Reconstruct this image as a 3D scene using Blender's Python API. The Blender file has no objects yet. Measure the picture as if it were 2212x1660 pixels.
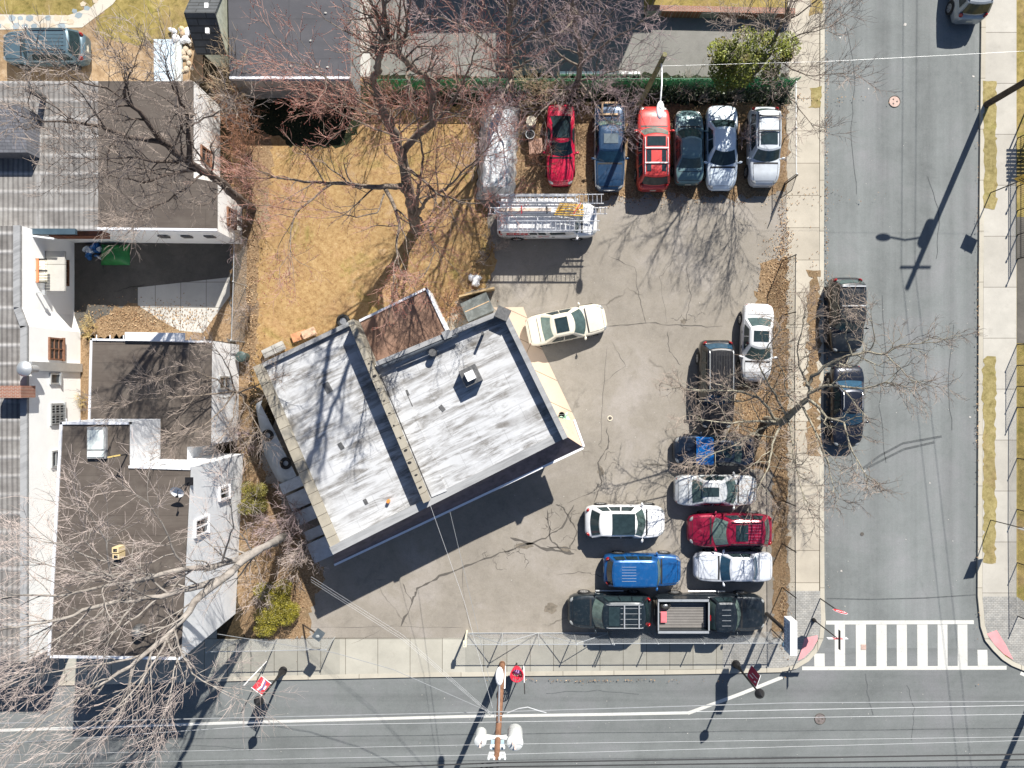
import bpy, math, random
from mathutils import Vector, Matrix
R = math.radians
scene = bpy.context.scene
col = scene.collection
# ------------------------------------------------------------------ camera, sky, sun
HC = 42.0          # drone height (m)
PX = 36.6          # plan units per metre on the ground
cam_d = bpy.data.cameras.new("camera"); cam = bpy.data.objects.new("camera", cam_d); col.objects.link(cam)
cam.location = (0, 0, HC); cam.rotation_euler = (0, 0, 0)
cam_d.sensor_width = 36; cam_d.lens = 18 * HC / (1106 / PX); cam_d.clip_end = 2000; cam_d.clip_start = 0.5
scene.camera = cam
SUN_EL = R(41.5); SUN_AZ = R(23.1)
w = bpy.data.worlds.new("World"); scene.world = w; w.use_nodes = True
nt = w.node_tree
sky = nt.nodes.new("ShaderNodeTexSky"); sky.sky_type = 'NISHITA'; sky.sun_disc = False
sky.sun_elevation = SUN_EL; sky.sun_rotation = SUN_AZ; sky.ozone_density = 5.0; sky.air_density = 1.0
nt.links.new(sky.outputs[0], nt.nodes["Background"].inputs[0]); nt.nodes["Background"].inputs[1].default_value = 0.055
sd = bpy.data.lights.new("sun", 'SUN'); so = bpy.data.objects.new("sun", sd); col.objects.link(so)
sd.energy = 5.0; sd.angle = R(0.5); sd.color = (1.0, 0.955, 0.88)
so.rotation_euler = Vector((-math.sin(SUN_AZ) * math.cos(SUN_EL), -math.cos(SUN_AZ) * math.cos(SUN_EL), -math.sin(SUN_EL))).to_track_quat('-Z', 'Y').to_euler()
so.location = (20, 40, 60)
vs = scene.view_settings
vs.view_transform = 'Standard'; vs.look = 'None'; vs.exposure = 0.85; vs.gamma = 1.0
scene.cycles.max_bounces = 6; scene.cycles.transparent_max_bounces = 12
Z0 = 0.10          # level of pavements and yards above the roads

# ------------------------------------------------------------------ helpers
def G(dx, dy, z=0.0):
    """plan reading (dx, dy) of a point that stands at height z -> metres"""
    s = (HC - z) / HC / PX
    return Vector(((dx - 1106) * s, (830 - dy) * s, z))
def GP(pts, z=0.0): return [G(a, b, z) for a, b in pts]
def lerp(a, b, t): return a + (b - a) * t

def tag(o, label=None, cat=None, group=None, kind=None):
    if label: o["label"] = label
    if cat: o["category"] = cat
    if group: o["group"] = group
    if kind: o["kind"] = kind
    return o
def thing(name, label, cat, loc=(0, 0, 0), rz=0.0, group=None):
    o = bpy.data.objects.new(name, None); col.objects.link(o)
    o.location = loc; o.rotation_euler = (0, 0, rz); o.empty_display_size = 0.3
    return tag(o, label, cat, group)

class MB:
    """collects polygons; build() links them as ONE mesh object"""
    def __init__(s): s.v = []; s.f = []; s.m = []
    def face(s, pts, m=0):
        n = len(s.v); s.v += [tuple(p) for p in pts]; s.f.append(tuple(range(n, n + len(pts)))); s.m.append(m)
    def add(s, vs, fs, m=0):
        n = len(s.v); s.v += [tuple(p) for p in vs]
        for f in fs: s.f.append(tuple(i + n for i in f)); s.m.append(m)
        return s
    def box(s, c, d, rz=0.0, m=0, M=None):
        x, y, z = d[0] / 2, d[1] / 2, d[2] / 2
        p = [Vector((a * x, b * y, e * z)) for e in (-1, 1) for a, b in ((-1, -1), (1, -1), (1, 1), (-1, 1))]
        rot = M if M is not None else Matrix.Rotation(rz, 3, 'Z')
        c = Vector(c)
        return s.add([rot @ q + c for q in p], [(3, 2, 1, 0), (4, 5, 6, 7), (0, 1, 5, 4), (1, 2, 6, 5), (2, 3, 7, 6), (3, 0, 4, 7)], m)
    def bar(s, a, b, wd, ht, m=0):
        """box beam from a to b"""
        a = Vector(a); b = Vector(b); d = b - a; L = d.length
        if L < 1e-6: return s
        x = d / L; up = Vector((0, 0, 1)) if abs(x.z) < .95 else Vector((0, 1, 0))
        y = up.cross(x).normalized(); z = x.cross(y)
        return s.box((a + b) / 2, (L, wd, ht), M=Matrix((x, y, z)).transposed(), m=m)
    def prism(s, poly, z0, z1, m=0, mt=None):
        n = len(poly); P = [(p[0], p[1]) for p in poly]
        ar = sum(P[i][0] * P[(i + 1) % n][1] - P[(i + 1) % n][0] * P[i][1] for i in range(n))
        if ar < 0: P.reverse()
        lo = [(a, b, z0) for a, b in P]; hi = [(a, b, z1) for a, b in P]
        k = len(s.v); s.v += lo + hi
        for i in range(n):
            j = (i + 1) % n; s.f.append((k + i, k + j, k + n + j, k + n + i)); s.m.append(m)
        s.f.append(tuple(k + n + i for i in range(n))); s.m.append(m if mt is None else mt)
        s.f.append(tuple(k + i for i in reversed(range(n)))); s.m.append(m)
        return s
    def sheet(s, poly, z, m=0):
        n = len(poly); P = [(p[0], p[1]) for p in poly]
        ar = sum(P[i][0] * P[(i + 1) % n][1] - P[(i + 1) % n][0] * P[i][1] for i in range(n))
        if ar < 0: P.reverse()
        s.face([(a, b, z) for a, b in P], m); return s
    def strip(s, pts, wd, z, m=0):
        pts = [Vector((p[0], p[1], 0)) for p in pts]
        ws = wd if isinstance(wd, list) else [wd] * len(pts)
        L, Rr = [], []
        for i, p in enumerate(pts):
            t = (pts[min(i + 1, len(pts) - 1)] - pts[max(i - 1, 0)]).normalized(); nn = Vector((-t.y, t.x, 0)) * ws[i] / 2
            L.append((p + nn)); Rr.append((p - nn))
        for i in range(len(pts) - 1):
            s.face([(Rr[i].x, Rr[i].y, z), (Rr[i + 1].x, Rr[i + 1].y, z), (L[i + 1].x, L[i + 1].y, z), (L[i].x, L[i].y, z)], m)
        return s
    def tube(s, pts, r0, r1=None, n=6, m=0, cap=True):
        r1 = r0 if r1 is None else r1
        P = [Vector(p) for p in pts]; k = len(s.v); N = len(P); prev = None
        for i, p in enumerate(P):
            t = (P[min(i + 1, N - 1)] - P[max(i - 1, 0)])
            if t.length < 1e-9: t = Vector((0, 0, 1))
            t.normalize()
            a = prev - t * prev.dot(t) if prev is not None else None
            if a is None or a.length < 1e-4:
                a = t.cross(Vector((0, 0, 1)) if abs(t.z) < .9 else Vector((1, 0, 0)))
            a.normalize(); prev = a; b = t.cross(a)
            r = lerp(r0, r1, i / max(N - 1, 1))
            for j in range(n):
                an = 2 * math.pi * j / n
                q = p + a * (math.cos(an) * r) + b * (math.sin(an) * r); s.v.append((q.x, q.y, q.z))
        for i in range(N - 1):
            for j in range(n):
                jj = (j + 1) % n
                s.f.append((k + i * n + j, k + i * n + jj, k + (i + 1) * n + jj, k + (i + 1) * n + j)); s.m.append(m)
        if cap:
            s.f.append(tuple(k + j for j in reversed(range(n)))); s.m.append(m)
            s.f.append(tuple(k + (N - 1) * n + j for j in range(n))); s.m.append(m)
        return s
    def cyl(s, c, r, h, n=16, m=0, axis='Z', r2=None):
        d = {'X': Vector((1, 0, 0)), 'Y': Vector((0, 1, 0)), 'Z': Vector((0, 0, 1))}[axis] if isinstance(axis, str) else Vector(axis).normalized()
        c = Vector(c); return s.tube([c - d * h / 2, c + d * h / 2], r, r if r2 is None else r2, n, m)
    def lathe(s, c, prof, n=14, m=0):
        """prof: (radius, z) from bottom to top"""
        k = len(s.v); c = Vector(c); N = len(prof)
        for r, z in prof:
            for j in range(n):
                a = 2 * math.pi * j / n; s.v.append((c.x + r * math.cos(a), c.y + r * math.sin(a), c.z + z))
        for i in range(N - 1):
            for j in range(n):
                jj = (j + 1) % n; s.f.append((k + i * n + j, k + i * n + jj, k + (i + 1) * n + jj, k + (i + 1) * n + j)); s.m.append(m)
        s.f.append(tuple(k + j for j in reversed(range(n)))); s.m.append(m)
        s.f.append(tuple(k + (N - 1) * n + j for j in range(n))); s.m.append(m)
        return s
    def ell(s, c, r, n=10, k=6, m=0, rz=0.0):
        c = Vector(c); rot = Matrix.Rotation(rz, 3, 'Z'); vs = []; fs = []
        for i in range(k + 1):
            ph = -math.pi / 2 + math.pi * i / k
            for j in range(n):
                a = 2 * math.pi * j / n
                vs.append(rot @ Vector((r[0] * math.cos(ph) * math.cos(a), r[1] * math.cos(ph) * math.sin(a), r[2] * math.sin(ph))) + c)
        for i in range(k):
            for j in range(n):
                jj = (j + 1) % n; fs.append((i * n + j, i * n + jj, (i + 1) * n + jj, (i + 1) * n + j))
        return s.add(vs, fs, m)
    def grid(s, rows, m=0, flip=False):
        nr, nc = len(rows), len(rows[0]); fs = []
        for i in range(nr - 1):
            for j in range(nc - 1):
                q = (i * nc + j, i * nc + j + 1, (i + 1) * nc + j + 1, (i + 1) * nc + j)
                fs.append(q[::-1] if flip else q)
        return s.add([p for r in rows for p in r], fs, m)
    def build(s, name, mat, parent=None, smooth=None, local=False):
        me = bpy.data.meshes.new(name)
        if parent is not None and not local:
            L = Vector(parent.location); inv = Matrix.Rotation(-parent.rotation_euler[2], 3, 'Z')
            vs = [tuple(inv @ (Vector(v) - L)) for v in s.v]
        else: vs = s.v
        me.from_pydata(vs, [], s.f)
        mats = mat if isinstance(mat, (list, tuple)) else [mat]
        for x in mats: me.materials.append(x)
        if len(mats) > 1: me.polygons.foreach_set("material_index", s.m)
        if smooth is not None:
            me.polygons.foreach_set("use_smooth", [True] * len(me.polygons)); me.set_sharp_from_angle(angle=R(smooth))
        me.update()
        o = bpy.data.objects.new(name, me); col.objects.link(o)
        if parent is not None: o.parent = parent
        return o

def text_mb(txt, size, extrude=0.004, offset=0.0, align='LEFT'):
    cu = bpy.data.curves.new("lettering", 'FONT'); cu.body = txt; cu.size = size; cu.extrude = extrude; cu.offset = offset; cu.align_x = align
    cu.resolution_u = 3
    o = bpy.data.objects.new("lettering", cu); col.objects.link(o)
    me = o.evaluated_get(bpy.context.evaluated_depsgraph_get()).to_mesh()
    vs = [v.co.copy() for v in me.vertices]; fs = [tuple(p.vertices) for p in me.polygons]
    bpy.data.objects.remove(o); bpy.data.curves.remove(cu)
    return vs, fs
def add_text(mb, txt, size, origin, xdir, ydir, m=0, sx=1.0, offset=0.0, align='LEFT'):
    vs, fs = text_mb(txt, size, offset=offset, align=align)
    x = Vector(xdir); y = Vector(ydir); z = x.cross(y); o = Vector(origin)
    mb.add([o + x * v.x * sx + y * v.y + z * v.z for v in vs], fs, m)

# ------------------------------------------------------------------ materials
MATS = {}
def newmat(name):
    m = bpy.data.materials.new(name); m.use_nodes = True; MATS[name] = m
    return m, m.node_tree, m.node_tree.nodes["Principled BSDF"]
def nd(nt, typ, **kw):
    n = nt.nodes.new(typ)
    for k, v in kw.items():
        if k in n.inputs: n.inputs[k].default_value = v
        else: setattr(n, k, v)
    return n
def coords(nt, scale=(1, 1, 1), rot=0.0):
    tc = nt.nodes.new("ShaderNodeTexCoord"); mp = nt.nodes.new("ShaderNodeMapping")
    mp.inputs["Scale"].default_value = scale; mp.inputs["Rotation"].default_value = (0, 0, rot)
    if rot and tuple(scale) != (1, 1, 1):   # turn first, then stretch
        mr = nt.nodes.new("ShaderNodeMapping"); mr.inputs["Rotation"].default_value = (0, 0, rot); mp.inputs["Rotation"].default_value = (0, 0, 0)
        nt.links.new(tc.outputs["Object"], mr.inputs[0]); nt.links.new(mr.outputs[0], mp.inputs[0])
    else: nt.links.new(tc.outputs["Object"], mp.inputs[0])
    return mp.outputs[0]
def noise(nt, vec, scale, detail=6, rough=.6, dist=0.0):
    n = nd(nt, "ShaderNodeTexNoise", Scale=scale, Detail=detail, Roughness=rough, Distortion=dist)
    nt.links.new(vec, n.inputs["Vector"]); return n.outputs["Fac"]
def ramp(nt, fac, stops):
    r = nt.nodes.new("ShaderNodeValToRGB"); e = r.color_ramp.elements
    while len(e) < len(stops): e.new(0.5)
    for i, (p, c) in enumerate(stops):
        e[i].position = p; e[i].color = (*c, 1) if not isinstance(c, (int, float)) else (c, c, c, 1)
    nt.links.new(fac, r.inputs[0]); return r.outputs[0]
def mixc(nt, fac, a, b, mode='MIX'):
    m = nt.nodes.new("ShaderNodeMix"); m.data_type = 'RGBA'; m.blend_type = mode
    for s_, v in ((0, fac), (6, a), (7, b)):
        if hasattr(v, "is_linked"): nt.links.new(v, m.inputs[s_])
        else: m.inputs[s_].default_value = v if isinstance(v, (int, float)) and s_ == 0 else (*v, 1)
    return m.outputs[2]
def bump(nt, bsdf, h, strength=.3, dist=.02):
    b = nd(nt, "ShaderNodeBump", Strength=strength, Distance=dist); nt.links.new(h, b.inputs["Height"]); nt.links.new(b.outputs[0], bsdf.inputs["Normal"])
def sc(c, k): return tuple(min(1.0, max(0.0, x * k)) for x in c)
def plain(name, c, rough=.7, metal=0.0, var=.12, scale=3.0, coat=0.0, spec=.5, bmp=0.0, rot=0.0, sx=(1, 1, 1)):
    if name in MATS: return MATS[name]
    m, nt, b = newmat(name)
    v = coords(nt, sx, rot); n = noise(nt, v, scale)
    nt.links.new(ramp(nt, n, [(.3, sc(c, 1 - var)), (.7, sc(c, 1 + var))]), b.inputs["Base Color"])
    b.inputs["Roughness"].default_value = rough; b.inputs["Metallic"].default_value = metal
    b.inputs["Coat Weight"].default_value = coat; b.inputs["Coat Roughness"].default_value = .05; b.inputs["Specular IOR Level"].default_value = spec
    if bmp: bump(nt, b, noise(nt, v, scale * 12, 4), bmp)
    return m
def paint(name, c, metal=.25, rough=.32):
    if name in MATS: return MATS[name]
    m, nt, b = newmat(name)
    v = coords(nt); n = noise(nt, v, 2.2, 5); f = noise(nt, v, 40, 3)
    dirt = sc(tuple(lerp(x, .30, .35) for x in c), 1.0)
    base = ramp(nt, n, [(.35, sc(c, .93)), (.65, sc(c, 1.07))])
    nt.links.new(mixc(nt, ramp(nt, noise(nt, v, 5.5, 8, .7), [(.52, 0.0), (.8, .5)]), base, dirt), b.inputs["Base Color"])
    nt.links.new(ramp(nt, f, [(.3, rough * .85), (.7, rough * 1.2)]), b.inputs["Roughness"])
    b.inputs["Metallic"].default_value = metal; b.inputs["Coat Weight"].default_value = .55; b.inputs["Coat Roughness"].default_value = .08
    return m
def glassm(name, c, rough=.06):
    if name in MATS: return MATS[name]
    m, nt, b = newmat(name)
    v = coords(nt); n = noise(nt, v, 4.5, 3)
    nt.links.new(ramp(nt, n, [(.38, sc(c, .85)), (.62, sc(c, 1.15))]), b.inputs["Base Color"])
    b.inputs["Roughness"].default_value = rough; b.inputs["Specular IOR Level"].default_value = .6
    return m
def speckle(name, stops, scale=8, rough=.95, big=.35, bigscale=.25, bmp=.4, fine=60, sx=(1, 1, 1), rot=0.0, patches=()):
    """ground cover: fine noise through a colour ramp, modulated by broad patches"""
    m, nt, b = newmat(name)
    v = coords(nt, sx, rot)
    a = noise(nt, v, scale, 8, .72); c = ramp(nt, a, stops)
    for i_, pc in enumerate(patches):   # worn or greener patches
        pv = coords(nt, (1, 1, 1 + .01 * i_)); pn = noise(nt, pv, .32 + .17 * i_, 7, .68, .3 + .5 * i_)
        c = mixc(nt, ramp(nt, pn, [(.52 + .03 * i_, 0.0), (.66, .62)]), c, mixc(nt, 1.0, ramp(nt, a, [(.3, .55), (.7, 1.25)]), pc, 'MULTIPLY'))
    g = noise(nt, v, bigscale, 4, .55)
    c = mixc(nt, 1.0, c, ramp(nt, g, [(.3, 1 - big), (.7, 1.0)]), 'MULTIPLY')
    f = noise(nt, v, fine, 3, .8)
    c = mixc(nt, 1.0, c, ramp(nt, f, [(.25, .62), (.75, 1.0)]), 'MULTIPLY')
    nt.links.new(c, b.inputs["Base Color"]); b.inputs["Roughness"].default_value = rough; b.inputs["Specular IOR Level"].default_value = .2
    if bmp: bump(nt, b, f, bmp, .03)
    return m
def crackfac(nt, v, scale, width, mask_scale=.3, th=.5):
    nn = nd(nt, "ShaderNodeTexNoise", Scale=1.3, Detail=6); nt.links.new(v, nn.inputs["Vector"])
    mx = nt.nodes.new("ShaderNodeMix"); mx.data_type = 'VECTOR'; mx.inputs[0].default_value = .35
    nt.links.new(v, mx.inputs[4]); nt.links.new(nn.outputs["Color"], mx.inputs[5])
    vo = nd(nt, "ShaderNodeTexVoronoi", Scale=scale); vo.feature = 'DISTANCE_TO_EDGE'; nt.links.new(mx.outputs[1], vo.inputs["Vector"])
    line = ramp(nt, vo.outputs["Distance"], [(0.0, 1.0), (width, 0.0)])
    mask = ramp(nt, noise(nt, v, mask_scale, 4), [(th, 0.0), (th + .1, 1.0)])
    return mixc(nt, 1.0, line, mask, 'MULTIPLY')
def asphalt(name, c, tint, stain=.5, streak=None, crack=None):
    m, nt, b = newmat(name)
    v = coords(nt)
    base = ramp(nt, noise(nt, v, .22, 8, .7, .4), [(.3, sc(c, .78)), (.5, c), (.7, sc(tint, 1.12))])
    if streak:
        sv = coords(nt, streak)
        base = mixc(nt, 1.0, base, ramp(nt, noise(nt, sv, 1.0, 5, .6), [(.28, .74), (.5, .98), (.72, 1.20)]), 'MULTIPLY')
    st = ramp(nt, noise(nt, v, .8, 9, .72, .6), [(.54, 0.0), (.74, stain)])
    base = mixc(nt, ramp(nt, noise(nt, coords(nt, (1, 1, 1.02)), .13, 5, .6, 1.0), [(.50, 0.0), (.64, stain * .7)]), base, sc(c, .66))
    base = mixc(nt, 1.0, base, ramp(nt, noise(nt, v, 9, 6, .8), [(.25, .84), (.75, 1.10)]), 'MULTIPLY')
    base = mixc(nt, st, base, sc(c, .42))
    base = mixc(nt, ramp(nt, noise(nt, v, 2.6, 8, .75), [(.3, .0), (.8, .35)]), base, sc(tint, 1.28))
    base = mixc(nt, 1.0, base, ramp(nt, noise(nt, v, 45, 3, .9), [(.2, .70), (.8, 1.08)]), 'MULTIPLY')
    if crack: base = mixc(nt, crackfac(nt, v, *crack), base, sc(c, .25))
    nt.links.new(base, b.inputs["Base Color"]); b.inputs["Roughness"].default_value = .93; b.inputs["Specular IOR Level"].default_value = .25
    bump(nt, b, noise(nt, v, 70, 3, .8), .35, .01)
    return m
def concrete(name, c, joint=None, offset=(0, 0), var=.12, rot=0.0):
    m, nt, b = newmat(name)
    v = coords(nt, rot=rot)
    base = ramp(nt, noise(nt, v, .7, 8, .65), [(.28, sc(c, 1 - var)), (.72, sc(c, 1 + var))])
    base = mixc(nt, ramp(nt, noise(nt, v, 1.9, 9, .7), [(.56, .0), (.8, .45)]), base, sc(c, .6))
    base = mixc(nt, 1.0, base, ramp(nt, noise(nt, v, 50, 3, .8), [(.2, .84), (.8, 1.05)]), 'MULTIPLY')
    if joint:
        br = nd(nt, "ShaderNodeTexBrick", Scale=1.0); br.offset = 0; br.inputs["Mortar Size"].default_value = .018
        br.inputs["Brick Width"].default_value = joint[0]; br.inputs["Row Height"].default_value = joint[1]
        br.inputs["Color1"].default_value = (1, 1, 1, 1); br.inputs["Color2"].default_value = (.88, .87, .86, 1); br.inputs["Mortar"].default_value = (.35, .33, .31, 1)
        mp = nt.nodes.new("ShaderNodeMapping"); mp.inputs["Location"].default_value = (offset[0], offset[1], 0); nt.links.new(v, mp.inputs[0])
        nt.links.new(mp.outputs[0], br.inputs["Vector"]); base = mixc(nt, 1.0, base, br.outputs["Color"], 'MULTIPLY')
    nt.links.new(base, b.inputs["Base Color"]); b.inputs["Roughness"].default_value = .9; b.inputs["Specular IOR Level"].default_value = .25
    return m
def brick(name, c1, c2, mortar, bw, bh, rot=0.0, rough=.85, msize=.012, axis=None):
    m, nt, b = newmat(name)
    v = coords(nt, rot=rot)
    if axis:
        sp = nt.nodes.new("ShaderNodeSeparateXYZ"); cb = nt.nodes.new("ShaderNodeCombineXYZ"); nt.links.new(v, sp.inputs[0])
        nt.links.new(sp.outputs[axis[0]], cb.inputs[0]); nt.links.new(sp.outputs[axis[1]], cb.inputs[1]); v = cb.outputs[0]
    br = nd(nt, "ShaderNodeTexBrick", Scale=1.0); br.inputs["Mortar Size"].default_value = msize
    br.inputs["Brick Width"].default_value = bw; br.inputs["Row Height"].default_value = bh
    for k, cc in (("Color1", c1), ("Color2", c2), ("Mortar", mortar)): br.inputs[k].default_value = (*cc, 1)
    nt.links.new(v, br.inputs["Vector"])
    nt.links.new(mixc(nt, 1.0, br.outputs["Color"], ramp(nt, noise(nt, v, 3, 6), [(.3, .75), (.7, 1.1)]), 'MULTIPLY'), b.inputs["Base Color"])
    b.inputs["Roughness"].default_value = rough
    return m
def chainlink(name, c, pitch=.055, wire=.13, axis=0):
    """diamond wire mesh: real holes between wires"""
    m, nt, b = newmat(name)
    v = coords(nt); sp = nt.nodes.new("ShaderNodeSeparateXYZ"); nt.links.new(v, sp.inputs[0])
    def mth(op, a, bb=None):
        n = nt.nodes.new("ShaderNodeMath"); n.operation = op
        for i, x in enumerate((a, bb)):
            if x is None: continue
            if hasattr(x, "is_linked"): nt.links.new(x, n.inputs[i])
            else: n.inputs[i].default_value = x
        return n.outputs[0]
    hx = sp.outputs[axis]; z = sp.outputs[2]
    def band(e):
        f = mth('FRACT', mth('DIVIDE', e, pitch)); return mth('LESS_THAN', f, wire)
    k = mth('MAXIMUM', band(mth('ADD', hx, z)), band(mth('SUBTRACT', hx, z)))
    nt.links.new(k, b.inputs["Alpha"]); b.inputs["Base Color"].default_value = (*c, 1); b.inputs["Roughness"].default_value = .5; b.inputs["Metallic"].default_value = .3
    return m
# ------------------------------------------------------------------ palette
m_lot = asphalt("lot_asphalt", (.270, .243, .203), (.315, .288, .262), .50, None, (.22, .007, .16, .52))
m_road = asphalt("road_asphalt", (.190, .206, .202), (.205, .208, .212), .10, (.9, .03, 1), (.10, .006, .1, .62))
m_road2 = asphalt("main_road_asphalt", (.170, .184, .180), (.185, .188, .194), .12, (.03, .9, 1), (.10, .006, .1, .62))
m_patch = asphalt("dark_asphalt", (.10, .094, .084), (.15, .136, .118), .5, None, (.4, .012, .2, .5))
m_pale = asphalt("pale_asphalt", (.20, .195, .18), (.235, .228, .21), .25, None, (.16, .008, .2, .52))
m_walk = concrete("walk_concrete", (.45, .41, .34), (30, 1.9), (0, .3))
m_walk_e = concrete("east_walk_concrete", (.45, .43, .385), (30, 3.0), (0, .3))
m_walk_s = concrete("south_walk_concrete", (.36, .35, .305), (1.37, 30), (.3, 15))
m_apron = concrete("apron_concrete", (.43, .415, .36), (1.9, 30), (.3, 15))
m_kerb = concrete("kerb_stone", (.46, .43, .36), (3, 3))
m_slab = concrete("slab_concrete", (.46, .45, .42), (1.5, 1.5))
m_pinkwalk = concrete("pink_concrete", (.56, .44, .34), (30, 1.3), var=.08, rot=R(25))
m_paver = brick("grey_pavers", (.36, .35, .32), (.29, .29, .275), (.20, .19, .18), .21, .105)
m_pad = plain("tactile_pink", (.62, .27, .28), .8, var=.12, scale=2, bmp=.3)
m_line = concrete("road_paint", (.56, .555, .52), var=.08)
m_lawn = speckle("dry_lawn", [(.28, (.22, .125, .058)), (.45, (.42, .265, .118)), (.6, (.53, .36, .17)), (.75, (.66, .48, .27))], 5.0, big=.25, bmp=.8, fine=26, patches=((.46, .27, .15), (.30, .25, .07), (.56, .40, .26)))
m_lawn2 = speckle("greenish_lawn", patches=((.42, .29, .16), (.27, .26, .05)), stops=[(.28, (.14, .12, .035)), (.45, (.33, .26, .085)), (.62, (.46, .36, .13)), (.8, (.56, .48, .26))], scale=3.0, big=.3, bmp=.5)
m_verge = speckle("verge_grass", patches=((.40, .29, .15), (.28, .27, .06)), stops=[(.28, (.17, .135, .05)), (.45, (.33, .275, .115)), (.62, (.44, .37, .17)), (.8, (.56, .49, .30))], scale=4.0, big=.25, bmp=.5)
m_leafsoil = speckle("leaf_litter", [(.28, (.11, .068, .038)), (.45, (.29, .19, .105)), (.6, (.43, .30, .18)), (.75, (.60, .47, .33))], 9, big=.3, bmp=.6, fine=30, patches=((.36, .30, .22), (.22, .16, .09)))
m_soil = speckle("dark_soil", [(.3, (.025, .020, .012)), (.5, (.065, .048, .026)), (.7, (.13, .09, .05))], 5, big=.4, bmp=.6)
m_hedge = speckle("ground_ivy", [(.3, (.010, .016, .008)), (.5, (.028, .040, .018)), (.7, (.075, .075, .038))], 7, big=.5, bmp=.8)
m_dirt = speckle("bare_dirt", [(.3, (.25, .165, .095)), (.5, (.42, .29, .17)), (.7, (.60, .47, .33))], 2.2, big=.3, bmp=.4)
m_black = plain("black_rubber", (.012, .012, .013), .75)
m_blackmetal = plain("black_metal", (.018, .018, .02), .4, .3)
m_galv = plain("galvanised", (.52, .54, .55), .45, .6, var=.08)
m_white = plain("white_paint", (.80, .80, .80), .5, var=.05, scale=1.5)
m_silver = plain("aluminium", (.72, .73, .74), .35, .7, var=.06)

# ------------------------------------------------------------------ ground, roads, pavements
def struct(name, mb, mat, smooth=None):
    return tag(mb.build(name, mat, smooth=smooth), kind='structure')
g = MB(); g.sheet([(-700, -700), (700, -700), (700, 700), (-700, 700)], 0.0); struct("ground", g, m_patch)
K = [(0, 1483), (553, 1469), (920, 1461.5), (1506, 1455), (1686, 1451), (1719, 1443.5), (1746, 1427), (1765, 1406), (1777, 1379), (1781.5, 1339), (1779.5, 1293), (1777, 900), (1780, 0)]
KE = [(2118, 0), (2112, 600), (2109.5, 1286), (2116, 1353), (2126, 1383), (2143, 1404), (2163, 1424), (2183, 1437), (2212, 1449), (2300, 1458)]
far_w = [(-6000, 1640)]; far_e = [(8000, 1500)]
g = MB(); g.sheet(GP([(1700, -9000), (2200, -9000), (2200, 1500), (1700, 1500)]), .004); struct("side_street", g, m_road)
g = MB(); g.sheet(GP([(-8000, 1400), (9000, 1400), (9000, 1830), (-8000, 1870)]), .008); struct("main_street", g, m_road2)
g = MB(); g.prism(GP([(-8000, 1830), (9000, 1800), (9000, 6000), (-8000, 6000)]), -.05, Z0 + .02); struct("far_pavement", g, m_walk_s)
# land west / east of the side street, raised one kerb above the roads
def offset(poly, d):
    out = []
    for i, p in enumerate(poly):
        a = Vector(poly[max(i - 1, 0)]); b = Vector(poly[min(i + 1, len(poly) - 1)]); t = (b - a).normalized()
        out.append((p[0] - t.y * d, p[1] + t.x * d))
    return out
Ki = offset(K, -9.5); KEi = offset(KE, -9.5)
g = MB(); g.prism(GP([(-6000, 1600)] + Ki + [(1770, -9000), (-6000, -9000)]), -.05, Z0 - .004); struct("west_land", g, m_soil)
g = MB(); g.prism(GP([(2128, -9000)] + KEi + [(9000, 1560), (9000, -9000)]), -.05, Z0 - .004); struct("east_land", g, m_lawn2)
for nm, a, b in (("west_kerb", K, Ki), ("east_kerb", KE, KEi)):
    g = MB()
    if nm == "west_kerb": a = [(-3000, 1558)] + a + [(1780, -3000)]; b = [(-3000, 1549)] + b + [(1770.5, -3000)]
    else: a = [(2118, -3000)] + a; b = [(2127.5, -3000)] + b
    A, B = GP(a), GP(b)
    for i in range(len(A) - 1): g.prism([A[i], A[i + 1], B[i + 1], B[i]], -.05, Z0 + .012)
    struct(nm, g, m_kerb)
RAG = {"lawn", "leaf_bed", "parking_dirt", "verge_grass_strip", "verge_leaf_strip", "painted_garage_shade", "fence_bed", "side_lawn", "front_lawn", "east_yard_bed", "courtyard_leaves", "gap_soil"}
def sheet(name, poly, k, mat):
    P = GP(poly)
    if name in RAG:   # grown edges wander a little
        rr = random.Random(len(poly) * 7 + int(poly[0][0])); Q = []
        for i in range(len(P)):
            p, q = P[i], P[(i + 1) % len(P)]; L = (q - p).length; n = 1 if L > 60 else max(1, int(L / .22)); am = .05 if name == "verge_grass_strip" else .11
            for j in range(n): Q.append(p.lerp(q, j / n) + Vector((rr.gauss(0, am), rr.gauss(0, am), 0)))
        from mathutils.geometry import delaunay_2d_cdt
        vo, _, fo, _, _, _ = delaunay_2d_cdt([Vector((q.x, q.y)) for q in Q], [], [list(range(len(Q)))], 1, 1e-5)
        g = MB()
        g.add([(v.x, v.y, Z0 + .004 * k) for v in vo], [tuple(f) for f in fo]); return struct(name, g, mat)
    g = MB(); g.sheet(P, Z0 + .004 * k); return struct(name, g, mat)
sheet("lot_pavement", [(560, 1000), (700, 640), (1010, 560), (1000, 400), (1700, 400), (1702, 1377), (640, 1377), (560, 1300)], 1, m_lot)
sheet("west_sidewalk", [(1701, -3000), (1770.5, -3000), (1768, 600), (1768, 1276), (1702, 1276), (1697, 700)], 2, m_walk)
sheet("corner_pavers", [(1702, 1276), (1769.5, 1276), (1772, 1338), (1767, 1376), (1756, 1401), (1738, 1421), (1713, 1436), (1686, 1441.5), (1560, 1444), (1560, 1376), (1702, 1376)], 3, m_paver)
sheet("south_sidewalk", [(470, 1379), (735, 1378), (735, 1457), (553, 1459), (470, 1462)], 2, m_walk_s)
sheet("lot_apron", [(735, 1378), (1005, 1377), (1005, 1452), (735, 1457)], 2, m_apron)
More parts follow.
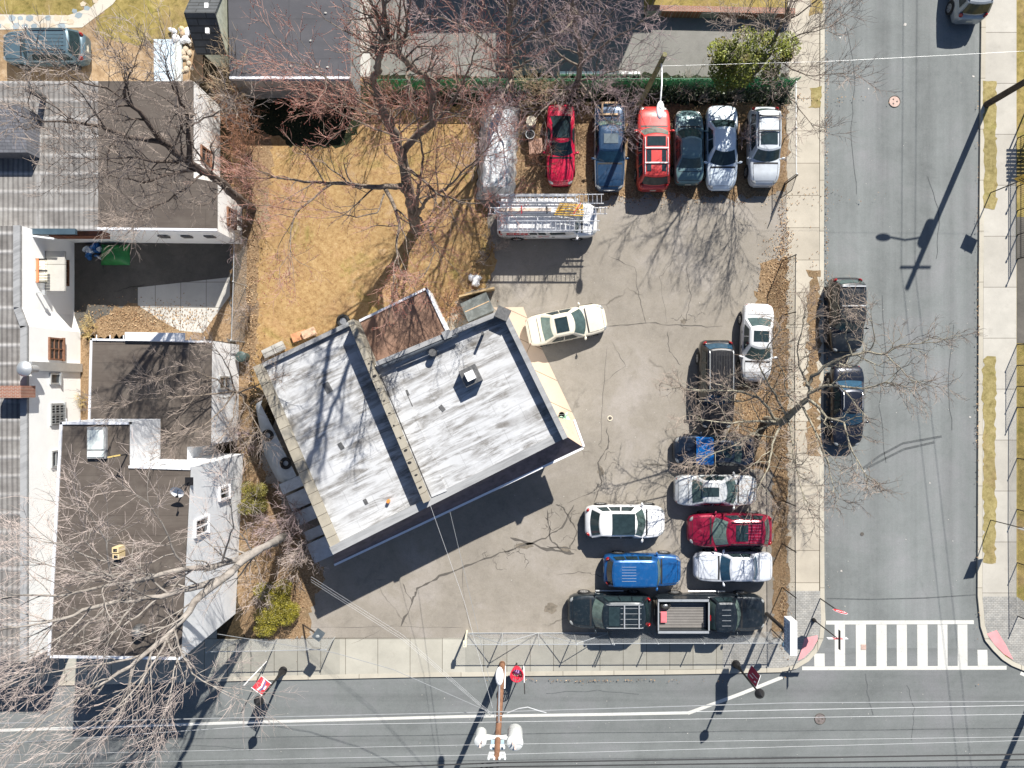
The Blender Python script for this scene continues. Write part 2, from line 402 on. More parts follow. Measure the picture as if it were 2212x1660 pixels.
sheet("fence_sidewalk", [(1005, 1377), (1560, 1376), (1560, 1444), (1005, 1452)], 2, m_walk_s)
sheet("building_sidewalk", [(-3000, 1340), (470, 1340), (470, 1462), (0, 1473), (-3000, 1540)], 2, m_walk_s)
sheet("east_sidewalk", [(2128, -3000), (2193, -3000), (2193, 1288), (2119.5, 1288), (2122, 600)], 2, m_walk_e)
sheet("east_corner_pavers", [(2119.5, 1288), (2193, 1288), (2260, 1330), (2300, 1447), (2212, 1439), (2187, 1428), (2150, 1397), (2134, 1379), (2125, 1350)], 3, m_paver)
sheet("kerb_ramp_pad", [(1737, 1377), (1764, 1371), (1764, 1382), (1752, 1402), (1734, 1420), (1722, 1426)], 5, m_pad)
sheet("kerb_ramp_pad", [(2129, 1368), (2150, 1360), (2170, 1392), (2186, 1424), (2166, 1412), (2146, 1392)], 5, m_pad)
sheet("verge_grass_strip", [(2122, 178), (2149, 178), (2149, 451), (2122, 451)], 4, m_verge)
sheet("verge_grass_strip", [(2121, 773), (2148, 772), (2148, 1215), (2120, 1215)], 4, m_verge)
sheet("east_driveway", [(2194, 470), (3200, 470), (3200, 742), (2194, 742)], 1, m_patch)
sheet("verge_leaf_strip", [(1745, 587), (1769, 587), (1768, 985), (1742, 985)], 4, m_leafsoil)
sheet("verge_grass_strip", [(1748, 192), (1772, 190), (1771, 235), (1746, 236)], 4, m_verge)
sheet("verge_grass_strip", [(1748, -60), (1773, -60), (1773, 34), (1748, 36)], 4, m_lawn2)
sheet("lawn", [(500, 170), (800, 170), (1036, 215), (1036, 420), (1078, 560), (1052, 615), (1000, 640), (940, 720), (560, 850), (505, 700)], 2, m_lawn)
sheet("parking_dirt", [(1012, 205), (1700, 205), (1700, 408), (1640, 428), (1320, 424), (1290, 438), (1040, 430)], 3, m_leafsoil)
sheet("leaf_bed", [(1645, 570), (1700, 556), (1702, 1377), (1668, 1377), (1668, 1020), (1600, 1010), (1570, 930), (1590, 840), (1640, 800), (1630, 640)], 3, m_leafsoil)
sheet("fence_bed", [(800, 166), (1704, 166), (1704, 226), (800, 226)], 4, m_hedge)
sheet("north_yard", [(-60, -400), (440, -400), (440, 178), (-60, 178)], 2, m_dirt)
sheet("front_lawn", [(-60, -300), (250, -300), (235, 0), (222, 20), (160, 36), (0, 33), (-60, 33)], 3, m_lawn2)
sheet("side_lawn", [(250, -300), (420, -300), (418, 60), (380, 85), (280, 100), (205, 75), (235, 0)], 3, m_lawn2)
sheet("north_driveway", [(778, -400), (1390, -400), (1390, 165), (830, 190), (795, 168)], 2, m_pale)
sheet("north_parking", [(1326, 38), (1703, 46), (1703, 168), (1326, 168)], 3, m_pale)
sheet("north_path", [(779, -400), (801, -400), (801, 168), (779, 168)], 4, m_slab)
sheet("north_lawn", [(1390, -400), (1700, -400), (1700, 33), (1390, 29)], 4, m_lawn2)
sheet("painted_garage_shade", [(538, 172), (800, 172), (802, 226), (786, 262), (768, 290), (748, 316), (700, 320), (640, 318), (600, 300), (530, 292)], 4, m_hedge)  # dark sheet cut to the garage's cast shadow, deepening it on the lawn
sheet("east_yard_bed", [(535, 286), (590, 290), (578, 500), (560, 520), (560, 720), (535, 860), (560, 1000), (700, 1230), (665, 1377), (520, 1377), (510, 860), (505, 700), (505, 170)], 3, m_leafsoil)
sheet("courtyard", [(140, 500), (540, 500), (540, 740), (140, 740)], 1, m_patch)
sheet("courtyard_leaves", [(246, 664), (505, 610), (505, 735), (170, 735), (215, 690)], 2, m_leafsoil)
sheet("courtyard_slab", [(300, 622), (498, 600), (498, 640), (440, 720), (390, 715), (345, 690), (300, 660)], 3, m_slab)
sheet("side_walkway", [(1066, 665), (1130, 664), (1140, 690), (1242, 905), (1205, 935), (1100, 700)], 3, m_pinkwalk)
sheet("gap_soil", [(160, 730), (300, 730), (300, 1370), (160, 1370)], 2, m_leafsoil)

# flagstone path: each flag is one slab of the path
random.seed(5)
m_flag = concrete("flagstone_mortar", (.52, .48, .41)); m_flag_b = concrete("flagstone_blue", (.26, .31, .34), var=.25); m_flag_c = concrete("flagstone_buff", (.50, .42, .32), var=.2)
g = MB()
pathp = [(-60, 36), (160, 38), (210, 22), (238, 0), (245, -40), (205, -40), (196, -5), (150, 62), (0, 68), (-60, 68)]
g.sheet(GP([(-60, 33), (150, 36), (200, 18), (226, -8), (240, -60), (300, -60), (246, 12), (180, 62), (0, 67), (-60, 67)]), Z0 + .024, 0)
for i in range(34):
    t = i / 33
    if t < .62: cx, cy = lerp(-50, 150, t / .62), 50 + (9 if i % 2 else -8)
    else: u = (t - .62) / .38; cx, cy = lerp(150, 262, u), lerp(48, -48, u) + (7 if i % 2 else -9)
    n = random.randint(5, 6); r = random.uniform(6.5, 9.5); a0 = random.random() * 6
    g.sheet(GP([(cx + r * math.cos(a0 + 2 * math.pi * k / n) * random.uniform(.8, 1.1), cy + r * .85 * math.sin(a0 + 2 * math.pi * k / n) * random.uniform(.8, 1.1)) for k in range(n)]), Z0 + .028, random.choice((1, 2, 1)))
struct("flagstone_path", g, [m_flag, m_flag_b, m_flag_c])

# road markings
g = MB()
def P2(a, b): return G(a, b)
def quad(mb, a, z=.014): mb.sheet(GP(a), z)
def ln(mb, pts, wd, z=.014): mb.strip(GP(pts), wd, z)
quad(g, [(1784, 1341), (2103.5, 1340), (2103.5, 1348.5), (1784, 1349.5)])
quad(g, [(1732.5, 1440), (2174, 1438.5), (2174, 1447), (1732.5, 1448)])
for a, b in ((500, 567), (637, 703), (770, 837), (902, 968), (1035, 1102), (1167, 1231), (1296, 1360)):
    quad(g, [(1636 + a / 3, 1349.5), (1636 + b / 3, 1349.3), (1636 + b / 3 + .5, 1439.3), (1636 + a / 3 + .5, 1439.6)], .012)
quad(g, [(1758.5, 1412), (1781, 1412), (1781.5, 1439.6), (1759, 1439.6)], .012); quad(g, [(2111, 1404), (2132.5, 1404), (2133.5, 1438.4), (2112, 1438.6)], .012)
ln(g, [(1486, 1541), (1600, 1499), (1690, 1463)], .20); ln(g, [(-900, 1601), (0, 1578), (553, 1560), (1000, 1548), (1300, 1543.5), (1490, 1540)], .17, .012)
ln(g, [(2204, 1454), (2260, 1480), (2400, 1520)], .2)
_nt = m_line.node_tree; _b = _nt.nodes["Principled BSDF"]; _c = _b.inputs["Base Color"].links[0].from_socket; _v = coords(_nt)
_nt.links.new(mixc(_nt, ramp(_nt, noise(_nt, _v, 7, 9, .8), [(.56, 0.0), (.68, .75)]), _c, (.22, .23, .225)), _b.inputs["Base Color"])
struct("road_markings", g, m_line)
# worn tar seams, skid marks and cracks
m_tar = plain("tar_seam", (.085, .076, .066), .8); m_skid = plain("skid_rubber", (.085, .092, .094), .9, var=.3, scale=6)
def jag(pts, amp, n=6):
    out = []
    for i in range(len(pts) - 1):
        for k in range(n):
            t = k / n; out.append((lerp(pts[i][0], pts[i + 1][0], t) + random.uniform(-amp, amp), lerp(pts[i][1], pts[i + 1][1], t) + random.uniform(-amp, amp)))
    return out + [pts[-1]]
g = MB(); random.seed(8)
def crack(pts, wd, z=Z0 + .009, amp=2.2):
    q = jag(pts, amp); ws = [random.uniform(.2, 1.1) * wd for _ in q]; ws[0] = ws[-1] = wd * .2; g.strip(GP(q), ws, z)
for pts, wd in (([(868, 1350), (892, 1300), (903, 1270), (960, 1240), (1050, 1205), (1110, 1185), (1170, 1165), (1215, 1140), (1240, 1090)], .14), ([(1100, 1160), (1180, 1185), (1240, 1196)], .2), ([(1180, 1100), (1190, 1165), (1215, 1190)], .10),
                ([(868, 1258), (890, 1300)], .06), ([(1180, 1180), (1230, 1185), (1248, 1150), (1215, 1095), (1200, 1090)], .09), ([(1316, 555), (1370, 580), (1380, 640), (1395, 700)], .045), ([(1310, 706), (1400, 698), (1490, 706), (1560, 705)], .06),
                ([(1440, 715), (1446, 760), (1470, 790)], .05), ([(1480, 575), (1492, 640), (1478, 700)], .035), ([(1310, 745), (1300, 900), (1298, 960)], .03), ([(1310, 925), (1315, 960), (1290, 1000), (1300, 1040), (1283, 1085)], .12),
                ([(1225, 1085), (1280, 1062), (1300, 1040)], .05), ([(1455, 560), (1425, 600), (1440, 700)], .03), ([(1200, 1240), (1260, 1235), (1300, 1245)], .04), ([(640, 1354), (900, 1353), (1000, 1354)], .022), ([(1320, 740), (1350, 790), (1300, 830)], .03), ([(1000, 1210), (1003, 1300), (1018, 1360)], .03),
                ([(860, 1345), (760, 1390)], .02)):
    crack(pts, wd)
for s_ in range(34):   # alligator cracking by the building corner and along the main seam
    cx, cy = random.choice(((1295, 1010), (1195, 1110), (1230, 1170), (1060, 1205), (1480, 690), (1225, 1120), (1110, 1190)))
    a = random.random() * 6.3; x, y = cx + random.gauss(0, 18), cy + random.gauss(0, 16); L = random.uniform(8, 24)
    crack([(x, y), (x + L * math.cos(a), y + L * math.sin(a)), (x + L * 1.6 * math.cos(a + .6), y + L * 1.6 * math.sin(a + .6))], .035, amp=1.5)
struct("lot_pavement_cracks", g, m_tar)
g = MB()
for o in (0, 8):
    ln(g, [(1864 + o, 1012), (1900 + o, 985 + o), (1950 + o * .3, 958 + o * 1.6), (2034 - o * 2, 943 + o * 1.6)], .13, .014)
ln(g, [(1786, 1293), (1880, 1295), (2000, 1292), (2108, 1285)], .06, .014)
for y in (1583, 1640): ln(g, jag([(-50, y + 22), (700, y + 8), (1500, y - 2), (2300, y - 10)], 1.0, 8), .05, .014)
ln(g, jag([(1870, 1456), (1874, 1500), (1886, 1545)], 1), .05, .014)
for pts in ([(1830, 60), (1846, 170), (1838, 300), (1850, 420)], [(2060, 700), (2048, 820), (2056, 930)], [(1905, 640), (1912, 760), (1900, 880), (1914, 1000)], [(300, 1625), (420, 1612), (560, 1618)], [(1180, 1498), (1290, 1492), (1380, 1500)], [(1960, 1480), (1975, 1530), (1968, 1600)], [(2005, 380), (2030, 470), (2022, 560)]):
    ln(g, jag(pts, 2.0, 5), .035, .014)
struct("road_surface_marks", g, m_skid)
g = MB(); rr = random.Random(3)   # grit, scraps and pale specks
for k in range(420):
    if k % 5 == 0: px, py, z = rr.uniform(1785, 2108), rr.uniform(20, 1330), .016
    elif k % 5 == 1: px, py, z = rr.uniform(500, 2190), rr.uniform(1470, 1650), .018
    elif k % 5 == 2: px, py, z = rr.gauss(1786, 3), rr.uniform(50, 1280), .016
    else: px, py, z = rr.uniform(1090, 1640), rr.uniform(450, 1350), Z0 + .014
    p = G(px, py); r_ = rr.uniform(.012, .035) if k % 40 else rr.uniform(.05, .11); a0 = rr.random() * 6
    if 1460 < px < 1690 and 900 < py < 1400: continue
    g.face([(p.x + r_ * math.cos(a0 + q * 1.571) * rr.uniform(.6, 1.2), p.y + r_ * math.sin(a0 + q * 1.571) * rr.uniform(.6, 1.2), z) for q in range(4)])
tag(g.build("litter", plain("pale_scraps", (.42, .40, .37), .8, var=.4, scale=9)), kind='stuff')
m_oil = plain("oil_stain", (.15, .128, .10), .8, var=.35, scale=5)
g = MB()
def blob(cx, cy, rx, ry, z):
    g.sheet(GP([(cx + rx * math.cos(t * .3927) * random.uniform(.6, 1.15), cy + ry * math.sin(t * .3927) * random.uniform(.6, 1.15)) for t in range(16)]), z)
for c in ((1189, 1313, 16, 13), (1297, 1018, 8, 12), (1220, 1188, 14, 8), (1130, 1180, 22, 7), (1476, 695, 8, 6)): blob(*c, Z0 + .0075)
struct("lot_pavement_stains", g, m_oil)
# manholes and drain covers
m_iron = plain("cast_iron", (.20, .17, .16), .6, .3, var=.3, scale=10, bmp=.5)
m_iron2 = plain("rusty_cover", (.46, .33, .28), .7, .1, var=.2, scale=10, bmp=.5)
def manhole(px, py, r, z, mat, label, ring=None):
    p = G(px, py); t = thing("manhole", label, "manhole cover", (p.x, p.y, z))
    a = MB(); a.cyl((0, 0, .004), r, .02, 28); a.build("cover", mat, t, local=True)
    if ring:
        b = MB(); b.tube([(r * 1.35 * math.cos(i * .2618), r * 1.35 * math.sin(i * .2618), .006) for i in range(25)], r * .32, n=6); b.build("collar", ring, t, local=True)
    else:
        b = MB(); b.tube([(r * 1.04 * math.cos(i * .2618), r * 1.04 * math.sin(i * .2618), .01) for i in range(25)], .025, n=5); b.build("rim", m_tar, t, local=True)
    for k in range(3):
        c = MB(); c.cyl((r * .45 * math.cos(k * 2.1), r * .45 * math.sin(k * 2.1), .017), .05, .01, 8); c.build("lift_hole", m_tar, t, local=True)
manhole(1932, 220, .32, .008, m_iron2, "pinkish round manhole cover in the side street, near its top end")
manhole(1771, 1553, .30, .012, m_iron, "dark grey round manhole cover in the main street below the crosswalk")
manhole(1317, 904, .10, Z0 + .008, m_iron, "small drain cap with a wide pale concrete collar in the parking lot", plain("pale_collar", (.60, .54, .42), .8))
p = G(1862, 1154); t = thing("valve_cover", "small black valve cover in the asphalt of the side street", "valve cover", (p.x, p.y, .008)); a = MB(); a.cyl((0, 0, .005), .11, .02, 14); a.build("cover", m_tar, t, local=True)
p = G(1865, 1398); t = thing("valve_cover", "small square valve cover on a white crosswalk stripe", "valve cover", (p.x, p.y, .014)); a = MB(); a.box((0, 0, .008), (.3, .3, .02)); a.build("cover", m_iron2, t, local=True)
# ------------------------------------------------------------------ buildings
def roofmat(name, base, dark, rot, sx, amount=.5, pale=None, seam=None):
    """rolled roofing: streaks along the sheets, worn patches, dirt"""
    m, nt, b = newmat(name)
    v = coords(nt, sx, rot); v0 = coords(nt, rot=rot)
    c = ramp(nt, noise(nt, v0, .35, 6, .6), [(.3, sc(base, .9)), (.7, sc(base, 1.06))])
    s_ = ramp(nt, noise(nt, v, 1.0, 8, .72, .4), [(.445, 0.0), (.56, amount * .75), (.78, amount * 1.2)])
    msk = ramp(nt, noise(nt, v0, .45, 5, .6), [(.32, .2), (.54, 1.0)])
    c = mixc(nt, mixc(nt, 1.0, s_, msk, 'MULTIPLY'), c, dark)
    if pale: c = mixc(nt, ramp(nt, noise(nt, v0, 1.1, 7, .7), [(.5, 0.0), (.75, .5)]), c, pale)
    if seam:
        br = nd(nt, "ShaderNodeTexBrick", Scale=1.0); br.inputs["Mortar Size"].default_value = .02; br.inputs["Brick Width"].default_value = seam[0]; br.inputs["Row Height"].default_value = seam[1]
        br.inputs["Color1"].default_value = (1, 1, 1, 1); br.inputs["Color2"].default_value = (.94, .94, .94, 1); br.inputs["Mortar"].default_value = (.78, .78, .78, 1)
        nt.links.new(v0, br.inputs["Vector"]); c = mixc(nt, 1.0, c, br.outputs["Color"], 'MULTIPLY')
    f = noise(nt, v0, 55, 3, .85); c = mixc(nt, 1.0, c, ramp(nt, f, [(.2, .86), (.8, 1.05)]), 'MULTIPLY')
    nt.links.new(c, b.inputs["Base Color"]); b.inputs["Roughness"].default_value = .85; b.inputs["Specular IOR Level"].default_value = .25
    bump(nt, b, f, .25, .01)
    return m
m_stucco = plain("white_stucco", (.86, .86, .84), .85, var=.04, scale=.8, bmp=.15)
m_stucco_b = roofmat("weathered_white_wall", (.84, .85, .86), (.62, .64, .68), 0, (.6, .6, .3), .3)
m_grey_wall = plain("grey_wall", (.28, .29, .29), .9, var=.2)
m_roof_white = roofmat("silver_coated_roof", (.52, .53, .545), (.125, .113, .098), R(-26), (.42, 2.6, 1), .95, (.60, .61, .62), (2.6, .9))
m_roof_brown = roofmat("brown_rolled_roof", (.112, .094, .08), (.072, .058, .05), 0, (.3, 2.0, 1), .7, (.165, .145, .125), (9, .98))
m_roof_plum = roofmat("grey_membrane_roof", (.088, .088, .098), (.06, .06, .066), 0, (.25, 1.6, 1), .6, (.125, .118, .122), (14, 2.2))
m_roof_patio = roofmat("red_brown_roof", (.25, .155, .11), (.17, .10, .075), R(-26), (.5, .8, 1), .5, (.38, .25, .19))
m_coping = concrete("coping_stone", (.36, .33, .27), (.62, 5), rot=R(64), var=.2)
m_coping_grey = roofmat("grey_flashing", (.33, .335, .34), (.12, .12, .125), R(-26), (.4, 4, 1), .5)
m_slate = plain("plum_shingle", (.105, .085, .10), .85, var=.35, scale=2.5, bmp=.5)
m_brick = brick("red_brick", (.30, .115, .065), (.23, .085, .05), (.32, .27, .23), .22, .075)
m_brick_v = brick("red_brick_wall", (.42, .16, .09), (.33, .12, .07), (.42, .36, .30), .22, .075, axis=(0, 2))
m_pane = glassm("window_pane", (.03, .035, .04)); m_iron_bar = plain("rusty_iron", (.20, .10, .06), .7, .2, var=.3, scale=8)
m_gutter = plain("white_gutter", (.78, .79, .82), .4, .1, var=.04)
m_pipe = plain("roof_pipe", (.13, .13, .13), .5, .4, var=.3, scale=8)
def strip_wall(mb, a, b, th, z0, z1, side=1, m=0):
    """upright strip from plan point a to b, its outer face on the line, thickness towards `side`"""
    a = Vector((a[0], a[1], 0)); b = Vector((b[0], b[1], 0)); t = (b - a).normalized(); n = Vector((-t.y, t.x, 0)) * side
    o = n * -.004; mb.prism([a + o, b + o, b + n * th, a + n * th], z0, z1, m)
def base_of(poly): return (sum(p[0] for p in poly) / len(poly), sum(p[1] for p in poly) / len(poly), 0)

# wide white-walled building on the west side, ribbed metal roof
ZL = 4.6
XL = G(62, 0, ZL)[0]
L_poly = GP([(47, 500), (47, 665), (62, 705), (62, 1428), (-700, 1428), (-700, 500)], ZL)
for q_ in (L_poly[0], L_poly[-1]): q_.y = G(0, 497, 3.6)[1] - .01
m_rib, nt_, b_ = newmat("ribbed_roof")
v_ = coords(nt_)
c_ = ramp(nt_, noise(nt_, v_, .9, 7, .65), [(.3, (.115, .105, .097)), (.5, (.175, .163, .152)), (.72, (.27, .26, .245))])
br_ = nd(nt_, "ShaderNodeTexBrick", Scale=1.0); br_.offset = .5; br_.inputs["Mortar Size"].default_value = .17; br_.inputs["Mortar Smooth"].default_value = 1.0; br_.inputs["Brick Width"].default_value = 40; br_.inputs["Row Height"].default_value = .98
br_.inputs["Color1"].default_value = (0, 0, 0, 1); br_.inputs["Color2"].default_value = (.25, .25, .25, 1); br_.inputs["Mortar"].default_value = (1, 1, 1, 1); nt_.links.new(v_, br_.inputs["Vector"])
msk_ = mixc(nt_, 1.0, br_.outputs["Color"], ramp(nt_, noise(nt_, coords(nt_, (.5, 1.6, 1)), 1.3, 8, .7), [(.3, .1), (.62, 1.0)]), 'MULTIPLY')
c_ = mixc(nt_, msk_, c_, (.42, .41, .40))
wv_ = nd(nt_, "ShaderNodeTexWave", Scale=1.15, Distortion=.8); wv_.bands_direction = 'X'; wv_.inputs["Detail"].default_value = 3; nt_.links.new(v_, wv_.inputs["Vector"])
c_ = mixc(nt_, 1.0, c_, ramp(nt_, wv_.outputs["Fac"], [(.15, .66), (.6, 1.06)]), 'MULTIPLY')
c_ = mixc(nt_, 1.0, c_, ramp(nt_, noise(nt_, v_, 40, 3, .8), [(.2, .8), (.8, 1.05)]), 'MULTIPLY')
nt_.links.new(c_, b_.inputs["Base Color"]); b_.inputs["Roughness"].default_value = .7; bump(nt_, b_, br_.outputs["Color"], .5, .05)
t_left = thing("white_walled_building", "long white walled building with weathered ribbed grey roof, along the western edge", "building", base_of(L_poly))
a = MB(); a.prism(L_poly, 0, ZL - .02); a.build("wall", m_stucco, t_left)
a = MB(); a.prism(L_poly, ZL - .02, ZL + .03); a.build("roof", m_rib, t_left)
a = MB()
for p0, p1 in zip(L_poly[0:3], L_poly[1:4]): strip_wall(a, p0, p1, .34, ZL + .03, ZL + .16, -1)
a.build("roof_edge", m_coping_grey, t_left)
def east_window(parent, X, x0, x1, y0, y1, name="window", frame=m_iron_bar, bars=0, mull=(1, 2), proud=.04):
    zz = [HC * (1 - X * PX / (x - 1106)) for x in (x0, x1)]; z1, z0 = max(zz), min(zz)
    ys = [(830 - y) / PX * (HC - (z0 + z1) / 2) / HC for y in (y0, y1)]; ya, yb = max(ys), min(ys)
    a = MB(); cy, cz = (ya + yb) / 2, (z0 + z1) / 2
    a.box((X + proud, ya, cz), (.12, .09, z1 - z0)); a.box((X + proud, yb, cz), (.12, .09, z1 - z0)); a.box((X + proud, cy, z1), (.124, ya - yb + .1, .09)); a.box((X + proud + .03, cy, z0), (.2, ya - yb + .16, .08))
    for k in range(1, mull[0] + 1): a.box((X + proud, lerp(ya, yb, k / (mull[0] + 1)), cz), (.10, .05, z1 - z0))
    for k in range(1, mull[1] + 1): a.box((X + proud, cy, lerp(z0, z1, k / (mull[1] + 1))), (.104, ya - yb, .04))
    for k in range(bars): a.box((X + proud + .1, lerp(ya, yb, (k + .5) / bars), cz), (.03, .03, z1 - z0))
    f = a.build(name, frame, parent)
    b = MB(); b.box((X + proud - .03, cy, cz), (.05, ya - yb, z1 - z0)); pn = b.build("pane", m_pane, f); pn.location = (0, 0, 0)
    # pane was built in world space; express it in the frame's space
    pn.data.transform(Matrix.Translation(-Vector(parent.location)))
    return f
east_window(t_left, XL, 105, 134, 732, 777); east_window(t_left, XL, 108, 136, 873, 917, frame=m_galv, bars=8); east_window(t_left, XL, 107, 127, 808, 829, mull=(0, 0), frame=m_galv)
east_window(t_left, XL, 110, 127, 975, 1008, mull=(0, 1), frame=m_galv)
XU = G(47, 0, ZL)[0]
dr = east_window(t_left, XU, 121, 143, 562, 613, name="door", frame=m_iron_bar, bars=4)
ef = MB(); c = G(105, 578, 2.9); ef.box((XU + .55, G(0, 585, 2.9)[1], 2.7), (1.1, 2.2, .14)); ef.build("door_canopy", m_slab, t_left)
rail = MB(); yy = G(0, 562, 3.2)[1]
for k in range(3): rail.box((XU + .3, yy - k * .62, 3.5), (.62, .04, .05), m=0)
for k in range(9): rail.box((XU + .33, yy - .05 - k * .15, 3.46), (.54, .10, .03), m=1)
rail.box((XU + .12, yy - .62, 3.54), (.12, 1.3, .05), m=2)
rail.build("window_awning", [m_blackmetal, plain("cream_slats", (.62, .58, .45), .6), plain("orange_slat", (.62, .19, .08), .6)], t_left)
lm = MB(); q = G(68, 632, 3.6); lm.box((XU + .22, q.y, 3.5), (.4, .07, .07)); lm.box((XU + .46, q.y, 3.48), (.16, .26, .2)); lm.build("wall_lamp", m_galv, t_left)
ld = MB(); q0 = G(60, 791, ZL); ld.box((XL + .0, q0.y, 2.4), (.34, .48, 4.4)); ld.build("chimney_flue", m_galv, t_left)
hd = MB(); q0 = G(52, 797, 5.5); hd.cyl((q0.x, q0.y, 5.05), .20, .9, 18); hd.lathe((q0.x, q0.y, 5.4), [(.38, 0), (.40, .1), (.30, .22), (.05, .30)], 20); hd.build("round_vent", m_galv, t_left, smooth=40)
# brick chimney with its flashing
q = G(17, 847, 5.7); ch = MB(); ch.box((q.x, q.y, 5.15), (1.35, .62, 1.1)); c1 = ch.build("chimney", m_brick, t_left)
# brown-roofed wing
ZW = 3.6
W_poly = GP([(-700, 176), (418, 176), (418, 385), (470, 395), (470, 500), (213, 497), (-700, 497)], ZW)
t_w = thing("brown_roofed_wing", "low wing with half brown, half ribbed grey roof under the bare grey tree", "building", base_of(W_poly))
a = MB(); a.prism(W_poly, 0, ZW - .02); a.build("wall", m_stucco, t_w)
W_split = G(213, 0, ZW)[0]
a = MB(); a.prism([Vector((W_split, W_poly[1].y, 0))] + W_poly[1:5] + [Vector((W_split, W_poly[5].y, 0))], ZW - .02, ZW + .03); a.build("roof", m_roof_brown, t_w)
a = MB(); a.prism([W_poly[0], Vector((W_split - .004, W_poly[0].y, 0)), Vector((W_split - .004, W_poly[6].y, 0)), W_poly[6]], ZW - .02, ZW + .034); a.build("ribbed_roof", m_rib, t_w)
a = MB(); strip_wall(a, W_poly[4], W_poly[5], .12, ZW - .16, ZW + .10, -1); a.build("gutter", m_gutter, t_w)
east_window(t_w, W_poly[3].x, 490, 505, 453, 490, mull=(1, 2)); east_window(t_w, W_poly[2].x, 433, 452, 322, 352, mull=(0, 1))
a = MB(); y = W_poly[4].y
for k in range(3): a.box((lerp(W_poly[5].x, W_poly[4].x, .45 + .2 * k), y - .03, 2.3), (.5, .08, .5))
a.build("vent_grille", m_pipe, t_w)

# long pipe vent lying over the roof and its stands
pv = MB(); pv.tube([G(58, 191, 5.2), G(72, 200, 4.9), G(93, 210, 3.7)], .17, n=10); pv.build("bent_pipe", m_pipe, t_w, smooth=50)
_sk = GP([(-40, 226), (53, 226), (57, 312), (57, 391 - 60), (-40, 331)], 5.6)
sk = MB(); yt = (G(0, 228, 5.1)[1], G(0, 330, 4.6)[1]); xs = (G(-60, 0, 4.8)[0], G(54, 0, 4.8)[0])
sk.add([(xs[0], yt[0], 5.2), (xs[1], yt[0], 5.2), (xs[1], yt[1], 4.6), (xs[0], yt[1], 4.6), (xs[0], yt[0], 3.6), (xs[1], yt[0], 3.6), (xs[1], yt[1], 3.6), (xs[0], yt[1], 3.6)], [(3, 2, 1, 0)[::-1] if 0 else (0, 3, 2, 1), (0, 1, 5, 4), (1, 2, 6, 5), (2, 3, 7, 6), (3, 0, 4, 7)])
sk.build("roof_monitor", brick("slate_shingles", (.20, .20, .22), (.15, .155, .17), (.09, .09, .10), .3, .16, msize=.015), t_w)
dk = MB(); y = W_poly[5].y; x0, x1 = G(88, 0, 4)[0], G(205, 0, 4)[0]
dk.box(((x0 + x1) / 2, y - .14, 2.95), (x1 - x0, .28, .8)); dk.build("shutter_box", plain("rust_shutter", (.16, .055, .025), .6, .2, var=.4, scale=3), t_w)
dk = MB(); dk.box((G(110, 0, 3.6)[0], y - .12, 3.68), (G(168, 0, 3.6)[0] - G(55, 0, 3.6)[0], .3, .2)); dk.build("gutter", plain("slate_gutter", (.07, .11, .14), .4, .3), t_w)
pp = MB(); pp.tube([(G(70, 0, 3.6)[0], y - .35, 3.75), (G(118, 0, 3.6)[0], y - .5, 3.65)], .05, n=8); pp.build("pipe", m_white, t_w)

# low brown-roofed white building behind the courtyard (A) and the two-storey one in front of it (B)
ZA = 3.9
A_poly = GP([(197, 732), (458, 737), (456, 962), (404, 966), (404, 1010), (190, 1010)], ZA)
t_a = thing("low_white_building", "single storey white building with brown roof crossed by branch shadows", "building", base_of(A_poly))
a = MB(); a.prism(A_poly, 0, ZA - .02); a.build("wall", m_stucco_b, t_a)
a = MB(); a.prism(A_poly, ZA - .02, ZA + .03); a.build("roof", m_roof_brown, t_a)
a = MB()
for p0, p1 in ((A_poly[0], A_poly[1]), (A_poly[5], A_poly[0])): strip_wall(a, p0, p1, .10, ZA - .15, ZA + .1, -1)
for k in range(9): q = A_poly[0].lerp(A_poly[1], (k + .5) / 9); a.box((q.x, q.y + .06, ZA + .12), (.04, .3, .03))
a.build("gutter", m_gutter, t_a)
a = MB(); q0, q1 = G(270, 727, ZA + .2), G(400, 729, ZA + .2); a.bar(q0, q1, .45, .04); a.build("loose_sheet", m_white, t_a)
east_window(t_a, A_poly[1].x, 472, 495, 815, 840, mull=(0, 1), frame=m_galv)
ZB = 7.0
B_poly = GP([(132, 912), (280, 912), (280, 1006), (412, 1010), (391, 1424), (105, 1420)], ZB)
t_b = thing("two_storey_building", "two storey white building with brown flat roof under the pale spreading tree", "building", base_of(B_poly))
a = MB(); a.prism(B_poly, 0, ZB - .02); a.build("wall", m_stucco_b, t_b)
a = MB(); a.prism(B_poly, ZB - .02, ZB + .03); a.build("roof", m_roof_brown, t_b)
a = MB()
for i in (0, 2, 5): strip_wall(a, B_poly[i], B_poly[(i + 1) % 6], .12, ZB - .2, ZB + .1, -1)
strip_wall(a, B_poly[4], B_poly[5], .12, ZB - .2, ZB + .1, -1)
for i, n in ((0, 5), (2, 4)):
    for k in range(n): q = B_poly[i].lerp(B_poly[i + 1], (k + .5) / n); a.box((q.x, q.y + .05, ZB + .12), (.04, .25, .03))
a.build("gutter", m_gutter, t_b)
XB = (B_poly[3].x + B_poly[4].x) / 2
def b_window(x0, x1, y0, y1):
    # the wall runs slightly off north-south: find it at this window
    ym = (y0 + y1) / 2; zc = 5.0; Y = G(0, ym, zc)[1]; t = (Y - B_poly[3].y) / (B_poly[4].y - B_poly[3].y)
    east_window(t_b, lerp(B_poly[3].x, B_poly[4].x, t) + .02, x0, x1, y0, y1, frame=m_gutter, mull=(1, 0))
b_window(420, 447, 1120, 1154); b_window(473, 492, 1052, 1078)
